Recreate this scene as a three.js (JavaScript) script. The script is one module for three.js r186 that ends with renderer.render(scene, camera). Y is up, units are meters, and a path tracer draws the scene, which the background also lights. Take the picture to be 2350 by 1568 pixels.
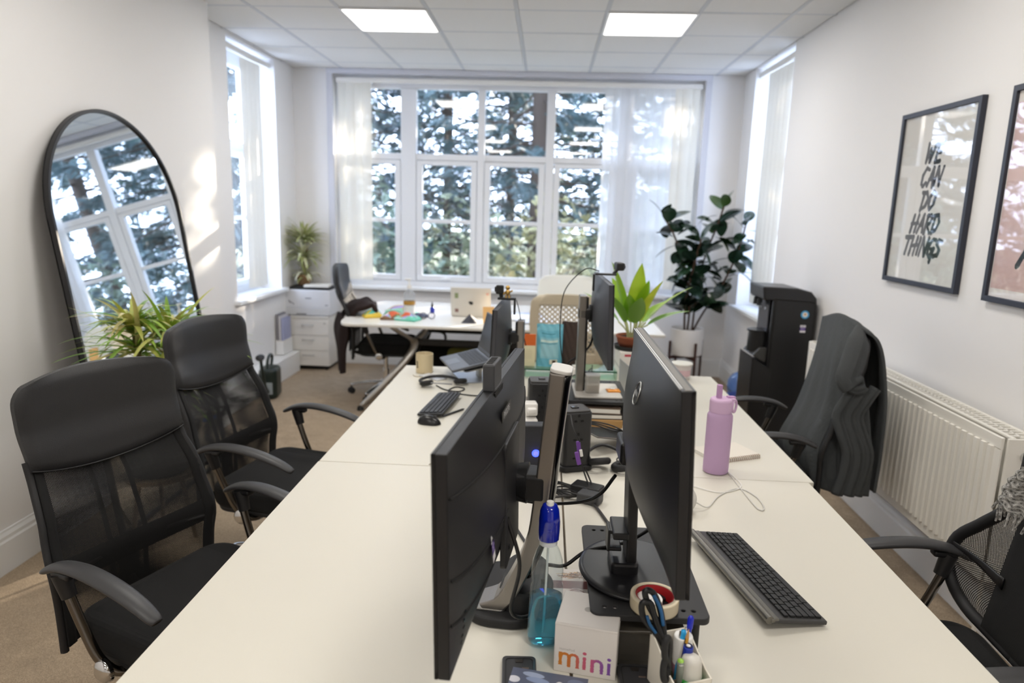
import * as THREE from 'three';
import { RoundedBoxGeometry } from 'three/addons/geometries/RoundedBoxGeometry.js';
import { mergeGeometries } from 'three/addons/utils/BufferGeometryUtils.js';
import { RectAreaLightUniformsLib } from 'three/addons/lights/RectAreaLightUniformsLib.js';
import { ImprovedNoise } from 'three/addons/math/ImprovedNoise.js';

RectAreaLightUniformsLib.init();
const scene = new THREE.Scene();
const renderer = new THREE.WebGLRenderer({ antialias: true });
renderer.toneMapping = THREE.LinearToneMapping;
renderer.shadowMap.enabled = true;

// ---------- camera (eye height, looking down the room, slightly pitched down) ----------
const camera = new THREE.PerspectiveCamera(52.68, 2350 / 1568, 0.05, 200);
camera.position.set(0, 1.635, 0);
camera.rotation.set(-0.1903, 0.0461, 0.0284, 'YXZ');
camera.focus = 1.75;
camera.userData.fStop = 2.6;
scene.add(camera);

// ---------- sky, sun, exposure ----------
scene.background = new THREE.Color(0.72, 0.87, 1.18).multiplyScalar(5.2);
const sun = new THREE.DirectionalLight(0xfff0dc, 15);
sun.position.set(0.5 * 40, 0.27 * 40, -0.85 * 40 - 5);
sun.target.position.set(0, 0, -5);
sun.castShadow = true;
Object.assign(sun.shadow.camera, { left: -14, right: 14, top: 14, bottom: -14, near: 1, far: 90 });
scene.add(sun, sun.target);
renderer.toneMappingExposure = 1.56;

// ---------- ceiling panel lights: two columns, four rows ----------
const CEIL = 2.93, LIGHT = new THREE.Color(1, 0.96, 0.90);
const panelSpots = [];
for (const x of [-1.156, 0.644]) for (const z of [-5.192, -2.792, -0.392, 2.008]) panelSpots.push([x, z]);
for (const [x, z] of panelSpots) {
  const l = new THREE.RectAreaLight(LIGHT, 9.5, 0.54, 0.54);
  l.position.set(x, CEIL - 0.03, z); l.rotation.x = -Math.PI / 2; scene.add(l);
}

// ---------- helpers ----------
const taken = {};
function numbered(n) { taken[n] = (taken[n] || 0) + 1; return taken[n] === 1 ? n : `${n}_${String(taken[n] - 1).padStart(3, '0')}`; }
function info(o, label, category, group) { o.userData.label = label; if (category) o.userData.category = category; if (group) o.userData.group = group; return o; }
function thing(name, label, category, p = [0, 0, 0], ry = 0, group) {
  const o = new THREE.Group(); o.name = numbered(name); o.position.set(...p); o.rotation.y = ry; scene.add(o);
  return info(o, label, category, group);
}
function solo(name, geo, m, label, category, p = [0, 0, 0], ry = 0, group) {
  const o = new THREE.Mesh(geo, m); o.name = numbered(name); o.position.set(...p); o.rotation.y = ry; o.castShadow = o.receiveShadow = true; scene.add(o);
  return info(o, label, category, group);
}
function part(par, name, geo, m, o = {}) {
  const me = new THREE.Mesh(geo, m); me.name = name; me.castShadow = me.receiveShadow = true;
  if (o.p) me.position.set(...o.p); if (o.r) me.rotation.set(...o.r); if (o.s) me.scale.set(...o.s);
  if (o.label) me.userData.label = o.label; if (o.kind) me.userData.kind = o.kind;
  par.add(me); return me;
}
function struct(name, par) { const g = new THREE.Group(); g.name = name; g.userData.kind = 'structure'; (par || scene).add(g); return g; }
function copyOf(src, label, p, ry, group) {
  const c = src.clone(); c.name = numbered(src.name.replace(/_\d{3}$/, '')); c.position.set(...p); c.rotation.y = ry; scene.add(c);
  c.userData = { ...src.userData, label }; if (group) c.userData.group = group; return c;
}
let seed = 7;
function rnd() { seed = (seed * 1664525 + 1013904223) >>> 0; return seed / 4294967296; }
const rr = (a, b) => a + (b - a) * rnd();
const noise = new ImprovedNoise();
const V = (x, y, z) => new THREE.Vector3(x, y, z);
function mv(g, p = [0, 0, 0], r = [0, 0, 0], s = [1, 1, 1]) {
  g.applyMatrix4(new THREE.Matrix4().compose(V(...p), new THREE.Quaternion().setFromEuler(new THREE.Euler(...r)), V(...s))); return g;
}
function mg(list) {
  return mergeGeometries(list.map((g) => {
    const n = g.index ? g.toNonIndexed() : g.clone();
    for (const k of Object.keys(n.attributes)) if (!['position', 'normal', 'uv'].includes(k)) n.deleteAttribute(k);
    if (!n.attributes.uv) n.setAttribute('uv', new THREE.BufferAttribute(new Float32Array(n.attributes.position.count * 2), 2));
    return n;
  }));
}
const box = (w, h, d, x = 0, y = 0, z = 0, r = 0) => mv(r > 0 ? new RoundedBoxGeometry(w, h, d, 2, Math.min(r, w / 2.05, h / 2.05, d / 2.05)) : new THREE.BoxGeometry(w, h, d), [x, y, z]);
const cyl = (r1, r2, h, x = 0, y = 0, z = 0, n = 24) => mv(new THREE.CylinderGeometry(r1, r2, h, n), [x, y, z]);
const ball = (r, x = 0, y = 0, z = 0, n = 20) => mv(new THREE.SphereGeometry(r, n, Math.ceil(n * 0.7)), [x, y, z]);
const tube = (pts, r, n = 24, k = 8, closed = false) => new THREE.TubeGeometry(new THREE.CatmullRomCurve3(pts.map((p) => V(...p)), closed, 'catmullrom', 0.5), n, r, k, closed);
const lathe = (pts, n = 32) => new THREE.LatheGeometry(pts.map((p) => new THREE.Vector2(...p)), n);
function rod(a, b, r1, r2 = r1, n = 12) {   // straight round bar from a to b
  const A = V(...a), B = V(...b), d = B.clone().sub(A), g = new THREE.CylinderGeometry(r2, r1, d.length(), n);
  g.applyQuaternion(new THREE.Quaternion().setFromUnitVectors(V(0, 1, 0), d.clone().normalize())); const m = A.add(B).multiplyScalar(0.5); return g.translate(m.x, m.y, m.z);
}
function rrect(w, h, r) {
  const s = new THREE.Shape(), x = -w / 2, y = -h / 2;
  s.moveTo(x + r, y); s.lineTo(x + w - r, y); s.absarc(x + w - r, y + r, r, -Math.PI / 2, 0); s.lineTo(x + w, y + h - r); s.absarc(x + w - r, y + h - r, r, 0, Math.PI / 2);
  s.lineTo(x + r, y + h); s.absarc(x + r, y + h - r, r, Math.PI / 2, Math.PI); s.lineTo(x, y + r); s.absarc(x + r, y + r, r, Math.PI, Math.PI * 1.5); return s;
}
const poly = (pts) => { const s = new THREE.Shape(); pts.forEach((p, i) => (i ? s.lineTo(...p) : s.moveTo(...p))); s.closePath(); return s; };
const ext = (shape, depth, bevel = 0, seg = 2, curve = 8) => new THREE.ExtrudeGeometry(shape, { depth: depth - 2 * bevel, bevelEnabled: bevel > 0, bevelSize: bevel, bevelThickness: bevel, bevelOffset: -bevel, bevelSegments: seg, curveSegments: curve }).translate(0, 0, bevel);
const plate = (w, d, t, r, bevel = 0) => mv(ext(rrect(w, d, r), t, bevel), [0, 0, 0], [-Math.PI / 2, 0, 0]);   // lies flat, bottom at y = 0
// a grid surface f(u, v) with u, v in 0..1; closed to a sheet of thickness t along the normal when t > 0
function sheet(f, nu, nv, t = 0) {
  const P = [], N = [], uv = [], idx = [], e = 1e-3;
  const at = (u, v) => f(u, v);
  for (let j = 0; j <= nv; j++) for (let i = 0; i <= nu; i++) {
    const u = i / nu, v = j / nv, p = at(u, v), du = at(Math.min(1, u + e), v).sub(at(Math.max(0, u - e), v)), dv = at(u, Math.min(1, v + e)).sub(at(u, Math.max(0, v - e)));
    const n = du.cross(dv).normalize(); P.push(p); N.push(n); uv.push(u, v);
  }
  const W = nu + 1, cnt = P.length, pos = [], push = (a) => pos.push(a.x, a.y, a.z);
  P.forEach(push);
  for (let j = 0; j < nv; j++) for (let i = 0; i < nu; i++) { const a = j * W + i; idx.push(a, a + 1, a + W, a + 1, a + W + 1, a + W); }
  if (t) {
    P.forEach((p, i) => push(p.clone().addScaledVector(N[i], -t))); uv.push(...uv);
    const base = idx.slice(); for (let i = 0; i < base.length; i += 3) idx.push(base[i] + cnt, base[i + 2] + cnt, base[i + 1] + cnt);
    const rim = []; for (let i = 0; i < W; i++) rim.push(i); for (let j = 1; j <= nv; j++) rim.push(j * W + nu); for (let i = nu - 1; i >= 0; i--) rim.push(nv * W + i); for (let j = nv - 1; j > 0; j--) rim.push(j * W);
    rim.forEach((a, k) => { const b = rim[(k + 1) % rim.length]; idx.push(a, a + cnt, b, b, a + cnt, b + cnt); });
  }
  const g = new THREE.BufferGeometry(); g.setAttribute('position', new THREE.Float32BufferAttribute(pos, 3)); g.setAttribute('uv', new THREE.Float32BufferAttribute(uv, 2)); g.setIndex(idx); g.computeVertexNormals(); return g;
}
// sweep of an ellipse a x b (a along "side", b along "up") down a list of points; taper(t) scales it
function sweep(pts, a, b, n = 24, k = 12, taper = () => 1, sideHint = V(1, 0, 0)) {
  const c = new THREE.CatmullRomCurve3(pts.map((p) => V(...p))), pos = [], idx = [], uv = [];
  for (let i = 0; i <= n; i++) {
    const t = i / n, p = c.getPointAt(t), d = c.getTangentAt(t), up = d.clone().cross(sideHint).normalize(), s = up.clone().cross(d).normalize(), q = taper(t);
    for (let j = 0; j < k; j++) { const an = (j / k) * 2 * Math.PI, o = p.clone().addScaledVector(s, Math.cos(an) * a * q).addScaledVector(up, Math.sin(an) * b * q); pos.push(o.x, o.y, o.z); uv.push(j / k, t); }
  }
  for (let i = 0; i < n; i++) for (let j = 0; j < k; j++) { const A = i * k + j, B = i * k + (j + 1) % k; idx.push(A, B, A + k, B, B + k, A + k); }
  for (const [r, f] of [[0, 1], [n, 0]]) { const q = c.getPointAt(r / n), ci = pos.length / 3; pos.push(q.x, q.y, q.z); uv.push(0, 0); for (let j = 0; j < k; j++) { const A = r * k + j, B = r * k + (j + 1) % k; f ? idx.push(ci, B, A) : idx.push(ci, A, B); } }
  const g = new THREE.BufferGeometry(); g.setAttribute('position', new THREE.Float32BufferAttribute(pos, 3)); g.setAttribute('uv', new THREE.Float32BufferAttribute(uv, 2)); g.setIndex(idx); g.computeVertexNormals();
  return g;
}
function curveAt(tab, x) { // smooth table lookup [[x, y], ...]
  if (x <= tab[0][0]) return tab[0][1];
  for (let i = 1; i < tab.length; i++) if (x <= tab[i][0]) { const [x0, y0] = tab[i - 1], [x1, y1] = tab[i], t = (x - x0) / (x1 - x0), s = t * t * (3 - 2 * t); return y0 + (y1 - y0) * (0.5 * t + 0.5 * s); }
  return tab[tab.length - 1][1];
}

// ---------- textures and materials ----------
function tex(w, h, fn, srgb = true) {
  const d = new Uint8Array(w * h * 4);
  for (let y = 0; y < h; y++) for (let x = 0; x < w; x++) { const c = fn(x, y), o = (y * w + x) * 4; d[o] = c[0]; d[o + 1] = c[1]; d[o + 2] = c[2]; d[o + 3] = 255; }
  const t = new THREE.DataTexture(d, w, h); t.wrapS = t.wrapT = THREE.RepeatWrapping; t.magFilter = THREE.LinearFilter; t.minFilter = THREE.LinearFilter; if (srgb) t.colorSpace = THREE.SRGBColorSpace; t.needsUpdate = true; return t;
}
function canvasTex(w, h, draw) {
  const c = document.createElement('canvas'); c.width = w; c.height = h; const g = c.getContext('2d'); draw(g, w, h);
  const t = new THREE.CanvasTexture(c); t.colorSpace = THREE.SRGBColorSpace; t.magFilter = THREE.LinearFilter; return t;
}
const tileNoise = (x, y, n, k, z) => { // periodic noise
  const u = x / n * k, v = y / n * k, a = noise.noise(u, v, z), b = noise.noise(u - k, v, z), c = noise.noise(u, v - k, z), d = noise.noise(u - k, v - k, z), s = x / n, t = y / n;
  return (a * (1 - s) + b * s) * (1 - t) + (c * (1 - s) + d * s) * t;
};
const rep = (t, x, y = x) => { const c = t.clone(); c.repeat.set(x, y); c.needsUpdate = true; return c; };
const M = (color, roughness = 0.6, o = {}) => new THREE.MeshStandardMaterial({ color, roughness, ...o });
const P = (color, roughness = 0.5, o = {}) => new THREE.MeshPhysicalMaterial({ color, roughness, ...o });
const grainT = tex(128, 128, () => { const v = 128 + (rnd() - 0.5) * 120; return [v, v, v]; }, false);
const softT = tex(256, 256, (x, y) => { const v = 128 + 80 * (tileNoise(x, y, 256, 6, 1.3) + 0.5 * tileNoise(x, y, 256, 14, 4.1)) + (rnd() - 0.5) * 16; return [v, v, v]; }, false);
const carpetT = tex(512, 512, (x, y) => { const f = rnd() - 0.5, n = tileNoise(x, y, 512, 10, 2.2) * 0.7 + tileNoise(x, y, 512, 40, 5.5) * 0.5, k = 1 + 0.10 * n + 0.34 * f; return [164 * k, 146 * k, 124 * k]; });
const weaveT = tex(64, 64, (x, y) => { const v = 110 + 70 * Math.sin(x * Math.PI / 4) * Math.sin(y * Math.PI / 4) + (rnd() - 0.5) * 40; return [v, v, v]; }, false);
const leatherT = tex(256, 256, (x, y) => { const n = Math.abs(tileNoise(x, y, 256, 40, 7.7)) + 0.6 * Math.abs(tileNoise(x, y, 256, 80, 3.7)), v = 60 + 260 * n; return [Math.min(255, v), Math.min(255, v), Math.min(255, v)]; }, false);
const netT = tex(32, 32, (x, y) => { const u = (x + 0.5) / 16 - 1, v = (y + 0.5) / 16 - 1, a = Math.hypot(u / 0.72, v / 0.62), b = Math.hypot((Math.abs(u) - 1) / 0.72, (Math.abs(v) - 1) / 0.62), d = Math.min(a / 0.66, b / 0.66); const k = d < 1 ? 0 : 255; return [k, k, k]; }, false);
const steel = M(0xc9c9c6, 0.28, { metalness: 1 }), chrome = M(0xdcdcdc, 0.09, { metalness: 1 }), alu = M(0xa8a7a4, 0.36, { metalness: 1 }), gold = M(0xc9a664, 0.3, { metalness: 1 });
const wallM = M(0xf1f0f0, 0.85, { bumpMap: rep(softT, 3), bumpScale: 0.0006 });
const trimM = M(0xeeeff0, 0.42), upvc = M(0xe4e6ea, 0.35), sillM = M(0xeceef0, 0.4);
const tileM = M(0xdfdedc, 0.92, { bumpMap: rep(grainT, 3), bumpScale: 0.0012 }), gridM = M(0xc3c5c9, 0.5);
const carpetM = M(0xffffff, 0.96, { map: carpetT, bumpMap: carpetT, bumpScale: 0.004 });
const deskM = P(0xdedace, 0.42, { bumpMap: rep(grainT, 6), bumpScale: 0.00012, specularIntensity: 0.8 }), deskEdge = M(0xe3ded2, 0.5);
const black = M(0x141416, 0.42), blackSoft = M(0x19191b, 0.62), blackMatt = M(0x101011, 0.85), blackGloss = P(0x08080a, 0.12), plastic = M(0x232326, 0.5), graphite = M(0x3c3d40, 0.5), greyM = M(0x8a8885, 0.5), whiteP = P(0xeceae6, 0.35), offWhite = M(0xe4e0d4, 0.55), paperM = M(0xf1efe9, 0.8);
const fabricBlack = M(0x0b0b0c, 0.95, { bumpMap: rep(weaveT, 40), bumpScale: 0.0006 });
const leather = M(0x232325, 0.46, { bumpMap: rep(leatherT, 3), bumpScale: 0.0005 });
const netM = M(0x0d0d0e, 0.75, { alphaMap: netT, alphaTest: 0.5, side: THREE.DoubleSide });
const glassM = P(0xffffff, 0.0, { transmission: 1, thickness: 0, ior: 1.5 });
const clearM = P(0xffffff, 0.03, { transmission: 1, thickness: 0.002, ior: 1.45 });
const screenM = P(0x050506, 0.2);
// ================= room shell =================
const XL = -2.33, XB = -2.54, XR = 1.82, ZB = -6.98, ZC = -4.85, ZF = 4.2;
const scaleUV = (g, a, b) => { const u = g.attributes.uv; for (let i = 0; i < u.count; i++) u.setXY(i, u.getX(i) * a, u.getY(i) * b); return g; };
{
  const fl = struct('floor'); const slab = new THREE.BoxGeometry(XR - XB + 0.6, 0.1, ZF - ZB + 0.6);
  const p = slab.attributes.position, u = slab.attributes.uv, cx = (XR + XB) / 2, cz = (ZF + ZB) / 2;
  for (let i = 0; i < p.count; i++) u.setXY(i, (p.getX(i) + cx) / 0.9, (p.getZ(i) + cz) / 0.9);
  part(fl, 'carpet', slab, carpetM, { p: [cx, -0.05, cz] });
}
// a wall panel with optional rectangular opening, lying along x or z
function wallBox(par, name, x0, x1, y0, y1, z0, z1, m = wallM) { return part(par, name, box(x1 - x0, y1 - y0, z1 - z0, (x0 + x1) / 2, (y0 + y1) / 2, (z0 + z1) / 2), m); }
const T = 0.22, TS = 0.36, HT = CEIL + 0.15;
const wl = struct('wall_left');
wallBox(wl, 'plaster', XL - TS - 0.21, XL, 0, HT, ZC, ZF + T);
const LW = { z0: -6.52, z1: -5.56, y0: 0.815, y1: 2.905 }, RW = { z0: -6.63, z1: -5.63, y0: 0.785, y1: 2.93 };
{
  const w = struct('wall_bay_left');
  wallBox(w, 'plaster', XB - TS, XB, 0, LW.y0, ZB - T, ZC); wallBox(w, 'plaster', XB - TS, XB, LW.y1, HT, ZB - T, ZC);
  wallBox(w, 'plaster', XB - TS, XB, LW.y0, LW.y1, LW.z1, ZC); wallBox(w, 'plaster', XB - TS, XB, LW.y0, LW.y1, ZB - T, LW.z0);
  const v = struct('wall_right');
  wallBox(v, 'plaster', XR, XR + TS, 0, HT, RW.z1, ZF + T); wallBox(v, 'plaster', XR, XR + TS, 0, RW.y0, ZB - T, RW.z1);
  wallBox(v, 'plaster', XR, XR + TS, RW.y1, HT, ZB - T, RW.z1); wallBox(v, 'plaster', XR, XR + TS, RW.y0, RW.y1, ZB - T, RW.z0);
}
const BW = { x0: -2.15, x1: 1.46, y0: 0.80, y1: 2.9 };
{
  const w = struct('wall_back');
  wallBox(w, 'plaster', XB, BW.x0, 0, HT, ZB - T, ZB); wallBox(w, 'plaster', BW.x1, XR, 0, HT, ZB - T, ZB);
  wallBox(w, 'plaster', BW.x0, BW.x1, 0, BW.y0, ZB - T, ZB); wallBox(w, 'plaster', BW.x0, BW.x1, BW.y1, HT, ZB - T, ZB);
  const f = struct('wall_front'); wallBox(f, 'plaster', XL, XR, 0, HT, ZF, ZF + T);
}
// ceiling: slab, T-bar grid and every lay-in tile
{
  const c = struct('ceiling'), gx = -0.2557, gz = -4.8917;
  part(c, 'slab', box(XR - XB + 0.8, 0.12, ZF - ZB + 0.8, (XR + XB) / 2, CEIL + 0.14, (ZF + ZB) / 2), tileM);
  const full = box(0.572, 0.016, 0.572, 0, 0, 0, 0.004);
  const isPanel = (x, z) => panelSpots.some(([a, b]) => Math.abs(a - x) < 0.1 && Math.abs(b - z) < 0.1);
  const xs = []; for (let k = -4; k <= 4; k++) xs.push(gx + 0.6 * k);
  for (let i = 0; i < xs.length - 1; i++) for (let r = -16; r < 4; r++) {
    const x0 = Math.max(xs[i], XB), x1 = Math.min(xs[i + 1], XR), z1 = gz - 0.6 * r, z0 = Math.max(z1 - 0.6, ZB), zt = Math.min(z1, ZF);
    if (x1 - x0 < 0.05 || zt - z0 < 0.05) continue;
    const mx = (x0 + x1) / 2, mz = (z0 + zt) / 2; if (isPanel(mx, mz)) continue;
    const w = x1 - x0 - 0.028, d = zt - z0 - 0.028;
    part(c, 'ceiling_tile', full, tileM, { p: [mx, CEIL + 0.003 + 0.002 * rnd(), mz], s: [w / 0.572, 1, d / 0.572] });
  }
  for (const x of xs) if (x > XB && x < XR) part(c, 'grid_bar', box(0.026, 0.02, ZF - ZB, x, CEIL + 0.006, (ZF + ZB) / 2), gridM);
  for (let r = -16; r < 4; r++) { const z = gz - 0.6 * r; if (z < ZF && z > ZB) part(c, 'grid_bar', box(XR - XB, 0.019, 0.026, (XR + XB) / 2, CEIL + 0.006, z), gridM); }
}
// LED panels
{
  const glow = new THREE.MeshStandardMaterial({ color: 0xffffff, roughness: 0.6, emissive: LIGHT, emissiveIntensity: 2.2 });
  const place = ['nearest the window on the left', 'over the left desks', 'behind the viewer on the left', 'at the rear left', 'nearest the window on the right', 'over the right desks', 'behind the viewer on the right', 'at the rear right'];
  panelSpots.forEach(([x, z], i) => {
    const t = thing('ceiling_light', `square white glowing LED ceiling panel ${place[i]}`, 'ceiling light', [x, CEIL - 0.004, z]);
    const frame = mg([box(0.594, 0.018, 0.016, 0, 0, 0.289), box(0.594, 0.018, 0.016, 0, 0, -0.289), box(0.016, 0.018, 0.562, 0.289), box(0.016, 0.018, 0.562, -0.289)]);
    part(t, 'frame', frame, trimM);
    part(t, 'diffuser', mv(ext(rrect(0.565, 0.565, 0.02), 0.006), [0, -0.004, 0], [Math.PI / 2, 0, 0]), glow);
  });
}
// skirting boards with a moulded top
function skirting(name, ax, fixed, a, b, dir, h = 0.19) {
  const prof = poly([[0, 0], [0.018, 0], [0.018, h - 0.05], [0.013, h - 0.04], [0.013, h - 0.025], [0.006, h - 0.01], [0.005, h], [0, h]].map(([x, y]) => [x * dir, y]));
  const s = struct(name), g = ext(prof, b - a);   // profile x = out from the wall, extruded along z
  part(s, 'board', mv(g, [fixed, 0, a]), trimM);
}
skirting('baseboard_left', 'z', XL, ZC, ZF, 1); skirting('baseboard_right', 'z', XR, ZB, ZF, -1);
{ // back skirting, facing the room
  const s = struct('baseboard_back'); part(s, 'board', box(XR - XB, 0.15, 0.018, (XR + XB) / 2, 0.075, ZB + 0.009), trimM); part(s, 'moulding', box(XR - XB, 0.03, 0.01, (XR + XB) / 2, 0.165, ZB + 0.005, 0.004), trimM);
  const d = struct('trim_1'); part(d, 'pipe_boxing', box(0.14, 0.20, ZC - ZB - 0.42, XB + 0.07, 0.10, (ZC + ZB) / 2 + 0.21, 0.004), trimM); // low white boxing along the bay wall
}
// ================= windows =================
// back window: frame in the recess, eight lights in two rows, casements below
const frameZ = ZB - 0.12;
const bar = (x0, x1, y0, y1, z = frameZ, d = 0.07) => box(x1 - x0, y1 - y0, d, (x0 + x1) / 2, (y0 + y1) / 2, z, 0.006);
{
  const w = struct('window_1');
  const colX = [[-2.09, -1.49], [-1.336, -0.722], [-0.653, -0.045], [0.041, 0.655], [0.80, 1.40]];
  const yT = [2.148, 2.763], yB = [0.85, 2.10];
  const f = [bar(BW.x0, BW.x1, 2.763, BW.y1), bar(BW.x0, BW.x1, BW.y0, 0.875), bar(BW.x0, colX[0][0], 0.875, 2.763, frameZ, 0.067), bar(colX[4][1], BW.x1, 0.875, 2.763, frameZ, 0.067), bar(BW.x0, BW.x1, 2.085, 2.148, frameZ, 0.064)];
  part(w, 'outer_frame', mg(f), upvc);
  for (let i = 0; i < 4; i++) part(w, 'mullion', bar(colX[i][1], colX[i + 1][0], 0.875, 2.763, frameZ + 0.006, 0.08), upvc);
  for (const [a, b] of colX) {
    part(w, 'glass_pane', box(b - a, yT[1] - yT[0], 0.004, (a + b) / 2, (yT[0] + yT[1]) / 2, frameZ - 0.015), glassM);
    const A = a + 0.004, B = b - 0.004, y0 = 0.878, y1 = 2.082, q = 0.058;
    const c = part(w, 'casement', mg([bar(A, B, y0, y0 + q, frameZ + 0.012, 0.066), bar(A, B, y1 - q + 0.015, y1, frameZ + 0.012, 0.066), bar(A, A + q, y0, y1, frameZ + 0.012, 0.063), bar(B - q, B, y0, y1, frameZ + 0.012, 0.063)]), upvc);
    part(c, 'glazing_bar', bar(A + q, B - q, 1.466, 1.506, frameZ + 0.014, 0.03), upvc);
    part(c, 'glass_pane', box(B - A - 2 * q, 0.53, 0.004, (A + B) / 2, 1.201, frameZ), glassM); part(c, 'glass_pane', box(B - A - 2 * q, 0.561, 0.004, (A + B) / 2, 1.787, frameZ), glassM);
    part(c, 'handle', mg([box(0.1, 0.016, 0.012, (A + B) / 2, y0 + 0.03, frameZ + 0.066, 0.005), box(0.022, 0.03, 0.03, (A + B) / 2, y0 + 0.03, frameZ + 0.054, 0.004)]), trimM);
  }
  part(w, 'window_sill', mg([box(BW.x1 - BW.x0 + 0.16, 0.035, 0.2, (BW.x0 + BW.x1) / 2, BW.y0 + 0.002, ZB - 0.04, 0.008)]), sillM);
  const a = struct('trim_2'), k = 0.06; // architrave round the opening
  part(a, 'architrave', mg([box(k, BW.y1 - 0.82, 0.022, BW.x0 - k / 2 + 0.01, (BW.y1 + 0.82) / 2, ZB + 0.011, 0.006), box(k, BW.y1 - 0.82, 0.022, BW.x1 + k / 2 - 0.01, (BW.y1 + 0.82) / 2, ZB + 0.011, 0.006), box(BW.x1 - BW.x0 + 0.1, 0.05, 0.026, (BW.x0 + BW.x1) / 2, BW.y1, ZB + 0.013, 0.006)]), M(0xd3d4dc, 0.45));
}
function sideWindow(name, wallX, o, W) { // o = +1 faces right into the room (left wall), -1 = right wall
  const w = struct(name), fx = wallX - o * 0.25, b = (z0, z1, y0, y1, x = fx, d = 0.07) => box(d, y1 - y0, z1 - z0, x, (y0 + y1) / 2, (z0 + z1) / 2, 0.006);
  const yt = 2.10, q = 0.055;
  part(w, 'outer_frame', mg([b(W.z0, W.z1, W.y1 - 0.13, W.y1), b(W.z0, W.z1, W.y0, W.y0 + 0.06), b(W.z0, W.z0 + 0.06, W.y0, W.y1, fx, 0.067), b(W.z1 - 0.06, W.z1, W.y0, W.y1, fx, 0.067), b(W.z0, W.z1, yt - 0.03, yt + 0.04, fx, 0.064)]), upvc);
  const z0 = W.z0 + 0.06, z1 = W.z1 - 0.06;
  part(w, 'glass_pane', box(0.004, W.y1 - 0.13 - yt - 0.04, z1 - z0, fx - o * 0.01, (W.y1 - 0.13 + yt + 0.04) / 2, (z0 + z1) / 2), glassM);
  const c = part(w, 'casement', mg([b(z0, z1, W.y0 + 0.06, W.y0 + 0.06 + q, fx + o * 0.01), b(z0, z1, yt - 0.03 - q, yt - 0.03, fx + o * 0.01), b(z0, z0 + q, W.y0 + 0.06, yt - 0.03, fx + o * 0.01, 0.067), b(z1 - q, z1, W.y0 + 0.06, yt - 0.03, fx + o * 0.01, 0.067)]), upvc);
  part(c, 'glazing_bar', b(z0 + q, z1 - q, 1.466, 1.506, fx + o * 0.01, 0.03), upvc);
  part(c, 'glass_pane', box(0.004, 1.466 - W.y0 - 0.06 - q, z1 - z0 - 2 * q, fx, (1.466 + W.y0 + 0.06 + q) / 2, (z0 + z1) / 2), glassM);
  part(c, 'glass_pane', box(0.004, yt - 0.03 - q - 1.506, z1 - z0 - 2 * q, fx, (yt - 0.03 - q + 1.506) / 2, (z0 + z1) / 2), glassM);
  part(c, 'handle', box(0.03, 0.1, 0.016, fx + o * 0.05, 1.25, z0 + q / 2, 0.006), trimM);
  part(w, 'window_sill', box(0.31, 0.035, W.z1 - W.z0 + 0.12, wallX - o * 0.10, W.y0 - 0.01, (W.z0 + W.z1) / 2, 0.008), sillM);
}
sideWindow('window_2', XB, 1, LW); sideWindow('window_3', XR, -1, RW);
// ================= vertical blinds =================
const slatCream = P(0xf0eee6, 0.8, { transmission: 0.16, thickness: 0, side: THREE.DoubleSide }), slatThin = P(0xf8f9fb, 0.8, { transmission: 0.6, thickness: 0, side: THREE.DoubleSide });
function slatGeo(w, h, c = 0.006) { return sheet((u, v) => V((u - 0.5) * w, v * h, c * (1 - (2 * u - 1) ** 2)), 6, 1); }
{
  const t = thing('vertical_blind', 'white vertical blind drawn to both ends of the big back window', 'blind', [0, 0, ZB - 0.03]);
  part(t, 'headrail', box(BW.x1 - BW.x0 - 0.06, 0.045, 0.05, (BW.x0 + BW.x1) / 2, 2.825, 0, 0.008), whiteP);
  const h = 2.8 - 0.875, y = 0.878;
  for (let i = 0; i < 4; i++) part(t, 'slat', slatGeo(0.092, h), slatCream, { p: [-2.055 + i * 0.08, y, 0.012 * (i % 2)], r: [0, 0.16, 0] });
  for (let i = 0; i < 9; i++) part(t, 'slat', slatGeo(0.09, h), slatThin, { p: [0.552 + i * 0.0785, y, 0.004 * (i % 2)], r: [0, 0.14, 0] });
  for (let i = 0; i < 3; i++) part(t, 'slat', slatGeo(0.092, h), slatCream, { p: [1.215 + i * 0.075, y, 0.014 * (i % 2) + 0.008], r: [0, -0.12, 0] });
  part(t, 'bottom_chain', tube([[-2.09, y + 0.01, 0.01], [-1.9, y + 0.004, 0.012], [-1.78, y + 0.01, 0.012]], 0.0016, 12, 5), whiteP);
  part(t, 'bottom_chain', tube([[0.51, y + 0.01, 0.01], [0.9, y + 0.002, 0.012], [1.4, y + 0.01, 0.012]], 0.0016, 20, 5), whiteP);
  const l = thing('vertical_blind', 'white vertical blind drawn into one narrow bundle in the left bay window', 'blind', [XB - 0.05, 0, 0]);
  part(l, 'headrail', box(0.05, 0.045, LW.z1 - LW.z0 - 0.04, 0, 2.84, (LW.z0 + LW.z1) / 2, 0.008), whiteP);
  for (let i = 0; i < 4; i++) part(l, 'slat', slatGeo(0.092, 1.93), slatCream, { p: [0.004 * i - 0.01, 0.88, -5.99 - i * 0.085], r: [0, 1.40, 0] });
  const r = thing('vertical_blind', 'white vertical blind drawn into one narrow bundle in the right bay window', 'blind', [XR + 0.045, 0, 0]);
  part(r, 'headrail', box(0.05, 0.045, RW.z1 - RW.z0 - 0.04, 0, 2.86, (RW.z0 + RW.z1) / 2, 0.008), whiteP);
  for (let i = 0; i < 5; i++) part(r, 'slat', slatGeo(0.104, 1.97), slatCream, { p: [0.010 - 0.004 * i, 0.86, -5.88 - i * 0.10], r: [0, -1.42, 0] });
}
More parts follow.
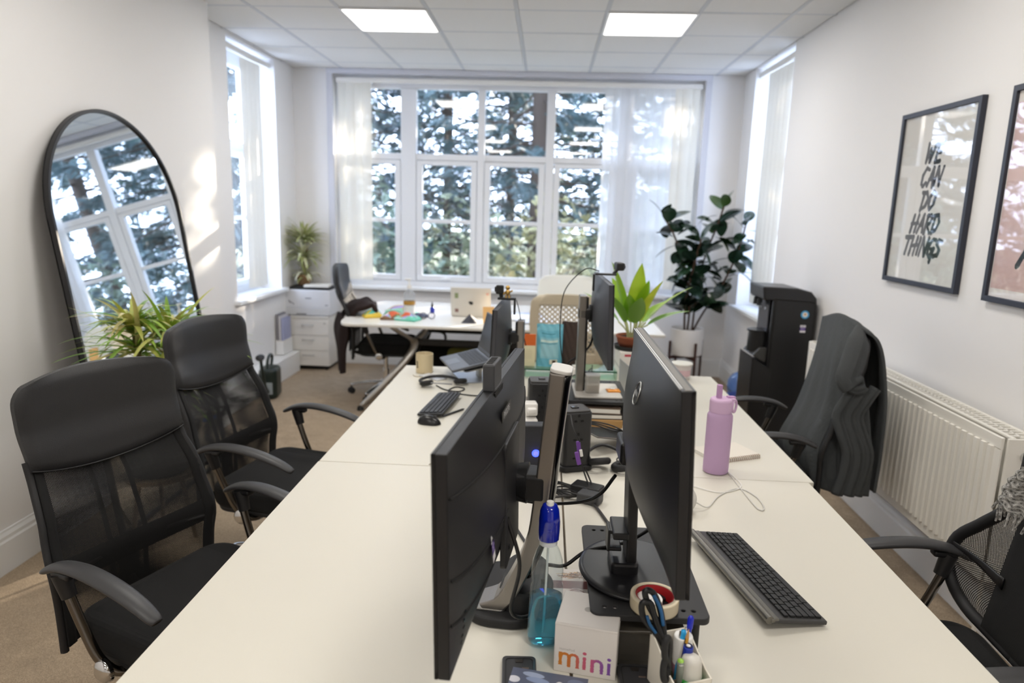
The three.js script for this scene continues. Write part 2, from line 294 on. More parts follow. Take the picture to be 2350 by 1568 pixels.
// ================= radiator =================
{
  const t = thing('radiator', 'white fluted panel radiator with top grille on the right wall', 'radiator', [XR, 0, 0]);
  const z0 = -4.3, z1 = -2.44, y0 = 0.325, y1 = 0.88, xF = -0.17;
  // convector front: pressed flutes
  const n = 44, pitch = (z1 - z0 - 0.06) / n, pts = [];
  pts.push([z0, 0]); pts.push([z0 + 0.03, 0]);
  for (let i = 0; i < n; i++) { const a = z0 + 0.03 + i * pitch; pts.push([a + pitch * 0.10, 0], [a + pitch * 0.26, 0.011], [a + pitch * 0.74, 0.011], [a + pitch * 0.90, 0]); }
  pts.push([z1, 0]);
  const s = new THREE.Shape(); pts.forEach((p, i) => (i ? s.lineTo(...p) : s.moveTo(...p))); s.lineTo(z1, -0.006); s.lineTo(z0, -0.006); s.closePath();
  const flute = ext(s, y1 - y0 - 0.085).applyMatrix4(new THREE.Matrix4().set(0, -1, 0, xF, 0, 0, 1, y0 + 0.042, -1, 0, 0, z0 + z1, 0, 0, 0, 1)); // x of the shape runs along the wall, y out of the panel
  const enamel = P(0xeeebe3, 0.35), enamelTwo = enamel.clone(); enamelTwo.side = THREE.DoubleSide;
  part(t, 'fluted_panel', flute, enamelTwo);
  part(t, 'panel_rim', mg([box(0.012, 0.045, z1 - z0, xF + 0.004, y1 - 0.0225, (z0 + z1) / 2, 0.004), box(0.012, 0.045, z1 - z0, xF + 0.004, y0 + 0.0225, (z0 + z1) / 2, 0.004)]), enamel);
  part(t, 'flute_ends', mg(Array.from({ length: n }, (_, i) => { const z = z0 + 0.03 + (i + 0.5) * pitch; return mg([box(0.010, 0.012, pitch * 0.6, xF - 0.002, y0 + 0.048, z, 0.004), box(0.010, 0.012, pitch * 0.6, xF - 0.002, y1 - 0.048, z, 0.004)]); })), enamel);
  part(t, 'side_panel', box(0.12, y1 - y0, 0.012, xF + 0.075, (y0 + y1) / 2, z1 + 0.006, 0.003), enamel); part(t, 'side_panel', box(0.12, y1 - y0, 0.012, xF + 0.075, (y0 + y1) / 2, z0 - 0.006, 0.003), enamel);
  const gb = []; for (let i = 0; i < 60; i++) gb.push(box(0.075, 0.006, 0.010, xF + 0.085, y1 - 0.005, z0 + 0.04 + i * (z1 - z0 - 0.08) / 59)); gb.push(box(0.014, 0.01, z1 - z0, xF + 0.042, y1 - 0.004, (z0 + z1) / 2, 0.003), box(0.014, 0.01, z1 - z0, xF + 0.13, y1 - 0.004, (z0 + z1) / 2, 0.003), box(0.006, 0.008, z1 - z0, xF + 0.085, y1 - 0.006, (z0 + z1) / 2));
  part(t, 'top_grille', mg(gb), enamel); part(t, 'rear_panel', box(0.012, y1 - y0 - 0.02, z1 - z0, xF + 0.12, (y0 + y1) / 2, (z0 + z1) / 2), enamel);
  part(t, 'plug', mg([mv(cyl(0.019, 0.019, 0.014), [xF + 0.08, y1 - 0.065, z1 + 0.018], [Math.PI / 2, 0, 0]), mv(cyl(0.011, 0.011, 0.01), [xF + 0.08, y1 - 0.065, z1 + 0.03], [Math.PI / 2, 0, 0], [1, 1, 1])]), chrome, { label: 'round chrome vent plug' });
  for (const z of [z0 + 0.3, z1 - 0.3]) part(t, 'bracket', box(0.046, 0.05, 0.03, -0.026, 0.5, z), enamel);
  for (const z of [z0 + 0.1, z1 - 0.1]) part(t, 'pipe', rod([xF + 0.08, y0 + 0.02, z], [xF + 0.08, 0.01, z], 0.008), enamel);
}
// ================= mirror =================
{
  const tilt = 8 * Math.PI / 180, t = new THREE.Group(); t.name = numbered('leaning_mirror'); scene.add(t);
  info(t, 'tall arched black framed mirror leaning on the left wall', 'mirror');
  // local: x along the wall, y up the glass, z out of the wall
  t.position.set(XL + 2.07 * Math.tan(tilt) + 0.012, 0.004, -3.585); t.rotation.set(0, Math.PI / 2, 0); t.rotateX(-tilt);
  const Wd = 1.12, Ht = 2.085, arch = (w, top) => { const s = new THREE.Shape(), r = w / 2, q = 0.98; s.moveTo(-r, (Wd - w) / 2); s.lineTo(r, (Wd - w) / 2); s.lineTo(r, top - r * q); s.absellipse(0, top - r * q, r, r * q, 0, Math.PI, false); s.lineTo(-r, (Wd - w) / 2); return s; };
  const outer = arch(Wd, Ht), hole = arch(Wd - 0.036, Ht - 0.018); const ring = arch(Wd, Ht); ring.holes.push(new THREE.Path(hole.getPoints(48)));
  part(t, 'frame', ext(ring, 0.03, 0.003, 2, 48), M(0x16161a, 0.4));
  part(t, 'mirror_glass', ext(hole, 0.006, 0, 1, 48).translate(0, 0, 0.012), M(0xe6ebee, 0.015, { metalness: 1 }));
  part(t, 'backing_board', ext(outer, 0.006, 0, 1, 48).translate(0, 0, 0.001), blackMatt);
}
// ================= posters =================
function brush(g, strokes, x, y, s, wd, col) {   // hand-brushed capitals from strokes
  g.strokeStyle = col; g.lineCap = 'round'; g.lineJoin = 'round';
  for (const st of strokes) for (let k = 0; k < 5; k++) {
    g.lineWidth = wd * (0.42 + 0.3 * rnd()); g.beginPath();
    st.forEach(([a, b], i) => { const X = x + (a + (1 - b) * 0.22) * s + rr(-1, 1) * wd * 0.2, Y = y + b * s * 0.9 + rr(-1, 1) * wd * 0.2; i ? g.lineTo(X, Y) : g.moveTo(X, Y); }); g.stroke();
  }
}
const GL = {
  W: [[[0, 0], [0.12, 1]], [[0.12, 1], [0.34, 0.3]], [[0.34, 0.3], [0.46, 1]], [[0.46, 1], [0.75, 0]]], E: [[[0.1, 0], [0.05, 1]], [[0.1, 0.02], [0.55, 0]], [[0.06, 0.5], [0.45, 0.46]], [[0.05, 1], [0.5, 0.97]]],
  C: [[[0.55, 0.1], [0.3, 0.02], [0.06, 0.4], [0.1, 0.85], [0.3, 1], [0.52, 0.85]]], A: [[[0, 1], [0.32, 0]], [[0.32, 0], [0.5, 1]], [[0.12, 0.62], [0.46, 0.58]]], N: [[[0, 1], [0.08, 0]], [[0.08, 0], [0.46, 1]], [[0.46, 1], [0.55, 0]]],
  D: [[[0.08, 0.02], [0.04, 1]], [[-0.06, 0.06], [0.3, 0.02], [0.55, 0.4], [0.4, 0.82], [0.02, 1]]], O: [[[0.3, 0.02], [0.08, 0.3], [0.06, 0.8], [0.26, 1], [0.5, 0.75], [0.52, 0.25], [0.3, 0.02]]], H: [[[0.06, 0], [0, 1]], [[0.5, 0], [0.42, 1]], [[-0.04, 0.55], [0.56, 0.44]]],
  R: [[[0.06, 0], [0.02, 1]], [[0.0, 0.06], [0.36, 0.02], [0.46, 0.26], [0.3, 0.48], [0.06, 0.52]], [[0.14, 0.52], [0.5, 1]]], T: [[[-0.02, 0.06], [0.6, 0]], [[0.28, 0.02], [0.22, 1]]], I: [[[0.14, 0], [0.08, 1]]], G: [[[0.52, 0.1], [0.28, 0.02], [0.06, 0.4], [0.1, 0.85], [0.3, 1], [0.46, 0.7]], [[0.26, 0.58], [0.54, 0.55], [0.44, 1.3]]], S: [[[0.5, 0.08], [0.22, 0.02], [0.1, 0.28], [0.42, 0.58], [0.4, 0.9], [0.02, 1]]], Y: [[[0, 0], [0.28, 0.5]], [[0.56, 0], [0.2, 1]]], U: [[[0.04, 0], [0.02, 0.8], [0.22, 1], [0.44, 0.8], [0.5, 0]]],
};
function words(g, rows, cx, y, s, lead, wd, col) { for (const r of rows) { let w = 0; for (const c of r) w += (c === 'I' ? 0.34 : c === 'W' ? 0.86 : 0.66) * s; let x = cx - w / 2; for (const c of r) { brush(g, GL[c], x, y + rr(-0.03, 0.03) * s, s * rr(0.94, 1.04), wd, col); x += (c === 'I' ? 0.34 : c === 'W' ? 0.86 : 0.66) * s; } y += lead; } }
function poster(name, label, z0, z1, y0, y1, print) {
  const t = thing(name, label, 'framed poster', [XR - 0.002, (y0 + y1) / 2, (z0 + z1) / 2], -Math.PI / 2), w = z1 - z0, h = y1 - y0, f = 0.024;
  const ring = poly([[-w / 2, -h / 2], [w / 2, -h / 2], [w / 2, h / 2], [-w / 2, h / 2]]), a = w / 2 - f, b = h / 2 - f, hole = new THREE.Path(); hole.moveTo(-a, -b); hole.lineTo(-a, b); hole.lineTo(a, b); hole.lineTo(a, -b); hole.lineTo(-a, -b); ring.holes.push(hole);
  part(t, 'frame', ext(ring, 0.024, 0.002, 2), M(0x2b2f3d, 0.42));
  part(t, 'print', new THREE.PlaneGeometry(w - 2 * f + 0.004, h - 2 * f + 0.004).translate(0, 0, 0.011), M(0xffffff, 0.8, { map: print }));
  part(t, 'backing_board', box(w - 0.01, h - 0.01, 0.006, 0, 0, 0.005), greyM);
  part(t, 'glazing', box(w - 2 * f + 0.002, h - 2 * f + 0.002, 0.002, 0, 0, 0.0155), glassM);
}
poster('wall_poster', 'black framed white poster of brushed black words WE CAN DO HARD THINGS', -3.785, -3.12, 1.318, 2.158,
  canvasTex(900, 1150, (g, w, h) => { g.fillStyle = '#e4e2dd'; g.fillRect(0, 0, w, h); words(g, ['WE', 'CAN', 'DO', 'HARD', 'THINGS'], w * 0.49, h * 0.185, 136, 158, 36, '#17181a'); }));
poster('wall_poster', 'black framed pink poster cut by the right edge of the picture', -2.925, -2.26, 1.318, 2.16,
  canvasTex(900, 1150, (g, w, h) => { g.fillStyle = '#ecE6e2'; g.fillRect(0, 0, w, h); g.fillStyle = '#dcbfba'; g.fillRect(10, 60, w - 20, h - 110); brush(g, GL.A, 215, h * 0.70, 170, 40, '#17181a'); }));
// ================= high-back mesh office chairs =================
// local: forward +z, base centre on the floor at the origin
const backZ = [[0.38, -0.232], [0.52, -0.228], [0.60, -0.222], [0.74, -0.262], [0.90, -0.335], [1.0, -0.362], [1.14, -0.37]];
const backW = [[0.38, 0.25], [0.50, 0.255], [0.62, 0.268], [0.76, 0.255], [0.88, 0.238], [0.98, 0.243], [1.06, 0.246], [1.14, 0.24]];
const backP = (u, y, off = 0) => V(u * curveAt(backW, y), y, curveAt(backZ, y) - 0.04 * (1 - u * u) + off);
function starBase(t, mStar, r = 0.31) {
  part(t, 'gas_lift', mg([cyl(0.025, 0.03, 0.16, 0, 0.16, 0), cyl(0.018, 0.018, 0.16, 0, 0.31, 0)]), mStar === chrome ? chrome : plastic);
  const arms = [], hub = cyl(0.045, 0.05, 0.06, 0, 0.105, 0);
  for (let i = 0; i < 5; i++) { const a = i * 2 * Math.PI / 5 + 0.5; arms.push(mv(sweep([[0, 0.115, 0.02], [0, 0.105, r * 0.55], [0, 0.078, r]], 0.021, 0.015, 10, 10, (q) => 1.15 - 0.4 * q), [0, 0, 0], [0, a, 0])); }
  part(t, 'star_base', mg([hub, ...arms]), mStar);
  for (let i = 0; i < 5; i++) {
    const a = i * 2 * Math.PI / 5 + 0.5, x = Math.sin(a) * r, z = Math.cos(a) * r;
    part(t, 'caster', mv(mg([mv(cyl(0.026, 0.026, 0.016, 0, 0, 0, 18), [-0.013, 0.026, 0], [0, 0, Math.PI / 2]), mv(cyl(0.026, 0.026, 0.016, 0, 0, 0, 18), [0.013, 0.026, 0], [0, 0, Math.PI / 2]), box(0.012, 0.028, 0.04, 0, 0.04, 0, 0.005), cyl(0.006, 0.006, 0.04, 0, 0.06, 0, 10)]), [x, 0, z], [0, a + 0.8, 0]), blackSoft);
  }
}
function seatGeo(w, d, y0, y1) { // soft cushion, front edge rolled down
  const g = mv(ext(rrect(w, d, 0.09), y1 - y0, 0.03, 4, 10), [0, y0, 0], [-Math.PI / 2, 0, 0]), p = g.attributes.position;
  for (let i = 0; i < p.count; i++) { const z = p.getZ(i), x = p.getX(i), k = Math.max(0, (z - d * 0.22) / (d * 0.28)); p.setY(i, p.getY(i) - 0.03 * k * k + 0.012 * (x / (w / 2)) ** 2 * (p.getY(i) > y0 + 0.04 ? 1 : 0)); }
  g.computeVertexNormals(); return g;
}
function armrest(t, sx, mTube) {
  const X = sx * 0.305;
  const a = part(t, 'armrest', mv(sweep([[0, 0.655, -0.20], [0, 0.682, -0.14], [0, 0.694, -0.05], [0, 0.682, 0.07], [0, 0.655, 0.17], [0, 0.63, 0.225]], 0.026, 0.013, 28, 16, (q) => 0.62 + 1.5 * Math.sqrt(Math.max(0, q * (1 - q))) * 0.62), [X, 0, 0]), M(0x3a3a3c, 0.45));
  part(a, 'socket', mg([rod([X, 0.665, -0.135], [X * 0.985, 0.60, -0.115], 0.024, 0.019), box(0.034, 0.02, 0.07, X, 0.668, -0.12, 0.008)]), black);
  part(t, 'arm_tube', tube([[X * 0.985, 0.63, -0.13], [X * 0.96, 0.52, -0.085], [X * 0.93, 0.43, -0.04], [X * 0.82, 0.385, 0.0], [X * 0.5, 0.372, 0.01]], 0.0135, 24, 10), mTube);
  part(t, 'pivot_disc', mv(lathe([[0, 0.018], [0.018, 0.018], [0.03, 0.01], [0.034, -0.004], [0, -0.006]], 24), [X * 0.94, 0.405, -0.02], [0, 0, -sx * Math.PI / 2]), chrome);
}
function makeMeshChair(label, group) {
  const t = thing('office_chair', label, 'office chair', [0, 0, 0], 0, group);
  starBase(t, chrome);
  part(t, 'mechanism', mg([box(0.16, 0.045, 0.24, 0, 0.385, 0.0, 0.012), box(0.3, 0.02, 0.06, 0, 0.395, 0.02, 0.006), box(0.06, 0.02, 0.22, 0, 0.38, -0.16, 0.006)]), black);
  part(t, 'lever', mg([rod([0.08, 0.385, 0.04], [0.24, 0.37, 0.06], 0.005), rod([0.22, 0.372, 0.058], [0.29, 0.36, 0.068], 0.009, 0.012)]), black);
  const st = part(t, 'seat', seatGeo(0.52, 0.50, 0.405, 0.495), fabricBlack, { p: [0, 0, 0.04] });
  part(st, 'seat_shell', mv(ext(rrect(0.50, 0.47, 0.085), 0.02, 0.006), [0, 0.392, 0], [-Math.PI / 2, 0, 0]), blackSoft);
  // mesh back, with fabric borders
  const net = (a, b, y0, y1, n = 20, m = 26, off = 0) => scaleUV(sheet((u, v) => backP(a + (b - a) * u, y0 + (y1 - y0) * v, off), n, m), (b - a) * 0.26 / 0.0046, (y1 - y0) / 0.0046);
  part(t, 'mesh_back', net(-0.94, 0.94, 0.40, 0.93), netM); part(t, 'rear_mesh', net(-0.94, 0.94, 0.40, 0.93, 20, 26, -0.022), netM);
  const bs = []; for (const s of [-1, 1]) bs.push(sheet((u, v) => backP(s * (0.89 + 0.11 * u), 0.385 + 0.56 * v, 0.004 * s * 0 + 0.002), 3, 26, 0.006)); bs.push(sheet((u, v) => backP(-1 + 2 * u, 0.545 + 0.075 * v - 0.02 * (1 - (2 * u - 1) ** 2) + 0.02, -0.006), 16, 3, 0.008)); bs.push(sheet((u, v) => backP(-1 + 2 * u, 0.385 + 0.03 * v, 0.002), 16, 2, 0.01));
  part(t, 'mesh_border', mg(bs), M(0x0a0a0b, 0.9, { side: THREE.DoubleSide }));
  const fr = []; for (const s of [-1, 1]) { const l = []; for (let i = 0; i <= 10; i++) { const y = 0.37 + i * 0.054; const q = backP(s, y); l.push([q.x + s * 0.004, q.y, q.z - 0.008]); } fr.push(tube(l, 0.0115, 30, 8)); }
  { const q = [[0.06, 0.30], [0.06, 0.9]]; for (const s of [-1, 1]) { const l = []; for (let i = 0; i <= 8; i++) { const y = 0.40 + i * 0.065; const p = backP(s * 0.22, y, -0.03); l.push([p.x, p.y, p.z]); } fr.push(tube(l, 0.008, 16, 6)); } fr.push(tube([[-0.258, 0.58, -0.235], [0, 0.59, -0.285], [0.258, 0.58, -0.235]], 0.010, 14, 6)); }
  part(t, 'back_frame', mg(fr), blackSoft);
  part(t, 'back_bracket', sweep([[0, 0.375, -0.05], [0, 0.36, -0.2], [0, 0.40, -0.285], [0, 0.55, -0.30]], 0.035, 0.008, 18, 10), black);
  // padded headrest
  const hp = (u, v, k) => { const yb = 0.885 - 0.04 * (1 - u * u), yt = 1.14 - 0.012 * u * u, y = yb + (yt - yb) * v, e = 1 - Math.pow(Math.abs(2 * v - 1), 6), q = backP(u * 1.03, y, 0); const dt = Math.max(0, 0.06 - (yt - y)), wdt = 1 - (0.06 - Math.sqrt(Math.max(0, 0.0036 - dt * dt))) / 0.25; return V(q.x * wdt, q.y, q.z + k * (0.010 + 0.022 * Math.pow(Math.max(0, e * (1 - Math.pow(Math.abs(u), 7))), 0.5))); };
  const hr = part(t, 'headrest', mg([sheet((u, v) => hp(2 * u - 1, v, 1), 28, 18), sheet((u, v) => hp(1 - 2 * u, v, -0.8), 28, 18), sheet((u, v) => { const s = u < 0.5 ? -1 : 1; return hp(2 * u - 1, 0, 1 - 1.8 * v); }, 28, 2), sheet((u, v) => hp(2 * u - 1, 1, -0.8 + 1.8 * v), 28, 2), sheet((u, v) => hp(-1, u, -0.8 + 1.8 * v).setX(hp(-1, u, 0).x), 18, 2), sheet((u, v) => hp(1, u, 1 - 1.8 * v), 18, 2)]), leather.clone());
  hr.material.side = THREE.DoubleSide;
  const piping = []; for (let i = 0; i <= 24; i++) { const u = -1 + i / 12, q = hp(u, 0.012, 1); piping.push([q.x, q.y, q.z + 0.001]); } part(hr, 'seam', tube(piping, 0.0028, 40, 6), black);
  for (const s of [-1, 1]) armrest(t, s, M(0x77726c, 0.18, { metalness: 1 }));
  return t;
}
const chairA = makeMeshChair('nearest black mesh high back chair at the left desk, under the mirror side', 'black mesh office chairs');
chairA.position.set(-1.0, 0, -1.83); chairA.rotation.y = 68 * Math.PI / 180;
const chairB = copyOf(chairA, 'second black mesh high back chair at the left desk, before the mirror', [-1.09, 0, -2.78], 78 * Math.PI / 180);
const chairC = copyOf(chairA, 'black high back chair at the far table with a dark brown coat on it', [-1.36, 0, -5.80], 96 * Math.PI / 180);
const chairD = copyOf(chairA, 'black mesh chair at the right desk hidden under a dark grey fleece', [1.04, 0, -3.25], -97 * Math.PI / 180);
// ================= dark brown coat on the far chair =================
{
  const brown = M(0x23130f, 0.95, { bumpMap: rep(weaveT, 30), bumpScale: 0.001, side: THREE.DoubleSide });
  const t = thing('coat', 'dark brown coat hanging over the far chair by the white drawers', 'coat');
  const net = (rows) => { const cs = rows.map((r) => new THREE.CatmullRomCurve3(r.map((q) => V(...q)))); return (u, v) => new THREE.CatmullRomCurve3(cs.map((c) => c.getPoint(u))).getPoint(v); };
  const f = net([[[-1.80, 0.66, -5.98], [-1.72, 0.75, -5.74], [-1.60, 0.74, -5.52]], [[-1.72, 0.76, -5.96], [-1.64, 0.825, -5.72], [-1.52, 0.80, -5.50]], [[-1.58, 0.80, -5.94], [-1.50, 0.865, -5.70], [-1.40, 0.83, -5.50]], [[-1.50, 0.77, -5.92], [-1.41, 0.83, -5.68], [-1.35, 0.79, -5.50]]]);
  part(t, 'body', sheet((u, v) => { const p = f(u, v); p.y += 0.014 * Math.sin(u * 11 + v * 5) * Math.sin(v * 9 + 1); return p; }, 26, 26, 0.03), brown);
  const h = net([[[-1.80, 0.69, -5.96], [-1.72, 0.72, -5.72], [-1.62, 0.70, -5.56]], [[-1.83, 0.60, -5.98], [-1.75, 0.58, -5.72], [-1.62, 0.56, -5.58]], [[-1.82, 0.40, -5.98], [-1.73, 0.38, -5.74], [-1.66, 0.42, -5.62]], [[-1.80, 0.20, -5.96], [-1.73, 0.19, -5.76], [-1.68, 0.22, -5.66]]]);
  part(t, 'tail', sheet((u, v) => { const p = h(u, v); p.x += 0.012 * Math.sin(u * 14 + v * 2); return p; }, 24, 26, 0.02), brown);
}
// ================= grey fleece over the right-hand chair =================
{
  const fleece = M(0x484b4d, 1, { bumpMap: rep(softT, 8), bumpScale: 0.004, side: THREE.DoubleSide });
  const t = thing('fleece', 'dark grey fleece draped over the chair beside the radiator', 'fleece');
  const net = (rows) => { const cs = rows.map((r) => new THREE.CatmullRomCurve3(r.map((q) => V(...q)))); return (u, v) => new THREE.CatmullRomCurve3(cs.map((c) => c.getPoint(u))).getPoint(v); };
  // front drape from the ridge over the headrest down to the hem, far edge to near edge
  const F = net([[[1.405, 1.145, -3.50], [1.40, 1.192, -3.28], [1.39, 1.165, -3.03]], [[1.35, 0.96, -3.42], [1.35, 1.01, -3.16], [1.385, 1.0, -2.99]], [[1.284, 0.73, -3.40], [1.325, 0.80, -3.10], [1.415, 0.82, -2.96]], [[1.205, 0.55, -3.38], [1.27, 0.59, -3.05], [1.435, 0.62, -2.95]], [[1.215, 0.51, -3.37], [1.30, 0.43, -3.0], [1.45, 0.43, -2.94]]]);
  part(t, 'front_drape', sheet((u, v) => { const p = F(u, v), k = v * (0.3 + 0.7 * u); p.x += 0.018 * k * Math.sin(u * 19 + 2.5 * v) + 0.010 * k * Math.sin(u * 41 + v * 6) - 0.012 * Math.sin(Math.PI * u) * Math.sin(Math.PI * v); p.z += 0.010 * k * Math.sin(v * 14 + u * 3); return p; }, 70, 60, 0.012), fleece);
  const B = net([[[1.405, 1.145, -3.50], [1.40, 1.192, -3.28], [1.39, 1.165, -3.03]], [[1.46, 1.12, -3.50], [1.47, 1.15, -3.28], [1.45, 1.12, -3.00]], [[1.50, 0.90, -3.48], [1.53, 0.92, -3.26], [1.50, 0.90, -2.98]], [[1.49, 0.68, -3.47], [1.54, 0.66, -3.24], [1.50, 0.66, -2.97]], [[1.48, 0.50, -3.46], [1.52, 0.46, -3.22], [1.485, 0.44, -2.96]]]);
  part(t, 'back_drape', sheet((u, v) => { const p = B(u, v); p.x += 0.014 * v * Math.sin(u * 23 + v * 4); return p; }, 50, 50, 0.012), fleece);
  // folded sleeve with stacked hem and the long S shaped folds on the near side
  const fold = (pts, a, b, q) => sweep(pts, a, b, 40, 16, q, V(0, 0, 1));
  part(t, 'sleeve', fold([[1.385, 1.16, -3.06], [1.345, 1.10, -2.97], [1.315, 1.02, -2.935], [1.30, 0.965, -2.925], [1.325, 0.935, -2.92]], 0.030, 0.052, (q) => 0.45 + 0.55 * Math.min(1, q * 3)), fleece);
  part(t, 'cuff', tube([[1.262, 0.985, -2.925], [1.285, 0.950, -2.915], [1.325, 0.930, -2.905], [1.365, 0.935, -2.91]], 0.013, 24, 10), fleece); part(t, 'cuff', tube([[1.268, 0.968, -2.93], [1.292, 0.932, -2.92], [1.33, 0.912, -2.91], [1.37, 0.918, -2.915]], 0.013, 24, 10), fleece);
  for (const [dx, r] of [[0, 0.020], [0.045, 0.024], [0.085, 0.020]]) part(t, 'fold', fold([[1.35 + dx, 0.92, -2.955], [1.315 + dx, 0.86, -2.95], [1.29 + dx, 0.79, -2.955], [1.315 + dx, 0.71, -2.945], [1.345 + dx, 0.63, -2.94], [1.345 + dx, 0.54, -2.945], [1.325 + dx, 0.43, -2.95]], r * 0.9, r * 1.3, () => 1), fleece);
}
// ================= near right chair: curved mesh back with cross straps =================
const nrc = thing('task_chair', 'black chair with rounded mesh back cut by the right edge', 'office chair', [1.07, 0, -1.66], -94 * Math.PI / 180);
{
  const t = nrc; starBase(t, chrome);
  part(t, 'mechanism', mg([box(0.16, 0.045, 0.24, 0, 0.385, 0, 0.012), box(0.05, 0.02, 0.3, 0, 0.385, -0.16, 0.006)]), black);
  part(t, 'seat', seatGeo(0.50, 0.48, 0.40, 0.485), fabricBlack, { p: [0, 0, 0.04] });
  // heart shaped outline, swept as the frame
  const half = [[0, 0.535], [0.12, 0.537], [0.22, 0.548], [0.295, 0.585], [0.33, 0.645], [0.318, 0.715], [0.25, 0.79], [0.17, 0.88], [0.145, 0.98], [0.145, 1.07], [0.11, 1.12], [0, 1.13]], out = half.concat(half.slice(1, -1).reverse().map(([x, y]) => [-x, y])); out.push(out[0]);
  const z = (x, y) => -0.17 - 0.10 * Math.max(0, y - 0.55) + 0.30 * x * x;
  part(t, 'back_frame', sweep(out.map(([x, y]) => [x, y, z(x, y)]), 0.017, 0.017, 96, 10, () => 1, V(0, 0, 1)), blackSoft);
  const rowsY = 30, g = sheet((u, v) => { const y = 0.54 + 0.585 * v; let w = 0; for (let i = 0; i < 11; i++) { const [xa, ya] = out[i], [xb, yb] = out[i + 1]; if ((ya - y) * (yb - y) <= 0 && yb !== ya) w = Math.max(w, Math.abs(xa + (xb - xa) * (y - ya) / (yb - ya))); } const x = (2 * u - 1) * w; return V(x, y, z(x, y)); }, 24, rowsY);
  part(t, 'mesh_back', scaleUV(g, 0.6 / 0.0068, 0.6 / 0.0068), netM);
  part(t, 'lumbar_panel', sheet((u, v) => { const y = 0.545 + 0.34 * v, x = (2 * u - 1) * (0.13 - 0.03 * v); return V(x, y, z(x, y) + 0.016); }, 10, 12, 0.008), M(0x0c0c0d, 0.9, { bumpMap: rep(weaveT, 12), bumpScale: 0.001 }));
  for (const k of [-1, 1]) part(t, 'strap', sweep([[k * 0.32, 0.70, z(0.32, 0.7) + 0.012], [k * 0.2, 0.70, z(0.2, 0.7) + 0.016], [k * 0.09, 0.695, z(0.1, 0.7) + 0.02]], 0.004, 0.012, 14, 8, (q) => 0.45 + 1.1 * q, V(0, 0, 1)), black);
  part(t, 'back_bracket', sweep([[0, 0.375, -0.05], [0, 0.38, -0.18], [0, 0.46, -0.25], [0, 0.62, -0.235]], 0.03, 0.008, 18, 10), black);
  for (const s of [-1, 1]) armrest(t, s, M(0x77726c, 0.18, { metalness: 1 }));
}
// grey chunky knit over its top
{
  const knitT = tex(64, 64, (x, y) => { const u = (x % 32) / 16 - 1, v = (y % 32) / 16 - 1, d = Math.hypot(u * (1 + 0.5 * v), v), k = d < 0.36 ? 96 : 196 + 34 * Math.cos(d * 5) + (rnd() - 0.5) * 44; return [k, k, k]; });
  const knitBump = rep(knitT, 1), m = M(0xe6e3de, 1, { map: knitT, bumpMap: knitBump, bumpScale: 0.006, side: THREE.DoubleSide });
  const t = thing('knit_scarf', 'light grey chunky knitted scarf hung over the near right chair', 'scarf', [1.07, 0, -1.66], -94 * Math.PI / 180);
  const f = (u, v) => { const s = 2 * u - 1, k = Math.abs(2 * v - 1), front = v < 0.5, y = 1.13 - 0.02 * s * s - (front ? 0.19 : 0.22) * Math.pow(k, 1.1) * (1 + 0.18 * Math.sin(u * 4)); const x = 0.075 + s * (0.14 + 0.06 * k - 0.02 * Math.sin(k * 6)); const n = 0.006 * Math.sin(u * 60) * Math.sin(v * 90); return V(x + 0.02, y + 0.004 * Math.sin(u * 70), -0.225 + 0.06 * (1.1 - y) + (front ? 0.075 : -0.07) * Math.sqrt(Math.min(1, k * 3)) + 0.022 * Math.sin(s * 7 + k) + n); };
  part(t, 'body', scaleUV(sheet(f, 90, 110, 0.02), 14, 24), m);
  const fr = []; for (let i = 0; i < 34; i++) { const q = f(i / 33, 0); fr.push(rod([q.x, q.y + 0.005, q.z], [q.x + rr(-0.01, 0.01), q.y - rr(0.02, 0.045), q.z + rr(-0.012, 0.012)], 0.0045, 0.003, 6)); }
  part(t, 'fringe', mg(fr), m, { kind: 'stuff' });
}
// ================= desks =================
const DY = 0.73;
function desk(label, x0, x1, z0, z1, legs) {
  const t = thing('desk', label, 'desk', [(x0 + x1) / 2, 0, (z0 + z1) / 2], 0), w = x1 - x0, d = z1 - z0;
  part(t, 'desktop', box(w, 0.025, d, 0, DY - 0.0125, 0, 0.002), deskM);
  for (const z of legs) { for (const x of [-w / 2 + 0.05, w / 2 - 0.05]) part(t, 'leg', box(0.05, DY - 0.06, 0.05, x, (DY - 0.06) / 2, z, 0.004), whiteP); part(t, 'cross_beam', box(w - 0.05, 0.045, 0.05, 0, DY - 0.05, z, 0.004), whiteP); }
  part(t, 'frame_beam', box(0.04, 0.05, d - 0.16, w / 2 - 0.12, DY - 0.05, 0), whiteP);
  return t;
}
desk('near left white bench desk with the ultrawide monitor at its inner edge', -0.787, 0.077, -2.303, -0.745, [-0.72, 0.70]);
desk('far left white bench desk with laptop, mug and small keyboard', -0.785, 0.077, -3.852, -2.307, [-0.70, 0.68]);
const dR1 = desk('near right white bench desk with the full size keyboard', 0.083, 0.938, -2.309, -0.75, [-0.72, 0.70]);
const dR2 = desk('far right white bench desk with the lilac bottle and notebook', 0.083, 0.957, -3.862, -2.313, [-0.70, 0.68]);
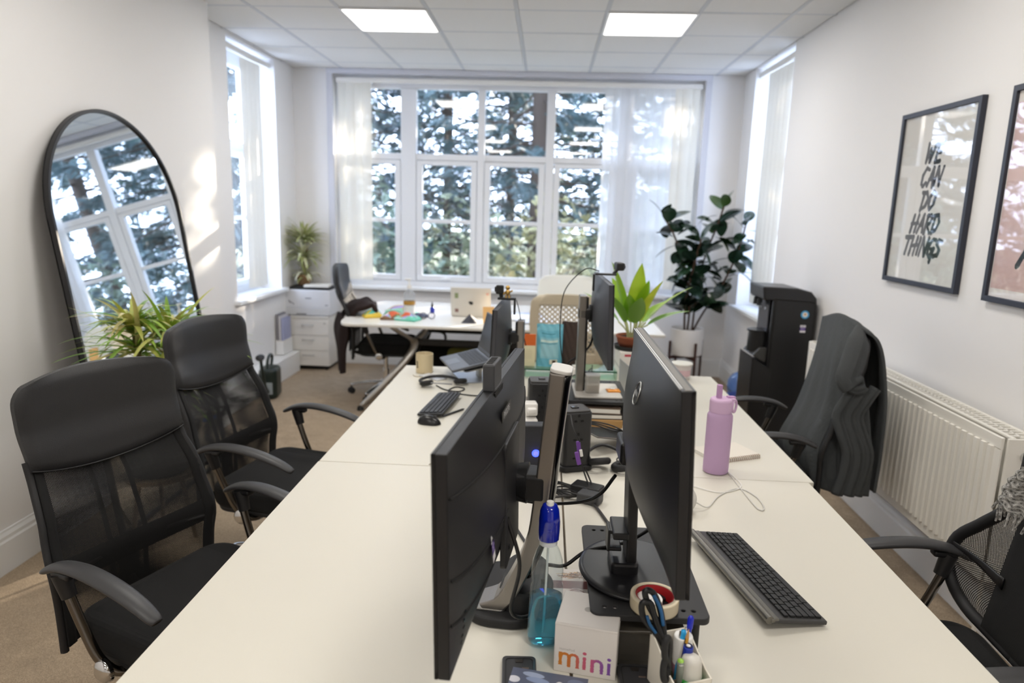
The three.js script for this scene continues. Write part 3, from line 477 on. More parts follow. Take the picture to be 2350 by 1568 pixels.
// ================= monitors =================
// panel builder. local: +z the screen side, x along the width, y up; the origin is the panel centre
function shell(W, H, rim, bulge, ex, ey, nx = 36, ny = 24) { // back shell with softly swelling middle
  const f = (u, v) => { const a = 2 * u - 1, b = 2 * v - 1; return V(-a * W / 2, b * H / 2, -rim - bulge * Math.pow(Math.max(0, 1 - Math.pow(Math.abs(a), ex)), 1) * Math.pow(Math.max(0, 1 - Math.pow(Math.abs(b), ey)), 1)); };
  return mg([sheet(f, nx, ny), box(W, H, rim - 0.002, 0, 0, -rim / 2 - 0.001, 0.002)]);
}
const backDepth = (x, y, W, H, rim, bulge, ex, ey) => -rim - bulge * (1 - Math.pow(Math.abs(2 * x / W), ex)) * (1 - Math.pow(Math.abs(2 * y / H), ey));
function monitor(name, label, base, ry, panelC, tiltX, W, H, rim, bulge, ex, ey, m) {
  const t = thing(name, label, 'monitor', base, ry), g = new THREE.Group(); // panel parts are set by a common matrix
  const mat = new THREE.Matrix4().compose(V(...panelC), new THREE.Quaternion().setFromEuler(new THREE.Euler(tiltX, 0, 0)), V(1, 1, 1));
  const on = (geo) => geo.applyMatrix4(mat);
  const sh = part(t, 'back_shell', on(shell(W, H, rim, bulge, ex, ey)), m);
  part(t, 'bezel', on(mg([box(W, 0.008, 0.006, 0, H / 2 - 0.004, 0.001, 0.001), box(W, 0.014, 0.006, 0, -H / 2 + 0.007, 0.001, 0.001), box(0.008, H, 0.006, W / 2 - 0.004, 0, 0.001, 0.001), box(0.008, H, 0.006, -W / 2 + 0.004, 0, 0.001, 0.001)])), black);
  part(t, 'screen', on(box(W - 0.012, H - 0.018, 0.003, 0, 0.003, 0.0005)), screenM);
  return { t, on, sh, bd: (x, y) => backDepth(x, y, W, H, rim, bulge, ex, ey) };
}
const shellM = M(0x17171a, 0.42, { bumpMap: rep(grainT, 10), bumpScale: 0.00015 });
const blackish = (g) => M(g, 0.4);
// flat print on a thin plate
function decal(par, name, w, h, draw, cw, ch, mtx, label, rough = 0.6) {
  const m = M(0xffffff, rough, { map: canvasTex(cw, ch, draw) }); const o = part(par, name, new THREE.PlaneGeometry(w, h).applyMatrix4(mtx), m, label ? { label } : {}); return o;
}
const MX = (p, r = [0, 0, 0]) => new THREE.Matrix4().compose(V(...p), new THREE.Quaternion().setFromEuler(new THREE.Euler(...r)), V(1, 1, 1));
const purpleTag = (g, w, h) => { g.fillStyle = '#e9e6ea'; g.fillRect(0, 0, w, h); g.fillStyle = '#4b2a80'; g.fillRect(0, h * 0.30, w, h * 0.42); g.fillStyle = '#888'; for (let i = 0; i < 4; i++) g.fillRect(w * 0.15, h * (0.06 + i * 0.05), w * 0.7, h * 0.018); g.fillStyle = '#cfc3e6'; g.fillRect(w * 0.12, h * 0.42, w * 0.76, h * 0.05); g.fillRect(w * 0.12, h * 0.54, w * 0.6, h * 0.04); };
// --- ultrawide with pop-up camera, back to the viewer ---
{
  const W = 0.804, H = 0.368, a = [W, H, 0.021, 0.034, 2.6, 2.4], ry = -96.1 * Math.PI / 180;
  const base = [-0.035, DY, -1.42];
  // panel centre in local coordinates: world (-0.107, 1.098, -1.345)
  const dx = -0.107 - base[0], dz = -1.345 - base[2], c = Math.cos(ry), s = Math.sin(ry), pc = [dx * c - dz * s, 1.098 - DY, dx * s + dz * c];
  const { t, on, bd } = monitor('monitor', 'ultrawide black monitor seen from behind at the near left, with purple label', base, ry, pc, 0.022, ...a, shellM);
  // grooves across the back
  const groove = (y0, x0, x1, sag) => { const p = []; for (let i = 0; i <= 20; i++) { const x = x0 + (x1 - x0) * i / 20, k = i / 20, y = y0 - sag * (1 - Math.pow(2 * k - 1, 4)) - 0.028 * k; p.push([x, y, bd(x, y) - 0.0002]); } return on(tube(p, 0.0024, 40, 6)); };
  part(t, 'groove', groove(0.112, 0.395, -0.395, 0.012), blackMatt); part(t, 'groove', groove(-0.02, 0.395, 0.06, 0.012), blackMatt); part(t, 'groove', groove(-0.095, 0.395, 0.06, 0.012), blackMatt);
  // recess for the pop-up camera and the camera itself
  const cam = part(t, 'popup_camera', on(mg([box(0.085, 0.055, 0.024, 0.0, H / 2 + 0.026, -0.012, 0.004), box(0.08, 0.005, 0.026, 0.0, H / 2 + 0.002, -0.013, 0.001)])), graphite, { label: 'pop-up camera block on the top edge' });
  part(cam, 'microphone_grille', on(mg(Array.from({ length: 4 }, (_, i) => box(0.012, 0.0012, 0.012, -0.024 + i * 0.016, H / 2 + 0.0538, -0.012)))), blackMatt);
  part(t, 'camera_recess', on(mv(ext(poly([[-0.045, 0], [0.045, 0], [0.03, -0.03], [-0.03, -0.03]]), 0.004, 0.001), [0, H / 2 - 0.003, -0.0265], [0, 0, 0])), blackMatt);
  part(t, 'logo', on(new THREE.PlaneGeometry(0.11, 0.0235).applyMatrix4(MX([0.0, 0.135, bd(0.0, 0.135) - 0.003], [0.0, Math.PI, 0]))), M(0xffffff, 0.42, { map: canvasTex(340, 72, (g, w, h) => { g.fillStyle = '#17171a'; g.fillRect(0, 0, w, h); g.fillStyle = '#c9cace'; g.font = 'bold 58px sans-serif'; g.textAlign = 'center'; g.fillText('PHILIPS', w / 2, 57); }) }));
  decal(t, 'asset_label', 0.03, 0.05, purpleTag, 90, 150, new THREE.Matrix4().multiplyMatrices(MX(pc, [0.022, 0, 0]), MX([0.195, -0.062, bd(0.195, -0.062) - 0.003], [0.10, Math.PI + 0.06, 0])), 'purple and white asset label');
  // button column and io panel
  part(t, 'button_row', on(mg(Array.from({ length: 5 }, (_, i) => box(0.007, 0.004, 0.003, 0.335 + 0.003 * (i % 2), -0.105 - i * 0.014, bd(0.335, -0.105 - i * 0.014), 0.001)))), blackGloss);
  part(t, 'mount_panel', on(mv(ext(rrect(0.17, 0.26, 0.012), 0.012, 0.002), [-0.0, -0.04, bd(0, -0.04) - 0.0012])), M(0x1d1d20, 0.5));
  part(t, 'screw_cover', on(box(0.008, 0.008, 0.003, 0.05, -0.135, bd(0, -0.04) - 0.002)), blackMatt);
  part(t, 'mount_arm', mg([box(0.075, 0.06, 0.075, 0, pc[1] - 0.048, pc[2] - 0.082, 0.01), mv(cyl(0.04, 0.045, 0.03), [0, pc[1] - 0.048, pc[2] - 0.062], [Math.PI / 2, 0, 0])]), black);
  // column: grey sides, black rounded back, pale cap; leaning, curving forward into the foot
  const prof = [[-0.072, 0.575], [-0.058, 0.42], [-0.046, 0.28], [-0.036, 0.205], [-0.006, 0.115], [0.036, 0.042], [0.075, 0.022]]; // [z, y]
  const c1 = new THREE.CatmullRomCurve3(prof.map(([z, y]) => V(0, y, z)));
  const strip = (off0, off1, hw, m2, nm) => { const L = [], n = 30, A = [], B = []; for (let i = 0; i <= n; i++) { const p = c1.getPointAt(i / n), d = c1.getTangentAt(i / n), nx = V(0, -d.z, d.y).normalize(); A.push([p.z + nx.z * off0, p.y + nx.y * off0]); B.push([p.z + nx.z * off1, p.y + nx.y * off1]); } const sh2 = poly(A.concat(B.reverse())); return part(t, nm, mv(ext(sh2, hw * 2, 0.004), [hw, 0, 0], [0, -Math.PI / 2, 0]), m2); };
  strip(-0.018, 0.016, 0.036, M(0x8d8883, 0.32, { metalness: 0.85 }), 'stand_column');
  part(t, 'column_back', sweep(prof.slice(0, 5).map(([z, y]) => [0, y - 0.003, z - 0.015]), 0.034, 0.012, 30, 18, () => 1, V(1, 0, 0)), blackGloss);
  part(t, 'column_cap', mg([mv(ext(rrect(0.072, 0.046, 0.016), 0.008, 0.002), [0, 0.574, -0.076], [-Math.PI / 2 - 0.15, 0, 0])]), M(0xcdcac5, 0.4));
  part(t, 'stand_base', mg([mv(ext(rrect(0.26, 0.21, 0.09), 0.024, 0.007, 3, 14), [-0.065, 0.001, 0.035], [-Math.PI / 2, 0, 0]), mv(ext(rrect(0.20, 0.10, 0.045), 0.06, 0.014, 3, 12), [-0.065, 0.012, -0.005], [-Math.PI / 2, 0, 0])]), blackSoft);
  part(t, 'foot_plate', mv(ext(rrect(0.075, 0.075, 0.012), 0.006, 0.002), [0, 0.024, 0.062], [-Math.PI / 2, 0, 0]), alu);
  part(t, 'power_cable', tube([[0.14, 0.30, pc[2] - 0.055], [0.12, 0.19, pc[2] - 0.08], [0.11, 0.08, 0.0], [0.08, 0.05, -0.03], [0.03, 0.06, -0.055], [0.01, 0.10, -0.055]], 0.0042, 40, 8), black);
}
// --- near right monitor with the oval badge, on a riser ---
{
  const W = 0.597, H = 0.362, a = [W, H, 0.020, 0.05, 2.2, 2.6], ry = Math.PI / 2 + 0.005, base = [0.232, DY + 0.1115, -1.445], c = Math.cos(ry), s = Math.sin(ry), dx = 0.247 - base[0], dz = -1.365 - base[2];
  const pc = [dx * c - dz * s, 1.179 - base[1], dx * s + dz * c];
  const { t, on, bd } = monitor('monitor', 'large black monitor with round silver badge on the near riser', base, ry, pc, -0.045, ...a, shellM);
  part(t, 'top_trim', on(mg([box(W - 0.02, 0.0016, 0.0022, 0, H / 2, -0.0195), box(W - 0.03, 0.001, 0.003, 0, H / 2 + 0.0004, -0.0155)])), alu, { label: 'thin silver line along the top edge' });
  part(t, 'top_edge', on(box(W - 0.004, 0.0014, 0.011, 0, H / 2 + 0.0004, -0.0075)), M(0x6b6862, 0.5));
  const ring = new THREE.TorusGeometry(0.0225, 0.0013, 8, 40), bx = -0.05, by = 0.112;
  const slope = (bd(bx, by + 0.02) - bd(bx, by - 0.02)) / 0.04;
  part(t, 'badge', on(mv(ring, [bx, by, bd(bx, by) - 0.0012], [Math.atan(slope), Math.PI, 0])), steel);
  part(t, 'badge_lettering', on(new THREE.PlaneGeometry(0.032, 0.013).applyMatrix4(MX([bx, by, bd(bx, by) - 0.0022], [Math.atan(slope), Math.PI, 0]))), M(0xffffff, 0.42, { map: canvasTex(160, 64, (g, w, h) => { g.fillStyle = '#17171a'; g.fillRect(0, 0, w, h); g.fillStyle = '#c4c6c9'; g.font = 'bold 56px sans-serif'; g.textAlign = 'center'; g.fillText('D', 24, 52); g.save(); g.translate(62, 33); g.rotate(-0.6); g.fillText('E', 0, 20); g.restore(); g.fillText('LL', 118, 52); }) }));
  part(t, 'neck', mg([mv(ext(rrect(0.075, 0.30, 0.01), 0.022, 0.004), [0, 0.15, pc[2] - 0.050], [-0.03, 0, 0]), box(0.09, 0.05, 0.05, 0, pc[1] - 0.05, pc[2] - 0.05, 0.008), mv(box(0.09, 0.016, 0.035, 0, 0.10, pc[2] - 0.062, 0.004), [0, 0, 0])]), black);
  part(t, 'cable_clip', mg([box(0.05, 0.008, 0.03, 0, 0.10, pc[2] - 0.072, 0.003), box(0.05, 0.008, 0.03, 0, 0.06, pc[2] - 0.072, 0.003), box(0.05, 0.05, 0.006, 0, 0.08, pc[2] - 0.086, 0.002)]), black);
  part(t, 'stand_base', mg([mv(lathe([[0, 0], [0.128, 0], [0.132, 0.004], [0.130, 0.009], [0.12, 0.012], [0, 0.015]], 56), [0, 0, -0.012], [0, 0, 0], [1.05, 1, 0.92]), mv(ext(rrect(0.095, 0.06, 0.012), 0.03, 0.006), [0, 0.008, pc[2] - 0.05], [-Math.PI / 2, 0, 0])]), M(0x17171a, 0.38));
  part(t, 'joystick', on(box(0.012, 0.010, 0.014, 0.24, -H / 2 + 0.035, 0.012, 0.003)), black);
  part(t, 'power_cable', tube([[0.06, 0.20, pc[2] - 0.07], [0.09, 0.14, pc[2] - 0.10], [0.13, 0.10, -0.13], [0.17, 0.075, -0.22], [0.175, 0.085, -0.31]], 0.0042, 40, 8), black);
}
// --- far right monitor: webcam, slim grey stand with flat base ---
function slimMonitor(label, near, ang, W, H, colX, base, faceRight) {
  // near = world point of the near top front corner; ang = run of the top edge away from the viewer
  const ry = faceRight ? Math.PI / 2 - ang : -Math.PI / 2 - ang, cx = near[0] + Math.sin(ang) * W / 2, cz = near[2] - Math.cos(ang) * W / 2, cy = near[1] - H / 2;
  const b = base, c = Math.cos(ry), s = Math.sin(ry), dx = cx - b[0], dz = cz - b[2], pc = [dx * c - dz * s, cy - b[1], dx * s + dz * c];
  const r = monitor('monitor', label, b, ry, pc, -0.035, W, H, 0.018, 0.034, 2.4, 2.4, M(0x3a3b41, 0.45)), t = r.t;
  part(t, 'mount_arm', mg([box(0.07, 0.05, 0.07, 0, pc[1] + 0.01, pc[2] - 0.075, 0.01), mv(cyl(0.034, 0.04, 0.03), [0, pc[1] + 0.01, pc[2] - 0.048], [Math.PI / 2, 0, 0])]), black);
  const zc = pc[2] - colX, colH = pc[1] + 0.085;
  part(t, 'stand_column', mv(ext(rrect(0.07, 0.032, 0.006), colH, 0.003), [0, 0.004, zc], [-Math.PI / 2, 0, 0]), M(0x8f8a84, 0.34, { metalness: 0.8 }));
  part(t, 'column_spine', box(0.04, colH - 0.01, 0.012, 0, colH / 2 + 0.002, zc + 0.018, 0.003), black);
  return { ...r, pc, zc };
}
const riser2Y = DY + 0.112;
{
  const r = slimMonitor('black monitor on the far riser with a clip-on webcam bent to the right', [0.27, 1.355, -2.678], -0.037, 0.57, 0.34, 0.092, [0.243, riser2Y, -3.0], true), t = r.t;
  part(t, 'stand_base', mv(ext(rrect(0.24, 0.205, 0.012), 0.010, 0.003), [0, 0, 0], [-Math.PI / 2, 0, 0]), M(0xc6c2bb, 0.42, { metalness: 0.3 }));
  part(t, 'signal_cable', tube([[0.06, 0.30, r.pc[2] - 0.03], [0.06, 0.2, r.pc[2] - 0.045], [0.08, 0.14, r.pc[2] - 0.10], [0.12, 0.10, -0.12], [0.13, 0.04, -0.14]], 0.005, 30, 8), black);
  const w = thing('webcam', 'small black webcam on a bent bracket atop the far right monitor', 'webcam', [0.255, 1.356, -2.93], Math.PI / 2);
  part(w, 'body', mv(box(0.055, 0.034, 0.034, 0, 0.052, 0.055, 0.008), [0, 0, 0], [0, 0.2, 0]), black); part(w, 'lens', mv(cyl(0.010, 0.010, 0.008), [0.012, 0.052, 0.075], [Math.PI / 2, 0, 0]), blackGloss);
  part(w, 'bracket', mg([box(0.03, 0.008, 0.09, 0, 0.018, -0.002, 0.003), box(0.03, 0.072, 0.008, 0, -0.018, -0.052, 0.003), rod([0, 0.02, 0.03], [0, 0.045, 0.05], 0.007)]), black);
  part(w, 'lead', tube([[0, 0.03, -0.03], [0.01, 0.035, -0.09], [0.03, -0.06, -0.17], [0.02, -0.2, -0.185], [0.0, -0.33, -0.175], [0.02, -0.43, -0.15]], 0.0022, 40, 6), black);
}
{
  const r = slimMonitor('thin black monitor edge-on at the far left desk beside the laptop', [-0.222, 1.21, -2.889], 0.05, 0.55, 0.332, 0.105, [-0.15, DY, -3.13], false), t = r.t;
  part(t, 'stand_base', mv(ext(rrect(0.24, 0.2, 0.012), 0.010, 0.003), [0, 0, 0], [-Math.PI / 2, 0, 0]), M(0x8f8b86, 0.36, { metalness: 0.7 }));
  const w = thing('webcam', 'square black webcam on the edge-on far left monitor', 'webcam', [-0.20, 1.212, -3.16], -Math.PI / 2);
  part(w, 'body', mg([box(0.034, 0.040, 0.036, 0.005, 0.056, 0.008, 0.006), rod([0, 0.02, 0], [0, 0.04, 0.004], 0.009)]), black); part(w, 'lens', mv(cyl(0.012, 0.012, 0.008), [0, 0.056, 0.028], [Math.PI / 2, 0, 0]), blackGloss);
  part(w, 'bracket', mg([box(0.034, 0.010, 0.085, 0, 0.014, -0.025, 0.003), mv(box(0.034, 0.075, 0.009, 0, -0.02, -0.062, 0.003), [0, 0, 0], [0, 0, 0])]), black);
  part(w, 'lead', tube([[0.01, 0.01, -0.07], [0.02, -0.04, -0.085], [0.03, -0.12, -0.10], [0.02, -0.2, -0.12]], 0.0022, 24, 6), black);
  const g = thing('figurine', 'tiny gold toy figure standing beside the square webcam', 'figurine', [-0.172, 1.222, -3.158]);
  part(g, 'body', mg([mv(ball(0.013, 0, 0.03, 0), [0, 0, 0], [0, 0, 0], [0.9, 1.1, 0.8]), ball(0.0105, 0, 0.055, 0), rod([-0.006, 0.02, 0], [-0.008, 0, 0.002], 0.005, 0.006), rod([0.006, 0.02, 0], [0.009, 0, 0.002], 0.005, 0.006), rod([-0.01, 0.036, 0], [-0.02, 0.024, 0.006], 0.004), rod([0.01, 0.036, 0], [0.022, 0.042, 0.004], 0.004)]), gold);
}
// ================= risers =================
function riser(label, cx, cz, w, d, top, x0) {
  const t = thing('monitor_riser', label, 'monitor stand', [cx, DY, cz]);
  const h = top - DY, pl = rrect(w, d, 0.018); for (const [x, z] of [[-1, -1], [1, -1], [1, 1], [-1, 1]]) for (const q of [0, 1]) { const p = new THREE.Path(); p.absarc(x * (w / 2 - 0.030 - q * 0.021), z * (d / 2 - 0.028), 0.0042, 0, Math.PI * 2, true); pl.holes.push(p); }
  part(t, 'platform', mv(ext(pl, 0.014, 0.002), [0, h - 0.014, 0], [-Math.PI / 2, 0, 0]), M(0x232325, 0.55));
  for (const x of [-1, 1]) for (const z of [-1, 1]) part(t, 'leg', mg([cyl(0.0125, 0.0125, h - 0.014, x * (w / 2 - 0.022), (h - 0.014) / 2, z * (d / 2 - 0.05)), cyl(0.016, 0.016, 0.006, x * (w / 2 - 0.022), 0.003, z * (d / 2 - 0.05))]), blackSoft);
  return t;
}
riser('black monitor riser with punched corner holes on the near right desk', 0.2355, -1.465, 0.24, 0.40, DY + 0.111);
riser('black monitor riser on the far desk with books underneath', 0.243, -3.03, 0.26, 0.38, riser2Y);
// ================= things on the near desks =================
// --- keyboards ---
function keyboard(name, label, p, ry, L, D, rows, keyMat, baseMat, barMat, lift, slabName = 'base') {
  // local: x along the length, z toward the user; the top slopes up to the back
  const t = thing(name, label, 'keyboard', p, ry), sl = Math.atan2(lift, D), up = (g) => mv(g, [0, 0.004, 0], [sl, 0, 0]);
  part(t, slabName, up(box(L, 0.010, D, 0, 0.006 + lift / 2, 0, 0.003)), baseMat);
  if (barMat) part(t, 'rear_bar', mv(mg([mv(cyl(0.0095, 0.0095, L - 0.004, 0, 0, 0, 20), [0, 0.012 + lift, -D / 2 - 0.006], [0, 0, Math.PI / 2]), box(L, 0.010, 0.02, 0, 0.012 + lift * 0.9, -D / 2 + 0.006, 0.003)]), [0, 0, 0]), barMat);
  const kg = new Map(), pitch = (L - 0.02) / rows.cols, d = (D - (barMat ? 0.036 : 0.016)) / rows.n, z0 = -D / 2 + (barMat ? 0.030 : 0.008) + d / 2;
  for (let r = 0; r < rows.n; r++) {
    let x = -L / 2 + 0.010; const list = rows.w[r % rows.w.length];
    for (const w0 of list) { const w = Math.abs(w0) * pitch; if (w0 > 0) { const k = w0.toFixed(2) + (r === 0 ? 's' : ''); if (!kg.has(k)) kg.set(k, box(w - 0.0026, 0.0055, (r === 0 ? 0.82 : 1) * d - 0.0026, 0, 0, 0, 0.0015)); const z = z0 + r * d; part(t, 'key', kg.get(k), keyMat, { p: [x + w / 2, 0.0165 + lift / 2 - z * Math.tan(sl) + 0.001, z], r: [sl, 0, 0] }); } x += w; }
  }
  return t;
}
const ones = (n) => Array(n).fill(1);
keyboard('keyboard', 'full size black keyboard with silver back bar on the near right desk', [0.551, DY, -1.635], Math.PI / 2 + 0.205, 0.432, 0.132,
  { cols: 18, n: 6, w: [ones(18), [...ones(13), 2, ...ones(3)], [1.5, ...ones(12), 1.5, ...ones(3)], [1.75, ...ones(11), 2.25, ...ones(3)], [2.25, ...ones(10), 1.75, 1, ...ones(3)], [1.25, 1.25, 1.25, 5, 1.25, 1.25, 1, 1, 1.75, 1, 2]] }, M(0x1f2022, 0.5), M(0x4a4a4a, 0.4, { metalness: 0.5 }), M(0x77756f, 0.34, { metalness: 0.8 }), 0.014);
keyboard('keyboard', 'small dark grey keyboard beside the mouse on the far left desk', [-0.462, DY, -3.045], Math.PI / 2 - 0.10 + Math.PI, 0.36, 0.115,
  { cols: 15, n: 5, w: [ones(15), [1.5, ...ones(12), 1.5], [1.75, ...ones(11), 2.25], [2.25, ...ones(10), 2.75], [1.25, 1.25, 1.25, 6, 1.25, 1, 1, 1, 1]] }, M(0x33363c, 0.55), M(0x2a2c30, 0.5), null, 0.010);
{
  const t = thing('mouse', 'black computer mouse on the far left desk', 'mouse', [-0.470, DY, -2.785], 1.35);
  const g = sheet((u, v) => { const a = u * 2 * Math.PI, r = Math.sin(v * Math.PI / 2), x = 0.031 * r * Math.cos(a), z = 0.052 * r * Math.sin(a); return V(x * (1 - 0.12 * Math.cos(2 * a) * 0), 0.003 + 0.036 * Math.pow(Math.max(0, 1 - r * r), 0.55) * (1 - 5 * z * 0.6), z); }, 32, 14);
  part(t, 'body', g, M(0x131315, 0.32)); part(t, 'wheel', mv(cyl(0.008, 0.008, 0.006), [0, 0.031, 0.026], [0, 0, Math.PI / 2]), graphite); part(t, 'sole', mv(ext(rrect(0.05, 0.09, 0.024), 0.004, 0.001), [0, 0, 0], [-Math.PI / 2, 0, 0]), black);
}
solo('pen', mg([rod([0, 0.005, 0], [0, 0.005, 0.135], 0.0045, 0.0045, 10), rod([0, 0.005, 0.135], [0, 0.005, 0.15], 0.0045, 0.001, 10)]), M(0x2a2a2e, 0.4), 'dark slim pen lying behind the small keyboard', 'pen', [-0.425, DY, -2.885], Math.PI - 0.55);
// --- lilac bottle ---
{
  const lil = M(0xbf9fc4, 0.55, { bumpMap: rep(grainT, 4), bumpScale: 0.0001 }), t = thing('drink_bottle', 'lilac drink bottle with carry ring and straw spout', 'bottle', [0.632, DY, -2.375], 0.25);
  const base = part(t, 'body', lathe([[0, 0.002], [0.040, 0.002], [0.044, 0.006], [0.0445, 0.042], [0.0435, 0.044], [0.0440, 0.046], [0.0440, 0.20], [0.0435, 0.212], [0.040, 0.219], [0.037, 0.222], [0.037, 0.226]], 48), lil);
  part(t, 'lid', lathe([[0.037, 0.224], [0.039, 0.226], [0.039, 0.262], [0.037, 0.270], [0.030, 0.274], [0, 0.275]], 40), M(0xcfaecf, 0.5));
  part(t, 'spout', mg([mv(box(0.017, 0.052, 0.017, -0.010, 0.296, 0.0, 0.004), [0, 0, 0], [0, 0, 0]), mv(box(0.03, 0.008, 0.018, 0.014, 0.277, 0, 0.003), [0, 0, 0], [0, 0, -0.08])]), M(0xbd93be, 0.5));
  part(t, 'carry_ring', mg([mv(new THREE.TorusGeometry(0.021, 0.0042, 10, 36), [0.045, 0.245, 0.012], [0, 0.75, 0]), box(0.02, 0.012, 0.03, 0.036, 0.268, 0.006, 0.004)]), M(0xcfaecf, 0.5));
}
// --- spiral notebook ---
{
  const t = thing('notebook', 'spiral bound white notebook behind the lilac bottle', 'notebook', [0.715, DY, -2.565], 0.0), a = -0.42; t.rotation.y = -a;
  part(t, 'pages', box(0.205, 0.011, 0.148, 0, 0.0065, 0, 0.001), paperM); part(t, 'cover', mg([box(0.208, 0.0015, 0.150, 0, 0.0127, 0), box(0.208, 0.0015, 0.150, 0, 0.0008, 0)]), M(0xe9e2d6, 0.6));
  for (let i = 0; i < 22; i++) part(t, 'coil', new THREE.TorusGeometry(0.0085, 0.0009, 5, 14), M(0x8a5a35, 0.4, { metalness: 0.6 }), { p: [-0.094 + i * 0.009, 0.0075, 0.074], r: [0, Math.PI / 2 - 0.12, 0] });
}
// --- round white smart speaker with its cable ---
{
  const t = thing('speaker', 'white round mesh smart speaker half hidden by the badged monitor', 'speaker', [0.442, DY, -2.03]);
  part(t, 'body', mv(ball(0.049, 0, 0.042, 0, 36), [0, 0, 0], [0, 0, 0], [1, 0.94, 1]), M(0xdcdad5, 0.95, { bumpMap: rep(netT, 40, 26), bumpScale: 0.0012 })); part(t, 'top_plate', mv(cyl(0.022, 0.022, 0.002, 0, 0.0845, 0), [0, 0, 0]), whiteP);
  part(t, 'cable', tube([[0.045, 0.03, 0.0], [0.09, 0.006, -0.02], [0.15, 0.003, -0.12], [0.23, 0.003, -0.19], [0.27, 0.003, -0.13], [0.272, 0.003, -0.05], [0.258, 0.003, -0.02], [0.245, 0.003, -0.06], [0.235, 0.003, -0.28], [0.225, 0.014, -0.40]], 0.0022, 80, 6), M(0xd8d6d1, 0.6));
}
solo('charging_cable', tube([[-0.02, 0.004, -0.01], [0.06, 0.003, 0.04], [0.12, 0.003, 0.02], [0.16, 0.003, -0.03], [0.15, 0.003, -0.13], [0.12, 0.02, -0.2]], 0.0018, 60, 6), whiteP, 'thin white cable looping on the desk before the lilac bottle', 'cable', [0.53, DY, -2.22]);
// --- box with the rainbow word ---
{
  const t = thing('product_box', 'white cube box with a rainbow coloured word in front', 'box', [0.116, DY, -1.285], 0), w = 0.123, h = 0.106; t.rotation.y = -0.185;
  const card = M(0xeae5e0, 0.6);
  part(t, 'carton', box(w, h, w, 0, h / 2, 0, 0.0012), card); part(t, 'lid_seam', box(w + 0.0006, 0.0006, w + 0.0006, 0, h - 0.004, 0), M(0xd5cfc9, 0.6));
  const front = canvasTex(512, 440, (g, W, H) => {
    g.fillStyle = '#eae5e0'; g.fillRect(0, 0, W, H); g.fillStyle = '#b9b3ae'; g.font = '30px sans-serif'; g.fillText('HomePod', 36, 226);
    const grad = g.createLinearGradient(30, 0, 480, 0); [[0, '#d8892f'], [0.25, '#d77a3c'], [0.45, '#d2647a'], [0.62, '#cf5f86'], [0.8, '#9a5aa6'], [1, '#7d4fae']].forEach(([a, c]) => grad.addColorStop(a, c));
    g.strokeStyle = grad; g.lineCap = 'butt';
    const jag = (pts, wd) => { for (let i = 0; i < pts.length - 1; i++) { const [a, b] = pts[i], [c, d] = pts[i + 1], n = Math.max(2, Math.round(Math.hypot(c - a, d - b) / 9)); for (let k = 0; k < n; k++) { const u = k / n, v = (k + 1.25) / n; g.lineWidth = wd * (0.82 + 0.32 * rnd()); g.beginPath(); g.moveTo(a + (c - a) * u, b + (d - b) * u); g.lineTo(a + (c - a) * v, b + (d - b) * v); g.stroke(); } } };
    const arch = (x0, x1, y) => { const p = []; for (let i = 0; i <= 8; i++) { const a = Math.PI - i / 8 * Math.PI; p.push([(x0 + x1) / 2 + Math.cos(a) * (x1 - x0) / 2, y - Math.sin(a) * 30]); } return p; };
    jag([[48, 246], [48, 372]], 30); jag(arch(50, 122, 288), 27); jag([[122, 286], [122, 384]], 30); jag(arch(124, 196, 288), 27); jag([[196, 286], [196, 384]], 30);
    jag([[254, 262], [254, 384]], 28); jag([[322, 272], [322, 398]], 30); jag(arch(324, 400, 308), 27); jag([[402, 304], [402, 398]], 30); jag([[462, 282], [462, 396]], 28);
    g.fillStyle = grad; for (const [x, y] of [[254, 228], [462, 248]]) { g.beginPath(); g.ellipse(x, y, 17, 15, 0.3, 0, 7); g.fill(); }
  });
  part(t, 'front_print', new THREE.PlaneGeometry(w - 0.004, h - 0.008).translate(0, h / 2 - 0.003, w / 2 + 0.0004), M(0xffffff, 0.6, { map: front }));
  const top = canvasTex(256, 256, (g) => { g.fillStyle = '#ece7e2'; g.fillRect(0, 0, 256, 256); g.fillStyle = '#b7b3ae'; g.beginPath(); g.ellipse(120, 128, 17, 19, 0, 0, 7); g.ellipse(138, 128, 16, 19, 0, 0, 7); g.fill(); g.fillStyle = '#ece7e2'; g.beginPath(); g.arc(159, 124, 11, 0, 7); g.fill(); g.fillStyle = '#b7b3ae'; g.beginPath(); g.ellipse(135, 101, 4, 9, 0.6, 0, 7); g.fill(); });
  part(t, 'top_print', mv(new THREE.PlaneGeometry(w - 0.004, w - 0.004), [0, h + 0.0005, 0], [-Math.PI / 2, 0, 0]), M(0xffffff, 0.6, { map: top }));
}
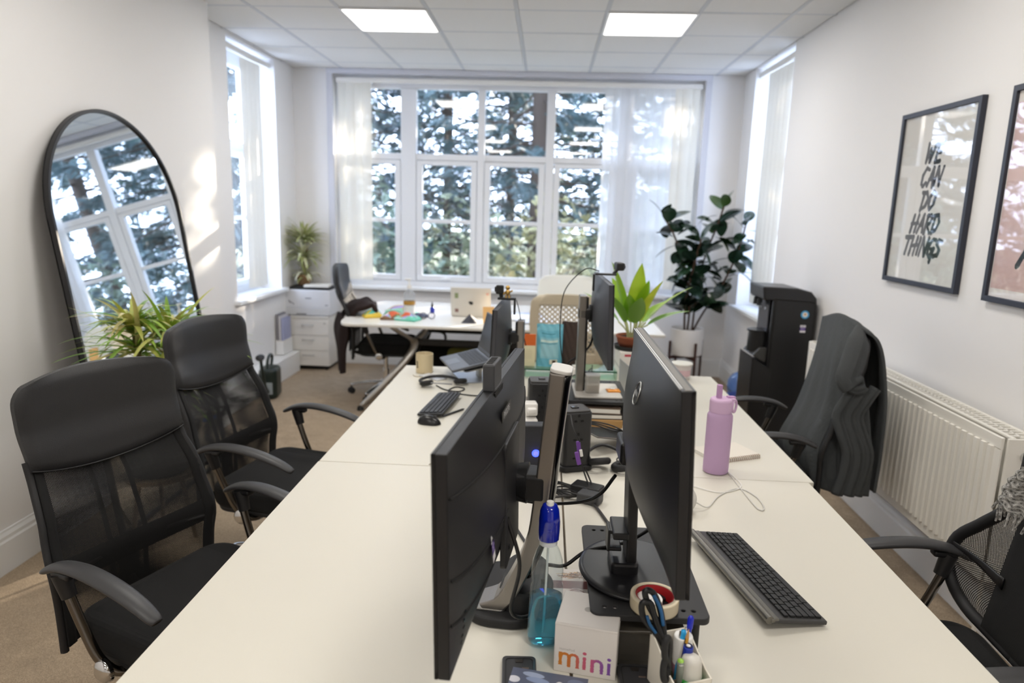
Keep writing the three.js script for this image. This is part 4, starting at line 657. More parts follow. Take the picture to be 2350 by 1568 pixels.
// --- blue capped spray bottle ---
{
  const t = thing('spray_bottle', 'clear spray bottle with blue cap and half full blue liquid', 'spray bottle', [0.026, DY, -1.325], 0.1);
  const prof = (k) => [[0.0, 0.003], [0.030, 0.003], [0.037, 0.008], [0.0385, 0.022], [0.037, 0.06], [0.035, 0.11], [0.0345, 0.135], [0.032, 0.142], [0.0325, 0.150], [0.0335, 0.170], [0.031, 0.192], [0.024, 0.214], [0.0175, 0.226], [0.0165, 0.236]].map(([r, y]) => [Math.max(0, r - k), y]);
  const fl = (g) => mv(g, [0, 0, 0], [0, 0, 0], [1, 1, 0.72]);
  part(t, 'bottle', fl(lathe(prof(0), 48)), P(0xf2f7f8, 0.03, { transmission: 0.97, thickness: 0, ior: 1.5, side: THREE.DoubleSide }));
  part(t, 'liquid', fl(lathe([[0, 0.006], [0.029, 0.006], [0.0355, 0.010], [0.0368, 0.022], [0.0355, 0.06], [0.0335, 0.112], [0, 0.112]], 48)), P(0x6fd0e6, 0.03, { transmission: 0.86, thickness: 0.05, ior: 1.2, attenuationColor: new THREE.Color(0.16, 0.72, 0.88), attenuationDistance: 0.075 }));
  part(t, 'dip_tube', rod([0, 0.235, 0], [-0.004, 0.03, 0.003], 0.0024, 0.0024, 10), M(0xe8ecec, 0.4));
  part(t, 'collar', cyl(0.0185, 0.0185, 0.010, 0, 0.232, 0, 32), P(0xd9dee4, 0.2));
  const blue = P(0x0620a8, 0.14, { clearcoat: 0.6 });
  const cap = sheet((u, v) => { const a = u * 2 * Math.PI, y = 0.238 + 0.084 * v, w = curveAt([[0, 0.0215], [0.25, 0.0222], [0.5, 0.0222], [0.75, 0.0200], [0.92, 0.0145], [1, 0.0]], v), d = curveAt([[0, 0.0195], [0.3, 0.021], [0.6, 0.024], [0.85, 0.018], [1, 0.0]], v); return V(Math.sin(a) * w, y, Math.cos(a) * d + 0.004 * Math.sin(v * 3)); }, 40, 24);
  part(t, 'cap', cap, blue); part(t, 'trigger', mg([mv(ball(0.0115, 0, 0.268, 0.017), [0, 0, 0], [0, 0, 0], [1, 1, 0.9]), box(0.012, 0.05, 0.008, 0, 0.275, 0.018, 0.003)]), blue);
  part(t, 'nozzle', mv(cyl(0.007, 0.009, 0.008), [0, 0.318, 0.004]), whiteP);
}
// --- tape roll ---
{
  const t = thing('tape_roll', 'roll of beige packing tape with a red core on the riser', 'tape', [0.246, riser2Y - 0.001 + 0.0005, -1.298]);
  part(t, 'tape', lathe([[0.039, 0.001], [0.0485, 0.001], [0.049, 0.004], [0.049, 0.026], [0.0485, 0.029], [0.039, 0.029], [0.039, 0.001]], 56), M(0xcfc2a6, 0.4)); part(t, 'core', lathe([[0.0365, 0.002], [0.039, 0.001], [0.039, 0.029], [0.0365, 0.028], [0.0365, 0.002]], 56), M(0xa01018, 0.6, { side: THREE.DoubleSide }));
  const a = thing('charging_puck', 'white round charging puck lying inside the tape roll', 'charger', [0.236, riser2Y, -1.300]);
  part(a, 'body', lathe([[0, 0.001], [0.025, 0.001], [0.027, 0.004], [0.027, 0.018], [0.025, 0.021], [0, 0.0215]], 40), whiteP); part(a, 'face_ring', mv(new THREE.TorusGeometry(0.009, 0.0005, 6, 28), [0, 0.0215, 0], [Math.PI / 2, 0, 0]), M(0xbcb6b2, 0.5));
  part(a, 'connector', box(0.004, 0.003, 0.022, -0.022, 0.018, 0.024, 0.001), chrome);
}
// --- pen holder: white box, rim sloping down to the front ---
const PH = { p: [0.279, DY, -1.176], ry: 0.36 };
{
  const t = thing('pen_holder', 'white pen holder box with a sloping rim full of pens', 'pen holder', PH.p, PH.ry), W = 0.078, D = 0.096, yb = 0.112, yf = 0.068, th = 0.003;
  const card = M(0xe6e0d3, 0.6, { bumpMap: rep(grainT, 2), bumpScale: 0.0002 });
  const side = (x) => mv(ext(poly([[-D / 2, 0], [D / 2, 0], [D / 2, yf], [D * 0.30, yf + 0.006], [-D * 0.34, yb], [-D / 2, yb]]), th), [x, 0, 0], [0, -Math.PI / 2, 0], [1, 1, 1]);
  // shape x = local z after the turn
  part(t, 'side_panel', side(-W / 2 + th), card); part(t, 'side_panel', side(W / 2), card);
  part(t, 'front_panel', box(W, yf, th, 0, yf / 2, D / 2 - th / 2), card); part(t, 'back_panel', box(W, yb, th, 0, yb / 2, -D / 2 + th / 2), card); part(t, 'floor_panel', box(W, th, D, 0, th / 2, 0), card); part(t, 'divider', box(W - 0.006, 0.055, 0.002, 0, 0.03, 0.02), M(0x5d5348, 0.8));
}
function inHolder(name, label, cat, local, build, lean = [0, 0, 0]) { // stands in the holder at a local spot
  const t = thing(name, label, cat), c = Math.cos(PH.ry), s = Math.sin(PH.ry), [x, y, z] = local; t.position.set(PH.p[0] + x * c + z * s, PH.p[1] + y, PH.p[2] - x * s + z * c); t.rotation.set(lean[0], PH.ry + lean[1], lean[2]); build(t); return t;
}
{
  const loop = (cx, cy, rx, ry, tilt, r = 0.0062) => { const p = []; for (let i = 0; i < 20; i++) { const a = i / 20 * Math.PI * 2, x = Math.cos(a) * rx, y = Math.sin(a) * ry; p.push([cx + x * Math.cos(tilt) - y * Math.sin(tilt), cy + x * Math.sin(tilt) + y * Math.cos(tilt), 0]); } return p; };
  inHolder('scissors', 'scissors with black and blue handles standing in the pen holder', 'scissors', [-0.006, 0.012, -0.018], (t) => {
    part(t, 'handle', sweep([[0.004, 0.085, 0], [-0.004, 0.11, 0], [-0.018, 0.132, 0], [-0.024, 0.155, 0], [-0.019, 0.176, 0], [-0.006, 0.174, 0], [-0.003, 0.15, 0], [0.001, 0.12, 0], [0.006, 0.095, 0]], 0.0065, 0.006, 50, 12, () => 1, V(0, 0, 1)), black, { label: 'long black handle loop' });
    part(t, 'handle', sweep([[0.006, 0.085, -0.004], [0.010, 0.12, -0.006], [0.010, 0.16, -0.006], [0.002, 0.192, -0.006], [-0.010, 0.196, -0.006], [-0.010, 0.17, -0.006], [0.001, 0.13, -0.005], [0.004, 0.10, -0.004]], 0.0065, 0.006, 50, 12, () => 1, V(0, 0, 1)), black, { label: 'upper black handle loop' });
    part(t, 'handle_grip', sweep([[-0.006, 0.115, 0.005], [-0.014, 0.135, 0.006], [-0.016, 0.152, 0.006]], 0.003, 0.003, 16, 10, () => 1, V(0, 0, 1)), M(0x1f5c8f, 0.45), { label: 'blue soft grip' }); part(t, 'handle_grip', sweep([[0.0105, 0.125, 0.0], [0.011, 0.16, 0.0], [0.004, 0.188, 0.0]], 0.0035, 0.0035, 20, 10, () => 1, V(0, 0, 1)), M(0x1f5c8f, 0.45), { label: 'blue soft grip' });
    part(t, 'blade', mg([box(0.013, 0.09, 0.0018, 0.004, 0.047, 0.001), box(0.013, 0.09, 0.0018, 0.001, 0.047, -0.0012)]), steel);
  }, [-0.06, -0.40, 0.24]);
  inHolder('scissors', 'scissors with all black handles leaning out of the pen holder', 'scissors', [-0.026, 0.010, 0.012], (t) => {
    for (const k of [-1, 1]) { const L = loop(k * 0.004, 0.104 + k * 0.022, 0.0085, 0.024, -0.10); part(t, 'handle', sweep(L.concat([L[0]]), 0.0062, 0.006, 48, 12, () => 1, V(0, 0, 1)), blackSoft); }
    part(t, 'shank', rod([-0.003, 0.085, 0], [0.002, 0.055, 0], 0.006, 0.005), blackSoft);
    part(t, 'blade', mg([box(0.012, 0.06, 0.0018, 0.003, 0.032, 0.001), box(0.012, 0.06, 0.0018, 0.0, 0.032, -0.0012)]), steel);
  }, [0.05, 0.5, 0.22]);
  inHolder('pencil', 'yellow and black striped pencil in the pen holder', 'pencil', [-0.010, 0.006, 0.008], (t) => {
    part(t, 'shaft', mv(new THREE.CylinderGeometry(0.0036, 0.0036, 0.118, 6), [0, 0.06, 0]), M(0xc08f2a, 0.45)); part(t, 'stripe', mg([box(0.0076, 0.116, 0.0018, 0, 0.06, 0)]), M(0x1d1a14, 0.5)); part(t, 'tip', mg([mv(new THREE.CylinderGeometry(0.0008, 0.0036, 0.017, 6), [0, 0.1275, 0])]), M(0xb98d5c, 0.7)); part(t, 'lead', mv(new THREE.CylinderGeometry(0.0002, 0.0009, 0.004, 6), [0, 0.137, 0]), M(0x35322f, 0.5));
  }, [-0.10, 0, -0.16]);
  inHolder('marker_pen', 'dark blue marker pen with a ringed cap end', 'pen', [0.010, 0.004, 0.004], (t) => {
    part(t, 'barrel', mg([lathe([[0, 0], [0.0085, 0], [0.0088, 0.06], [0.0095, 0.064], [0.0098, 0.105], [0.0088, 0.108], [0, 0.108]], 10)]), M(0x16309a, 0.35)); part(t, 'end_ring', mv(new THREE.TorusGeometry(0.0066, 0.0012, 8, 24), [0, 0.109, 0], [Math.PI / 2, 0, 0]), M(0x0b1340, 0.4)); part(t, 'end_mark', cyl(0.004, 0.004, 0.001, 0, 0.109, 0), whiteP);
  }, [0.02, 0, -0.02]);
  inHolder('ballpoint_pen', 'light blue ballpoint pen behind the dark blue marker', 'pen', [0.000, 0.006, -0.012], (t) => {
    part(t, 'barrel', cyl(0.0055, 0.0055, 0.10, 0, 0.05, 0, 14), P(0x2f93c8, 0.2)); part(t, 'cap', lathe([[0.0062, 0.09], [0.0065, 0.118], [0.004, 0.124], [0, 0.125]], 16), P(0x1f9ad8, 0.2)); part(t, 'clip', box(0.002, 0.03, 0.003, -0.007, 0.108, 0), steel);
  }, [-0.05, 0, -0.10]);
  inHolder('ballpoint_pen', 'royal blue ballpoint pen end behind the white bottle', 'pen', [0.034, 0.006, -0.036], (t) => {
    part(t, 'barrel', cyl(0.0045, 0.0045, 0.12, 0, 0.06, 0, 14), P(0x1630b0, 0.2)); part(t, 'cap', lathe([[0.0058, 0.112], [0.006, 0.133], [0.003, 0.137], [0, 0.137]], 16), P(0x0c22b4, 0.2));
  }, [0, 0, -0.05]);
  inHolder('felt_pen', 'grey green felt pen with a glittering bright end', 'pen', [-0.010, 0.004, 0.020], (t) => {
    part(t, 'barrel', lathe([[0, 0], [0.0065, 0], [0.0068, 0.088], [0.0062, 0.092], [0, 0.092]], 18), M(0x8f958a, 0.4)); part(t, 'end_cap', mv(ball(0.0062, 0, 0.091, 0), [0, 0, 0]), P(0xa8dc5a, 0.15)); part(t, 'ring', mv(new THREE.TorusGeometry(0.0064, 0.001, 6, 20), [0, 0.087, 0], [Math.PI / 2, 0, 0]), chrome);
  }, [0.02, 0, 0.03]);
  inHolder('white_bottle', 'white plastic tube with a black dot in the pen holder', 'bottle', [0.018, 0.004, -0.022], (t) => {
    part(t, 'body', lathe([[0, 0], [0.0175, 0], [0.018, 0.004], [0.018, 0.108], [0.0165, 0.112], [0.0135, 0.110], [0, 0.109]], 32), whiteP); part(t, 'dot', mv(cyl(0.0022, 0.0022, 0.001), [-0.003, 0.092, 0.0178], [Math.PI / 2, 0, 0.0]), black); part(t, 'notch', mg([box(0.002, 0.05, 0.001, 0.004, 0.06, 0.0182), box(0.002, 0.05, 0.001, -0.006, 0.06, 0.0178)]), M(0x9a938f, 0.6)); part(t, 'print_band', lathe([[0.0183, 0.03], [0.0183, 0.055]], 32), M(0xb07f92, 0.5));
  });
  inHolder('glue_stick', 'green glue bottle with a frosted white cap', 'glue', [0.010, 0.004, 0.022], (t) => {
    part(t, 'body', lathe([[0, 0], [0.021, 0], [0.0225, 0.004], [0.0225, 0.05], [0.0205, 0.058], [0, 0.058]], 32), P(0x1c8a2e, 0.25)); part(t, 'cap', lathe([[0.0205, 0.056], [0.0205, 0.06], [0.0185, 0.088], [0.017, 0.094], [0.012, 0.098], [0, 0.099]], 32), P(0xece8df, 0.35, { transmission: 0.25, thickness: 0 }));
  });
}
// --- two black device stands peeping out at the front edge, patterned booklet ---
function deviceStand(label, p, ry) {
  const t = thing('phone_stand', label, 'phone stand', p, ry), tone = M(0x38383b, 0.45);
  part(t, 'body', mv(ext(rrect(0.068, 0.14, 0.010), 0.014, 0.003), [0, 0.001, 0], [-Math.PI / 2, 0, 0]), tone); const r = rrect(0.054, 0.12, 0.008); r.holes.push(new THREE.Path(rrect(0.0525, 0.1185, 0.0075).getPoints()));
  part(t, 'inner_line', mv(ext(r, 0.0008), [0, 0.0152, 0], [-Math.PI / 2, 0, 0]), blackMatt); part(t, 'latch', mv(ext(poly([[-0.009, 0], [0.009, 0], [0.007, -0.009], [-0.007, -0.009]]), 0.001), [0, 0.0152, -0.056], [-Math.PI / 2, 0, 0]), M(0x2a2420, 0.5)); part(t, 'slot', box(0.014, 0.001, 0.004, 0.012, 0.0155, -0.03, 0.001), M(0x6a5a50, 0.5));
  return t;
}
deviceStand('dark grey flat phone stand left of the white cube box', [-0.022, DY, -1.185], 0.05); deviceStand('dark grey flat phone stand right of the white cube box', [0.205, DY, -1.18], 0.0);
{
  const t = thing('booklet', 'blue grey booklet with pale oval spots on the near desk edge', 'booklet', [0.03, DY + 0.0185, -1.150], -0.16);
  const m = canvasTex(512, 360, (g, w, h) => { g.fillStyle = '#646a80'; g.fillRect(0, 0, w, h); for (const [x, y, rx, ry, c] of [[150, 50, 75, 26, '#a9b4cf'], [185, 100, 80, 28, '#95a3c6'], [30, 120, 40, 34, '#e6e6ef'], [330, 110, 26, 32, '#f2f0f0'], [440, 70, 60, 40, '#7b86a4'], [260, 240, 90, 40, '#a9b4cf'], [90, 250, 60, 30, '#c5cbdd'], [440, 260, 60, 34, '#dfe2ec']]) { g.fillStyle = c; g.beginPath(); g.ellipse(x, y, rx, ry, 0.1, 0, 7); g.fill(); } });
  part(t, 'pages', box(0.148, 0.004, 0.10, 0, -0.0005, 0, 0.0006), paperM); part(t, 'cover', mv(new THREE.PlaneGeometry(0.148, 0.10), [0, 0.0018, 0], [-Math.PI / 2, 0, 0]), M(0xffffff, 0.35, { map: m }));
}
// --- printed photo under the riser, clear file boxes ---
{
  const ph = canvasTex(256, 300, (g, w, h) => { g.fillStyle = '#e4dcd4'; g.fillRect(0, 0, w, h); for (let i = 0; i < 40; i++) { g.strokeStyle = ['#5c3620', '#a06a3c', '#2e1a10', '#c9a06a'][i % 4]; g.lineWidth = 4; g.beginPath(); g.moveTo(90 + rr(0, 160), 20 + rr(0, 70)); g.lineTo(70 + rr(0, 180), 30 + rr(0, 60)); g.stroke(); } g.fillStyle = '#7a4a48'; g.fillRect(20, 110, 220, 70); for (let i = 0; i < 40; i++) { g.strokeStyle = i % 2 ? '#e9d7d2' : '#94605c'; g.lineWidth = 3; g.beginPath(); g.arc(170, 230, rr(6, 56), rr(0, 6), rr(0, 6) + 1); g.stroke(); } });
  const t = thing('photo_card', 'printed photo card lying between the two near monitors', 'card', [0.082, DY, -1.555], 0.02); part(t, 'card', box(0.12, 0.0012, 0.155, 0, 0.001, 0), paperM); part(t, 'print', mv(new THREE.PlaneGeometry(0.118, 0.153), [0, 0.0018, 0], [-Math.PI / 2, 0, 0]), M(0xffffff, 0.3, { map: ph }));
  const f = thing('storage_box', 'smoky clear plastic storage box under the near riser', 'box', [0.222, DY, -1.345], 0.02), sm = P(0x8f8a80, 0.12, { transmission: 0.75, thickness: 0, ior: 1.45 });
  for (const [w, h, d, x, y, z] of [[0.165, 0.0025, 0.16, 0, 0.0015, 0], [0.165, 0.07, 0.0025, 0, 0.036, 0.079], [0.165, 0.07, 0.0025, 0, 0.036, -0.079], [0.0025, 0.07, 0.158, 0.081, 0.036, 0], [0.0025, 0.07, 0.158, -0.081, 0.036, 0]]) part(f, 'panel', box(w, h, d, x, y, z), sm); part(f, 'lid', box(0.17, 0.008, 0.165, 0, 0.075, 0, 0.003), P(0x6c665c, 0.2, { transmission: 0.5, thickness: 0 }));
}
// ================= cable clutter between the monitors =================
function socketTower(label, p, ry, h = 0.235, w = 0.105) {
  const t = thing('power_tower', label, 'power tower', p, ry);
  part(t, 'body', mv(ext(rrect(w, w * 0.92, 0.014), h, 0.006), [0, 0, 0], [-Math.PI / 2, 0, 0]), M(0x222224, 0.4)); part(t, 'foot', mv(ext(rrect(w * 1.16, w * 1.08, 0.02), 0.022, 0.005), [0, 0, 0], [-Math.PI / 2, 0, 0]), black); part(t, 'top_cap', mv(ext(rrect(w * 0.92, w * 0.84, 0.012), 0.006, 0.002), [0, h, 0], [-Math.PI / 2, 0, 0]), M(0x4b4a4a, 0.45)); part(t, 'switch', box(0.026, 0.008, 0.018, 0.0, h + 0.007, 0.005, 0.002), blackGloss);
  for (const k of [0, 1]) for (let r = 0; r < 3; r++) { const g = mg([box(0.007, 0.010, 0.004, 0, 0.014, 0), box(0.010, 0.006, 0.004, -0.012, -0.006, 0), box(0.010, 0.006, 0.004, 0.012, -0.006, 0)]); part(t, 'socket', mv(g, k ? [0, 0.055 + r * 0.068, w * 0.46] : [w * 0.5, 0.055 + r * 0.068, 0], k ? [0, 0, 0] : [0, Math.PI / 2, 0]), blackMatt); }
  return t;
}
socketTower('black power tower with three pin sockets behind the ultrawide stand', [0.118, DY, -2.36], 0.35, 0.215); socketTower('black power tower carrying white plugs, further back', [0.0, DY, -2.68], 0.1, 0.235);
function plug(label, p, m, s = 1, lead) { const t = thing('plug_adapter', label, 'plug', p, 0.2); part(t, 'body', mg([box(0.05 * s, 0.052 * s, 0.05 * s, 0, 0.026 * s, 0, 0.008), box(0.036 * s, 0.02 * s, 0.03 * s, 0, 0.026 * s, 0.03 * s, 0.006)]), m); if (lead) part(t, 'lead', tube(lead, 0.0032, 24, 6), m); return t; }
plug('white plug adapter uppermost on the back power tower', [-0.04, 0.845, -2.60], whiteP); const pl2 = plug('white plug adapter with a purple label below the upper one', [-0.038, 0.785, -2.585], whiteP, 1.0, [[0.02, 0.03, 0.02], [0.05, 0.02, 0.04], [0.06, -0.03, 0.05], [0.03, -0.055, 0.05]]); decal(pl2, 'asset_label', 0.02, 0.045, purpleTag, 60, 120, MX([-0.008, 0.026, 0.0462], [0, 0, 0]), 'purple label'); plug('black plug adapter lowest on the back power tower', [-0.03, 0.731, -2.57], blackSoft, 1.15);
{
  const t = thing('mini_computer', 'small black computer box with a glowing blue power ring', 'computer', [-0.04, DY - 0.013 + 0.0175, -2.185], 0.12);
  part(t, 'case', box(0.15, 0.205, 0.05, 0, 0.1035, 0, 0.005), M(0x232428, 0.5)); part(t, 'power_button', mv(cyl(0.008, 0.008, 0.003), [0.026, 0.112, 0.026], [Math.PI / 2, 0, 0]), steel);
  part(t, 'power_ring', mv(new THREE.TorusGeometry(0.0105, 0.0022, 8, 32), [0.026, 0.112, 0.0262]), new THREE.MeshStandardMaterial({ color: 0x3344ff, emissive: 0x3b4dff, emissiveIntensity: 2.5 })); part(t, 'foot_pad', box(0.13, 0.005, 0.05, 0, -0.001, 0, 0.002), black); const l = new THREE.PointLight(0x3b4dff, 0.0015, 0.3); l.position.set(0.026, 0.112, 0.034); t.add(l);
}
function cable(label, p, pts, r, m = black, n = 50, name = 'cable') { return solo(name, tube(pts, r, n, 6), m, label, 'cable', p); }
cable('grey black power cable running from the adapters to the badged monitor', [0.12, DY, -2.06], [[-0.12, 0.005, 0.02], [-0.06, 0.012, 0.0], [0.02, 0.016, -0.005], [0.06, 0.008, 0.05], [0.10, 0.006, 0.2], [0.13, 0.01, 0.30], [0.17, 0.02, 0.36], [0.20, 0.05, 0.33]], 0.0048, M(0x2c2a29, 0.5));
cable('black cable bowed across the desk to the spray bottle', [0.02, DY, -1.62], [[0.01, 0.10, 0.15], [0.05, 0.09, 0.13], [0.10, 0.118, 0.11], [0.17, 0.132, 0.10], [0.215, 0.16, 0.11], [0.245, 0.21, 0.15], [0.25, 0.26, 0.2]], 0.0046);
cable('black cable trailing behind the ultrawide stand', [-0.02, DY, -1.78], [[-0.08, 0.006, -0.2], [-0.03, 0.005, -0.04], [0.02, 0.005, 0.10], [0.04, 0.03, 0.2]], 0.004);
{
  const t = thing('power_adapter', 'black power bricks and looped leads lying between the near monitors', 'power adapter', [0.135, DY, -2.12], -0.45);
  part(t, 'brick', box(0.10, 0.030, 0.055, 0.02, 0.015, -0.02, 0.006), black); part(t, 'brick', box(0.075, 0.034, 0.05, 0.055, 0.017, 0.045, 0.008), graphite); for (let i = 0; i < 4; i++) part(t, 'lead', tube(Array.from({ length: 14 }, (_, k) => { const a = k / 14 * Math.PI * 2; return [-0.03 + Math.cos(a) * (0.05 + 0.006 * i), 0.006 + 0.006 * i + 0.004 * Math.sin(a * 3 + i), 0.03 + Math.sin(a) * (0.022 + 0.004 * i)]; }), 0.0032, 40, 6, true), black);
}
{
  const t = thing('usb_plug', 'two purple tagged cable plugs hanging before the power tower', 'cable', [0.12, DY, -2.20]);
  part(t, 'plug', mv(box(0.014, 0.045, 0.010, 0.03, 0.14, 0.04, 0.003), [0, 0, 0], [0, 0, 0.15]), M(0x6b3f93, 0.4)); part(t, 'plug', mv(box(0.014, 0.045, 0.010, 0.034, 0.105, 0.05, 0.003), [0, 0, 0], [0, 0, 0.25]), M(0x7a4aa2, 0.4)); part(t, 'plug_tip', mv(box(0.010, 0.024, 0.006, 0.042, 0.122, 0.048, 0.002), [0, 0, 0], [0, 0, 0.2]), whiteP);
  part(t, 'lead', tube([[-0.02, 0.235, -0.02], [-0.01, 0.2, 0.03], [0.012, 0.165, 0.045]], 0.0026, 20, 6), black); part(t, 'lead', tube([[0.02, 0.09, 0.05], [0.035, 0.05, 0.06], [0.05, 0.02, 0.08]], 0.003, 20, 6), black); part(t, 'lead', tube([[0.03, 0.08, 0.05], [0.045, 0.05, 0.055], [0.06, 0.02, 0.075]], 0.003, 20, 6), black);
}
{
  const t = thing('headset', 'black headset and coiled cables lying behind the badged monitor', 'headset', [0.26, DY, -2.36], 0.3);
  part(t, 'ear_cushion', mv(new THREE.TorusGeometry(0.032, 0.013, 10, 28), [-0.05, 0.03, 0], [1.2, 0, 0.3]), blackSoft); part(t, 'ear_cushion', mv(new THREE.TorusGeometry(0.032, 0.013, 10, 28), [0.03, 0.022, 0.035], [1.4, 0.2, 0]), blackSoft); part(t, 'headband', tube([[-0.08, 0.03, 0], [-0.07, 0.05, -0.05], [0, 0.06, -0.08], [0.06, 0.04, -0.03], [0.06, 0.022, 0.03]], 0.006, 30, 8), black);
  for (let i = 0; i < 3; i++) part(t, 'lead', tube(Array.from({ length: 12 }, (_, k) => { const a = k / 12 * Math.PI * 2; return [0.075 + Math.cos(a) * (0.035 + 0.008 * i), 0.008 + 0.008 * i, 0.0 + Math.sin(a) * (0.03 + 0.01 * i)]; }), 0.0026, 36, 6, true), black);
}
{ // tablet edge, khaki card, wooden block, books under the far riser
  const t = thing('tablet', 'thin black tablet with a silver edge propped behind the power tower', 'tablet', [0.27, DY + 0.052, -2.60], 0.55); t.rotation.z = -0.2; part(t, 'body', box(0.22, 0.008, 0.15, 0, 0, 0, 0.003), black); part(t, 'edge', box(0.222, 0.003, 0.152, 0, 0.001, 0, 0.0012), alu);
  solo('card_folder', mg([box(0.10, 0.15, 0.004, 0, 0.075, 0, 0.001), box(0.012, 0.012, 0.006, 0.03, 0.13, 0.002)]), M(0xa39f7a, 0.7), 'khaki green card folder leaning by the far riser', 'folder', [0.385, DY, -2.70], 0.35); solo('wooden_block', box(0.06, 0.028, 0.05, 0, 0.014, 0, 0.003), M(0xc99f74, 0.7), 'small pale wooden block beside the badged monitor', 'block', [0.385, DY, -2.45], 0.4);
  const bk = (name, label, w, h, d, y, c, ry) => { const b = thing('book', label, 'book', [0.25, DY + y, -2.96], ry, undefined); part(b, 'pages', box(w - 0.006, h - 0.006, d - 0.004, 0, h / 2, 0), paperM); part(b, 'cover', mg([box(w, 0.0028, d, 0, 0.0014, 0), box(w, 0.0028, d, 0, h - 0.0014, 0), box(0.003, h, d, -w / 2 + 0.0015, h / 2, 0)]), M(c, 0.6)); };
  bk('book', 'black covered book lowest under the far riser', 0.19, 0.022, 0.24, 0.034, 0x2a2625, 0.03); bk('book', 'brown covered book topmost under the far riser', 0.185, 0.024, 0.23, 0.057, 0x8a7768, -0.02); const c = thing('cardboard_box', 'flat brown cardboard box at the foot of the far riser books', 'box', [0.255, DY, -2.95]); part(c, 'carton', box(0.19, 0.033, 0.24, 0, 0.0165, 0, 0.002), M(0xb08a58, 0.8));
  for (let i = 0; i < 3; i++) cable(['black cable looping over the cardboard box', 'second black cable curling before the far riser', 'black cable lying across the propped tablet'][i], [0.25, DY, -2.62], [[-0.12, 0.03 + 0.02 * i, -0.1 + 0.03 * i], [-0.04, 0.06, -0.06 - 0.02 * i], [0.04, 0.055 + 0.01 * i, 0.0], [0.11, 0.04, 0.03 * i - 0.04], [0.15, 0.006, 0.05]], 0.0032);
}
// ================= far desk things =================
{ // glass shelf with packets
  const t = thing('glass_shelf', 'low green edged glass shelf at the far end of the desks', 'shelf', [0.165, DY, -3.76]);
  part(t, 'glass_top', box(0.60, 0.008, 0.17, 0, 0.046, 0, 0.002), P(0xbfe3d2, 0.02, { transmission: 0.9, thickness: 0, ior: 1.5 })); part(t, 'glass_edge', box(0.60, 0.008, 0.003, 0, 0.046, 0.0865), P(0x1c5a45, 0.15));
  for (const x of [-0.27, 0.27]) for (const z of [-0.06, 0.06]) part(t, 'foot', cyl(0.012, 0.012, 0.042, x, 0.021, z), alu);
}
const GY = DY + 0.051;
{
  const t = thing('desk_calendar', 'cream card with an orange top standing on the glass shelf', 'calendar', [-0.083, GY, -3.73], 0.06);
  part(t, 'card', box(0.082, 0.178, 0.012, 0, 0.089, 0, 0.001), M(0xe6dcb8, 0.7)); part(t, 'orange_band', box(0.083, 0.062, 0.0126, 0, 0.148, 0), M(0xd9692a, 0.7)); part(t, 'printed_grid', mg([...Array.from({ length: 5 }, (_, i) => box(0.05, 0.0008, 0.0004, -0.006, 0.045 + i * 0.012, 0.0063)), ...Array.from({ length: 6 }, (_, i) => box(0.0008, 0.05, 0.0004, -0.03 + i * 0.0098, 0.069, 0.0063))]), M(0xb5ad93, 0.8));
}
function pouch(label, p, ry, w, h, d, m, print) {
  const t = thing('pouch', label, 'pouch', p, ry);
  const f = (s) => (u, v) => { const a = 2 * u - 1, k = Math.pow(1 - v, 0.8), b = s * d / 2 * (1 - Math.pow(Math.abs(a), 3)) * (0.05 + 0.95 * k) + 0.002 * Math.sin(u * 23 + v * 17); return V(s * a * w / 2 * (1 - 0.03 * k), v * h + 0.004 * Math.sin(u * 9) * v, b); };
  part(t, 'front_sheet', sheet(f(1), 22, 22), print || m); part(t, 'back_sheet', sheet(f(-1), 22, 22), m); part(t, 'gusset', mv(ext(rrect(w * 0.9, d * 0.8, d * 0.38), 0.004, 0.001), [0, 0, 0], [-Math.PI / 2, 0, 0]), m); part(t, 'seal', box(w * 0.98, 0.014, 0.003, 0, h - 0.006, 0, 0.001), m);
  return t;
}
pouch('light teal foil pouch with white label bands on the glass shelf', [0.035, GY, -3.75], 0.05, 0.145, 0.235, 0.05, M(0x6fb9cf, 0.35), M(0xffffff, 0.35, { side: THREE.DoubleSide, map: canvasTex(256, 400, (g, w, h) => { g.fillStyle = '#6db6cc'; g.fillRect(0, 0, w, h); g.fillStyle = '#7fc3d6'; g.fillRect(0, 0, w, 60); g.fillStyle = '#8ec3cf'; g.fillRect(36, 130, 184, 190); g.fillStyle = '#cfe0da'; g.fillRect(40, 150, 170, 18); g.fillStyle = '#3d8299'; g.fillRect(40, 176, 160, 7); g.fillRect(50, 84, 130, 8); for (let i = 0; i < 7; i++) { g.fillStyle = 'rgba(230,245,245,.35)'; g.fillRect(46, 200 + i * 15, 150, 5); } g.fillStyle = '#dfd8c6'; g.fillRect(130, 330, 80, 44); g.fillStyle = '#3a2a20'; g.fillRect(158, 338, 34, 28); }) }));
pouch('dark brown creased foil pouch beside the teal pouch', [0.158, GY, -3.765], -0.06, 0.115, 0.25, 0.05, M(0x3d2e28, 0.4, { bumpMap: rep(softT, 2), bumpScale: 0.006, side: THREE.DoubleSide }));
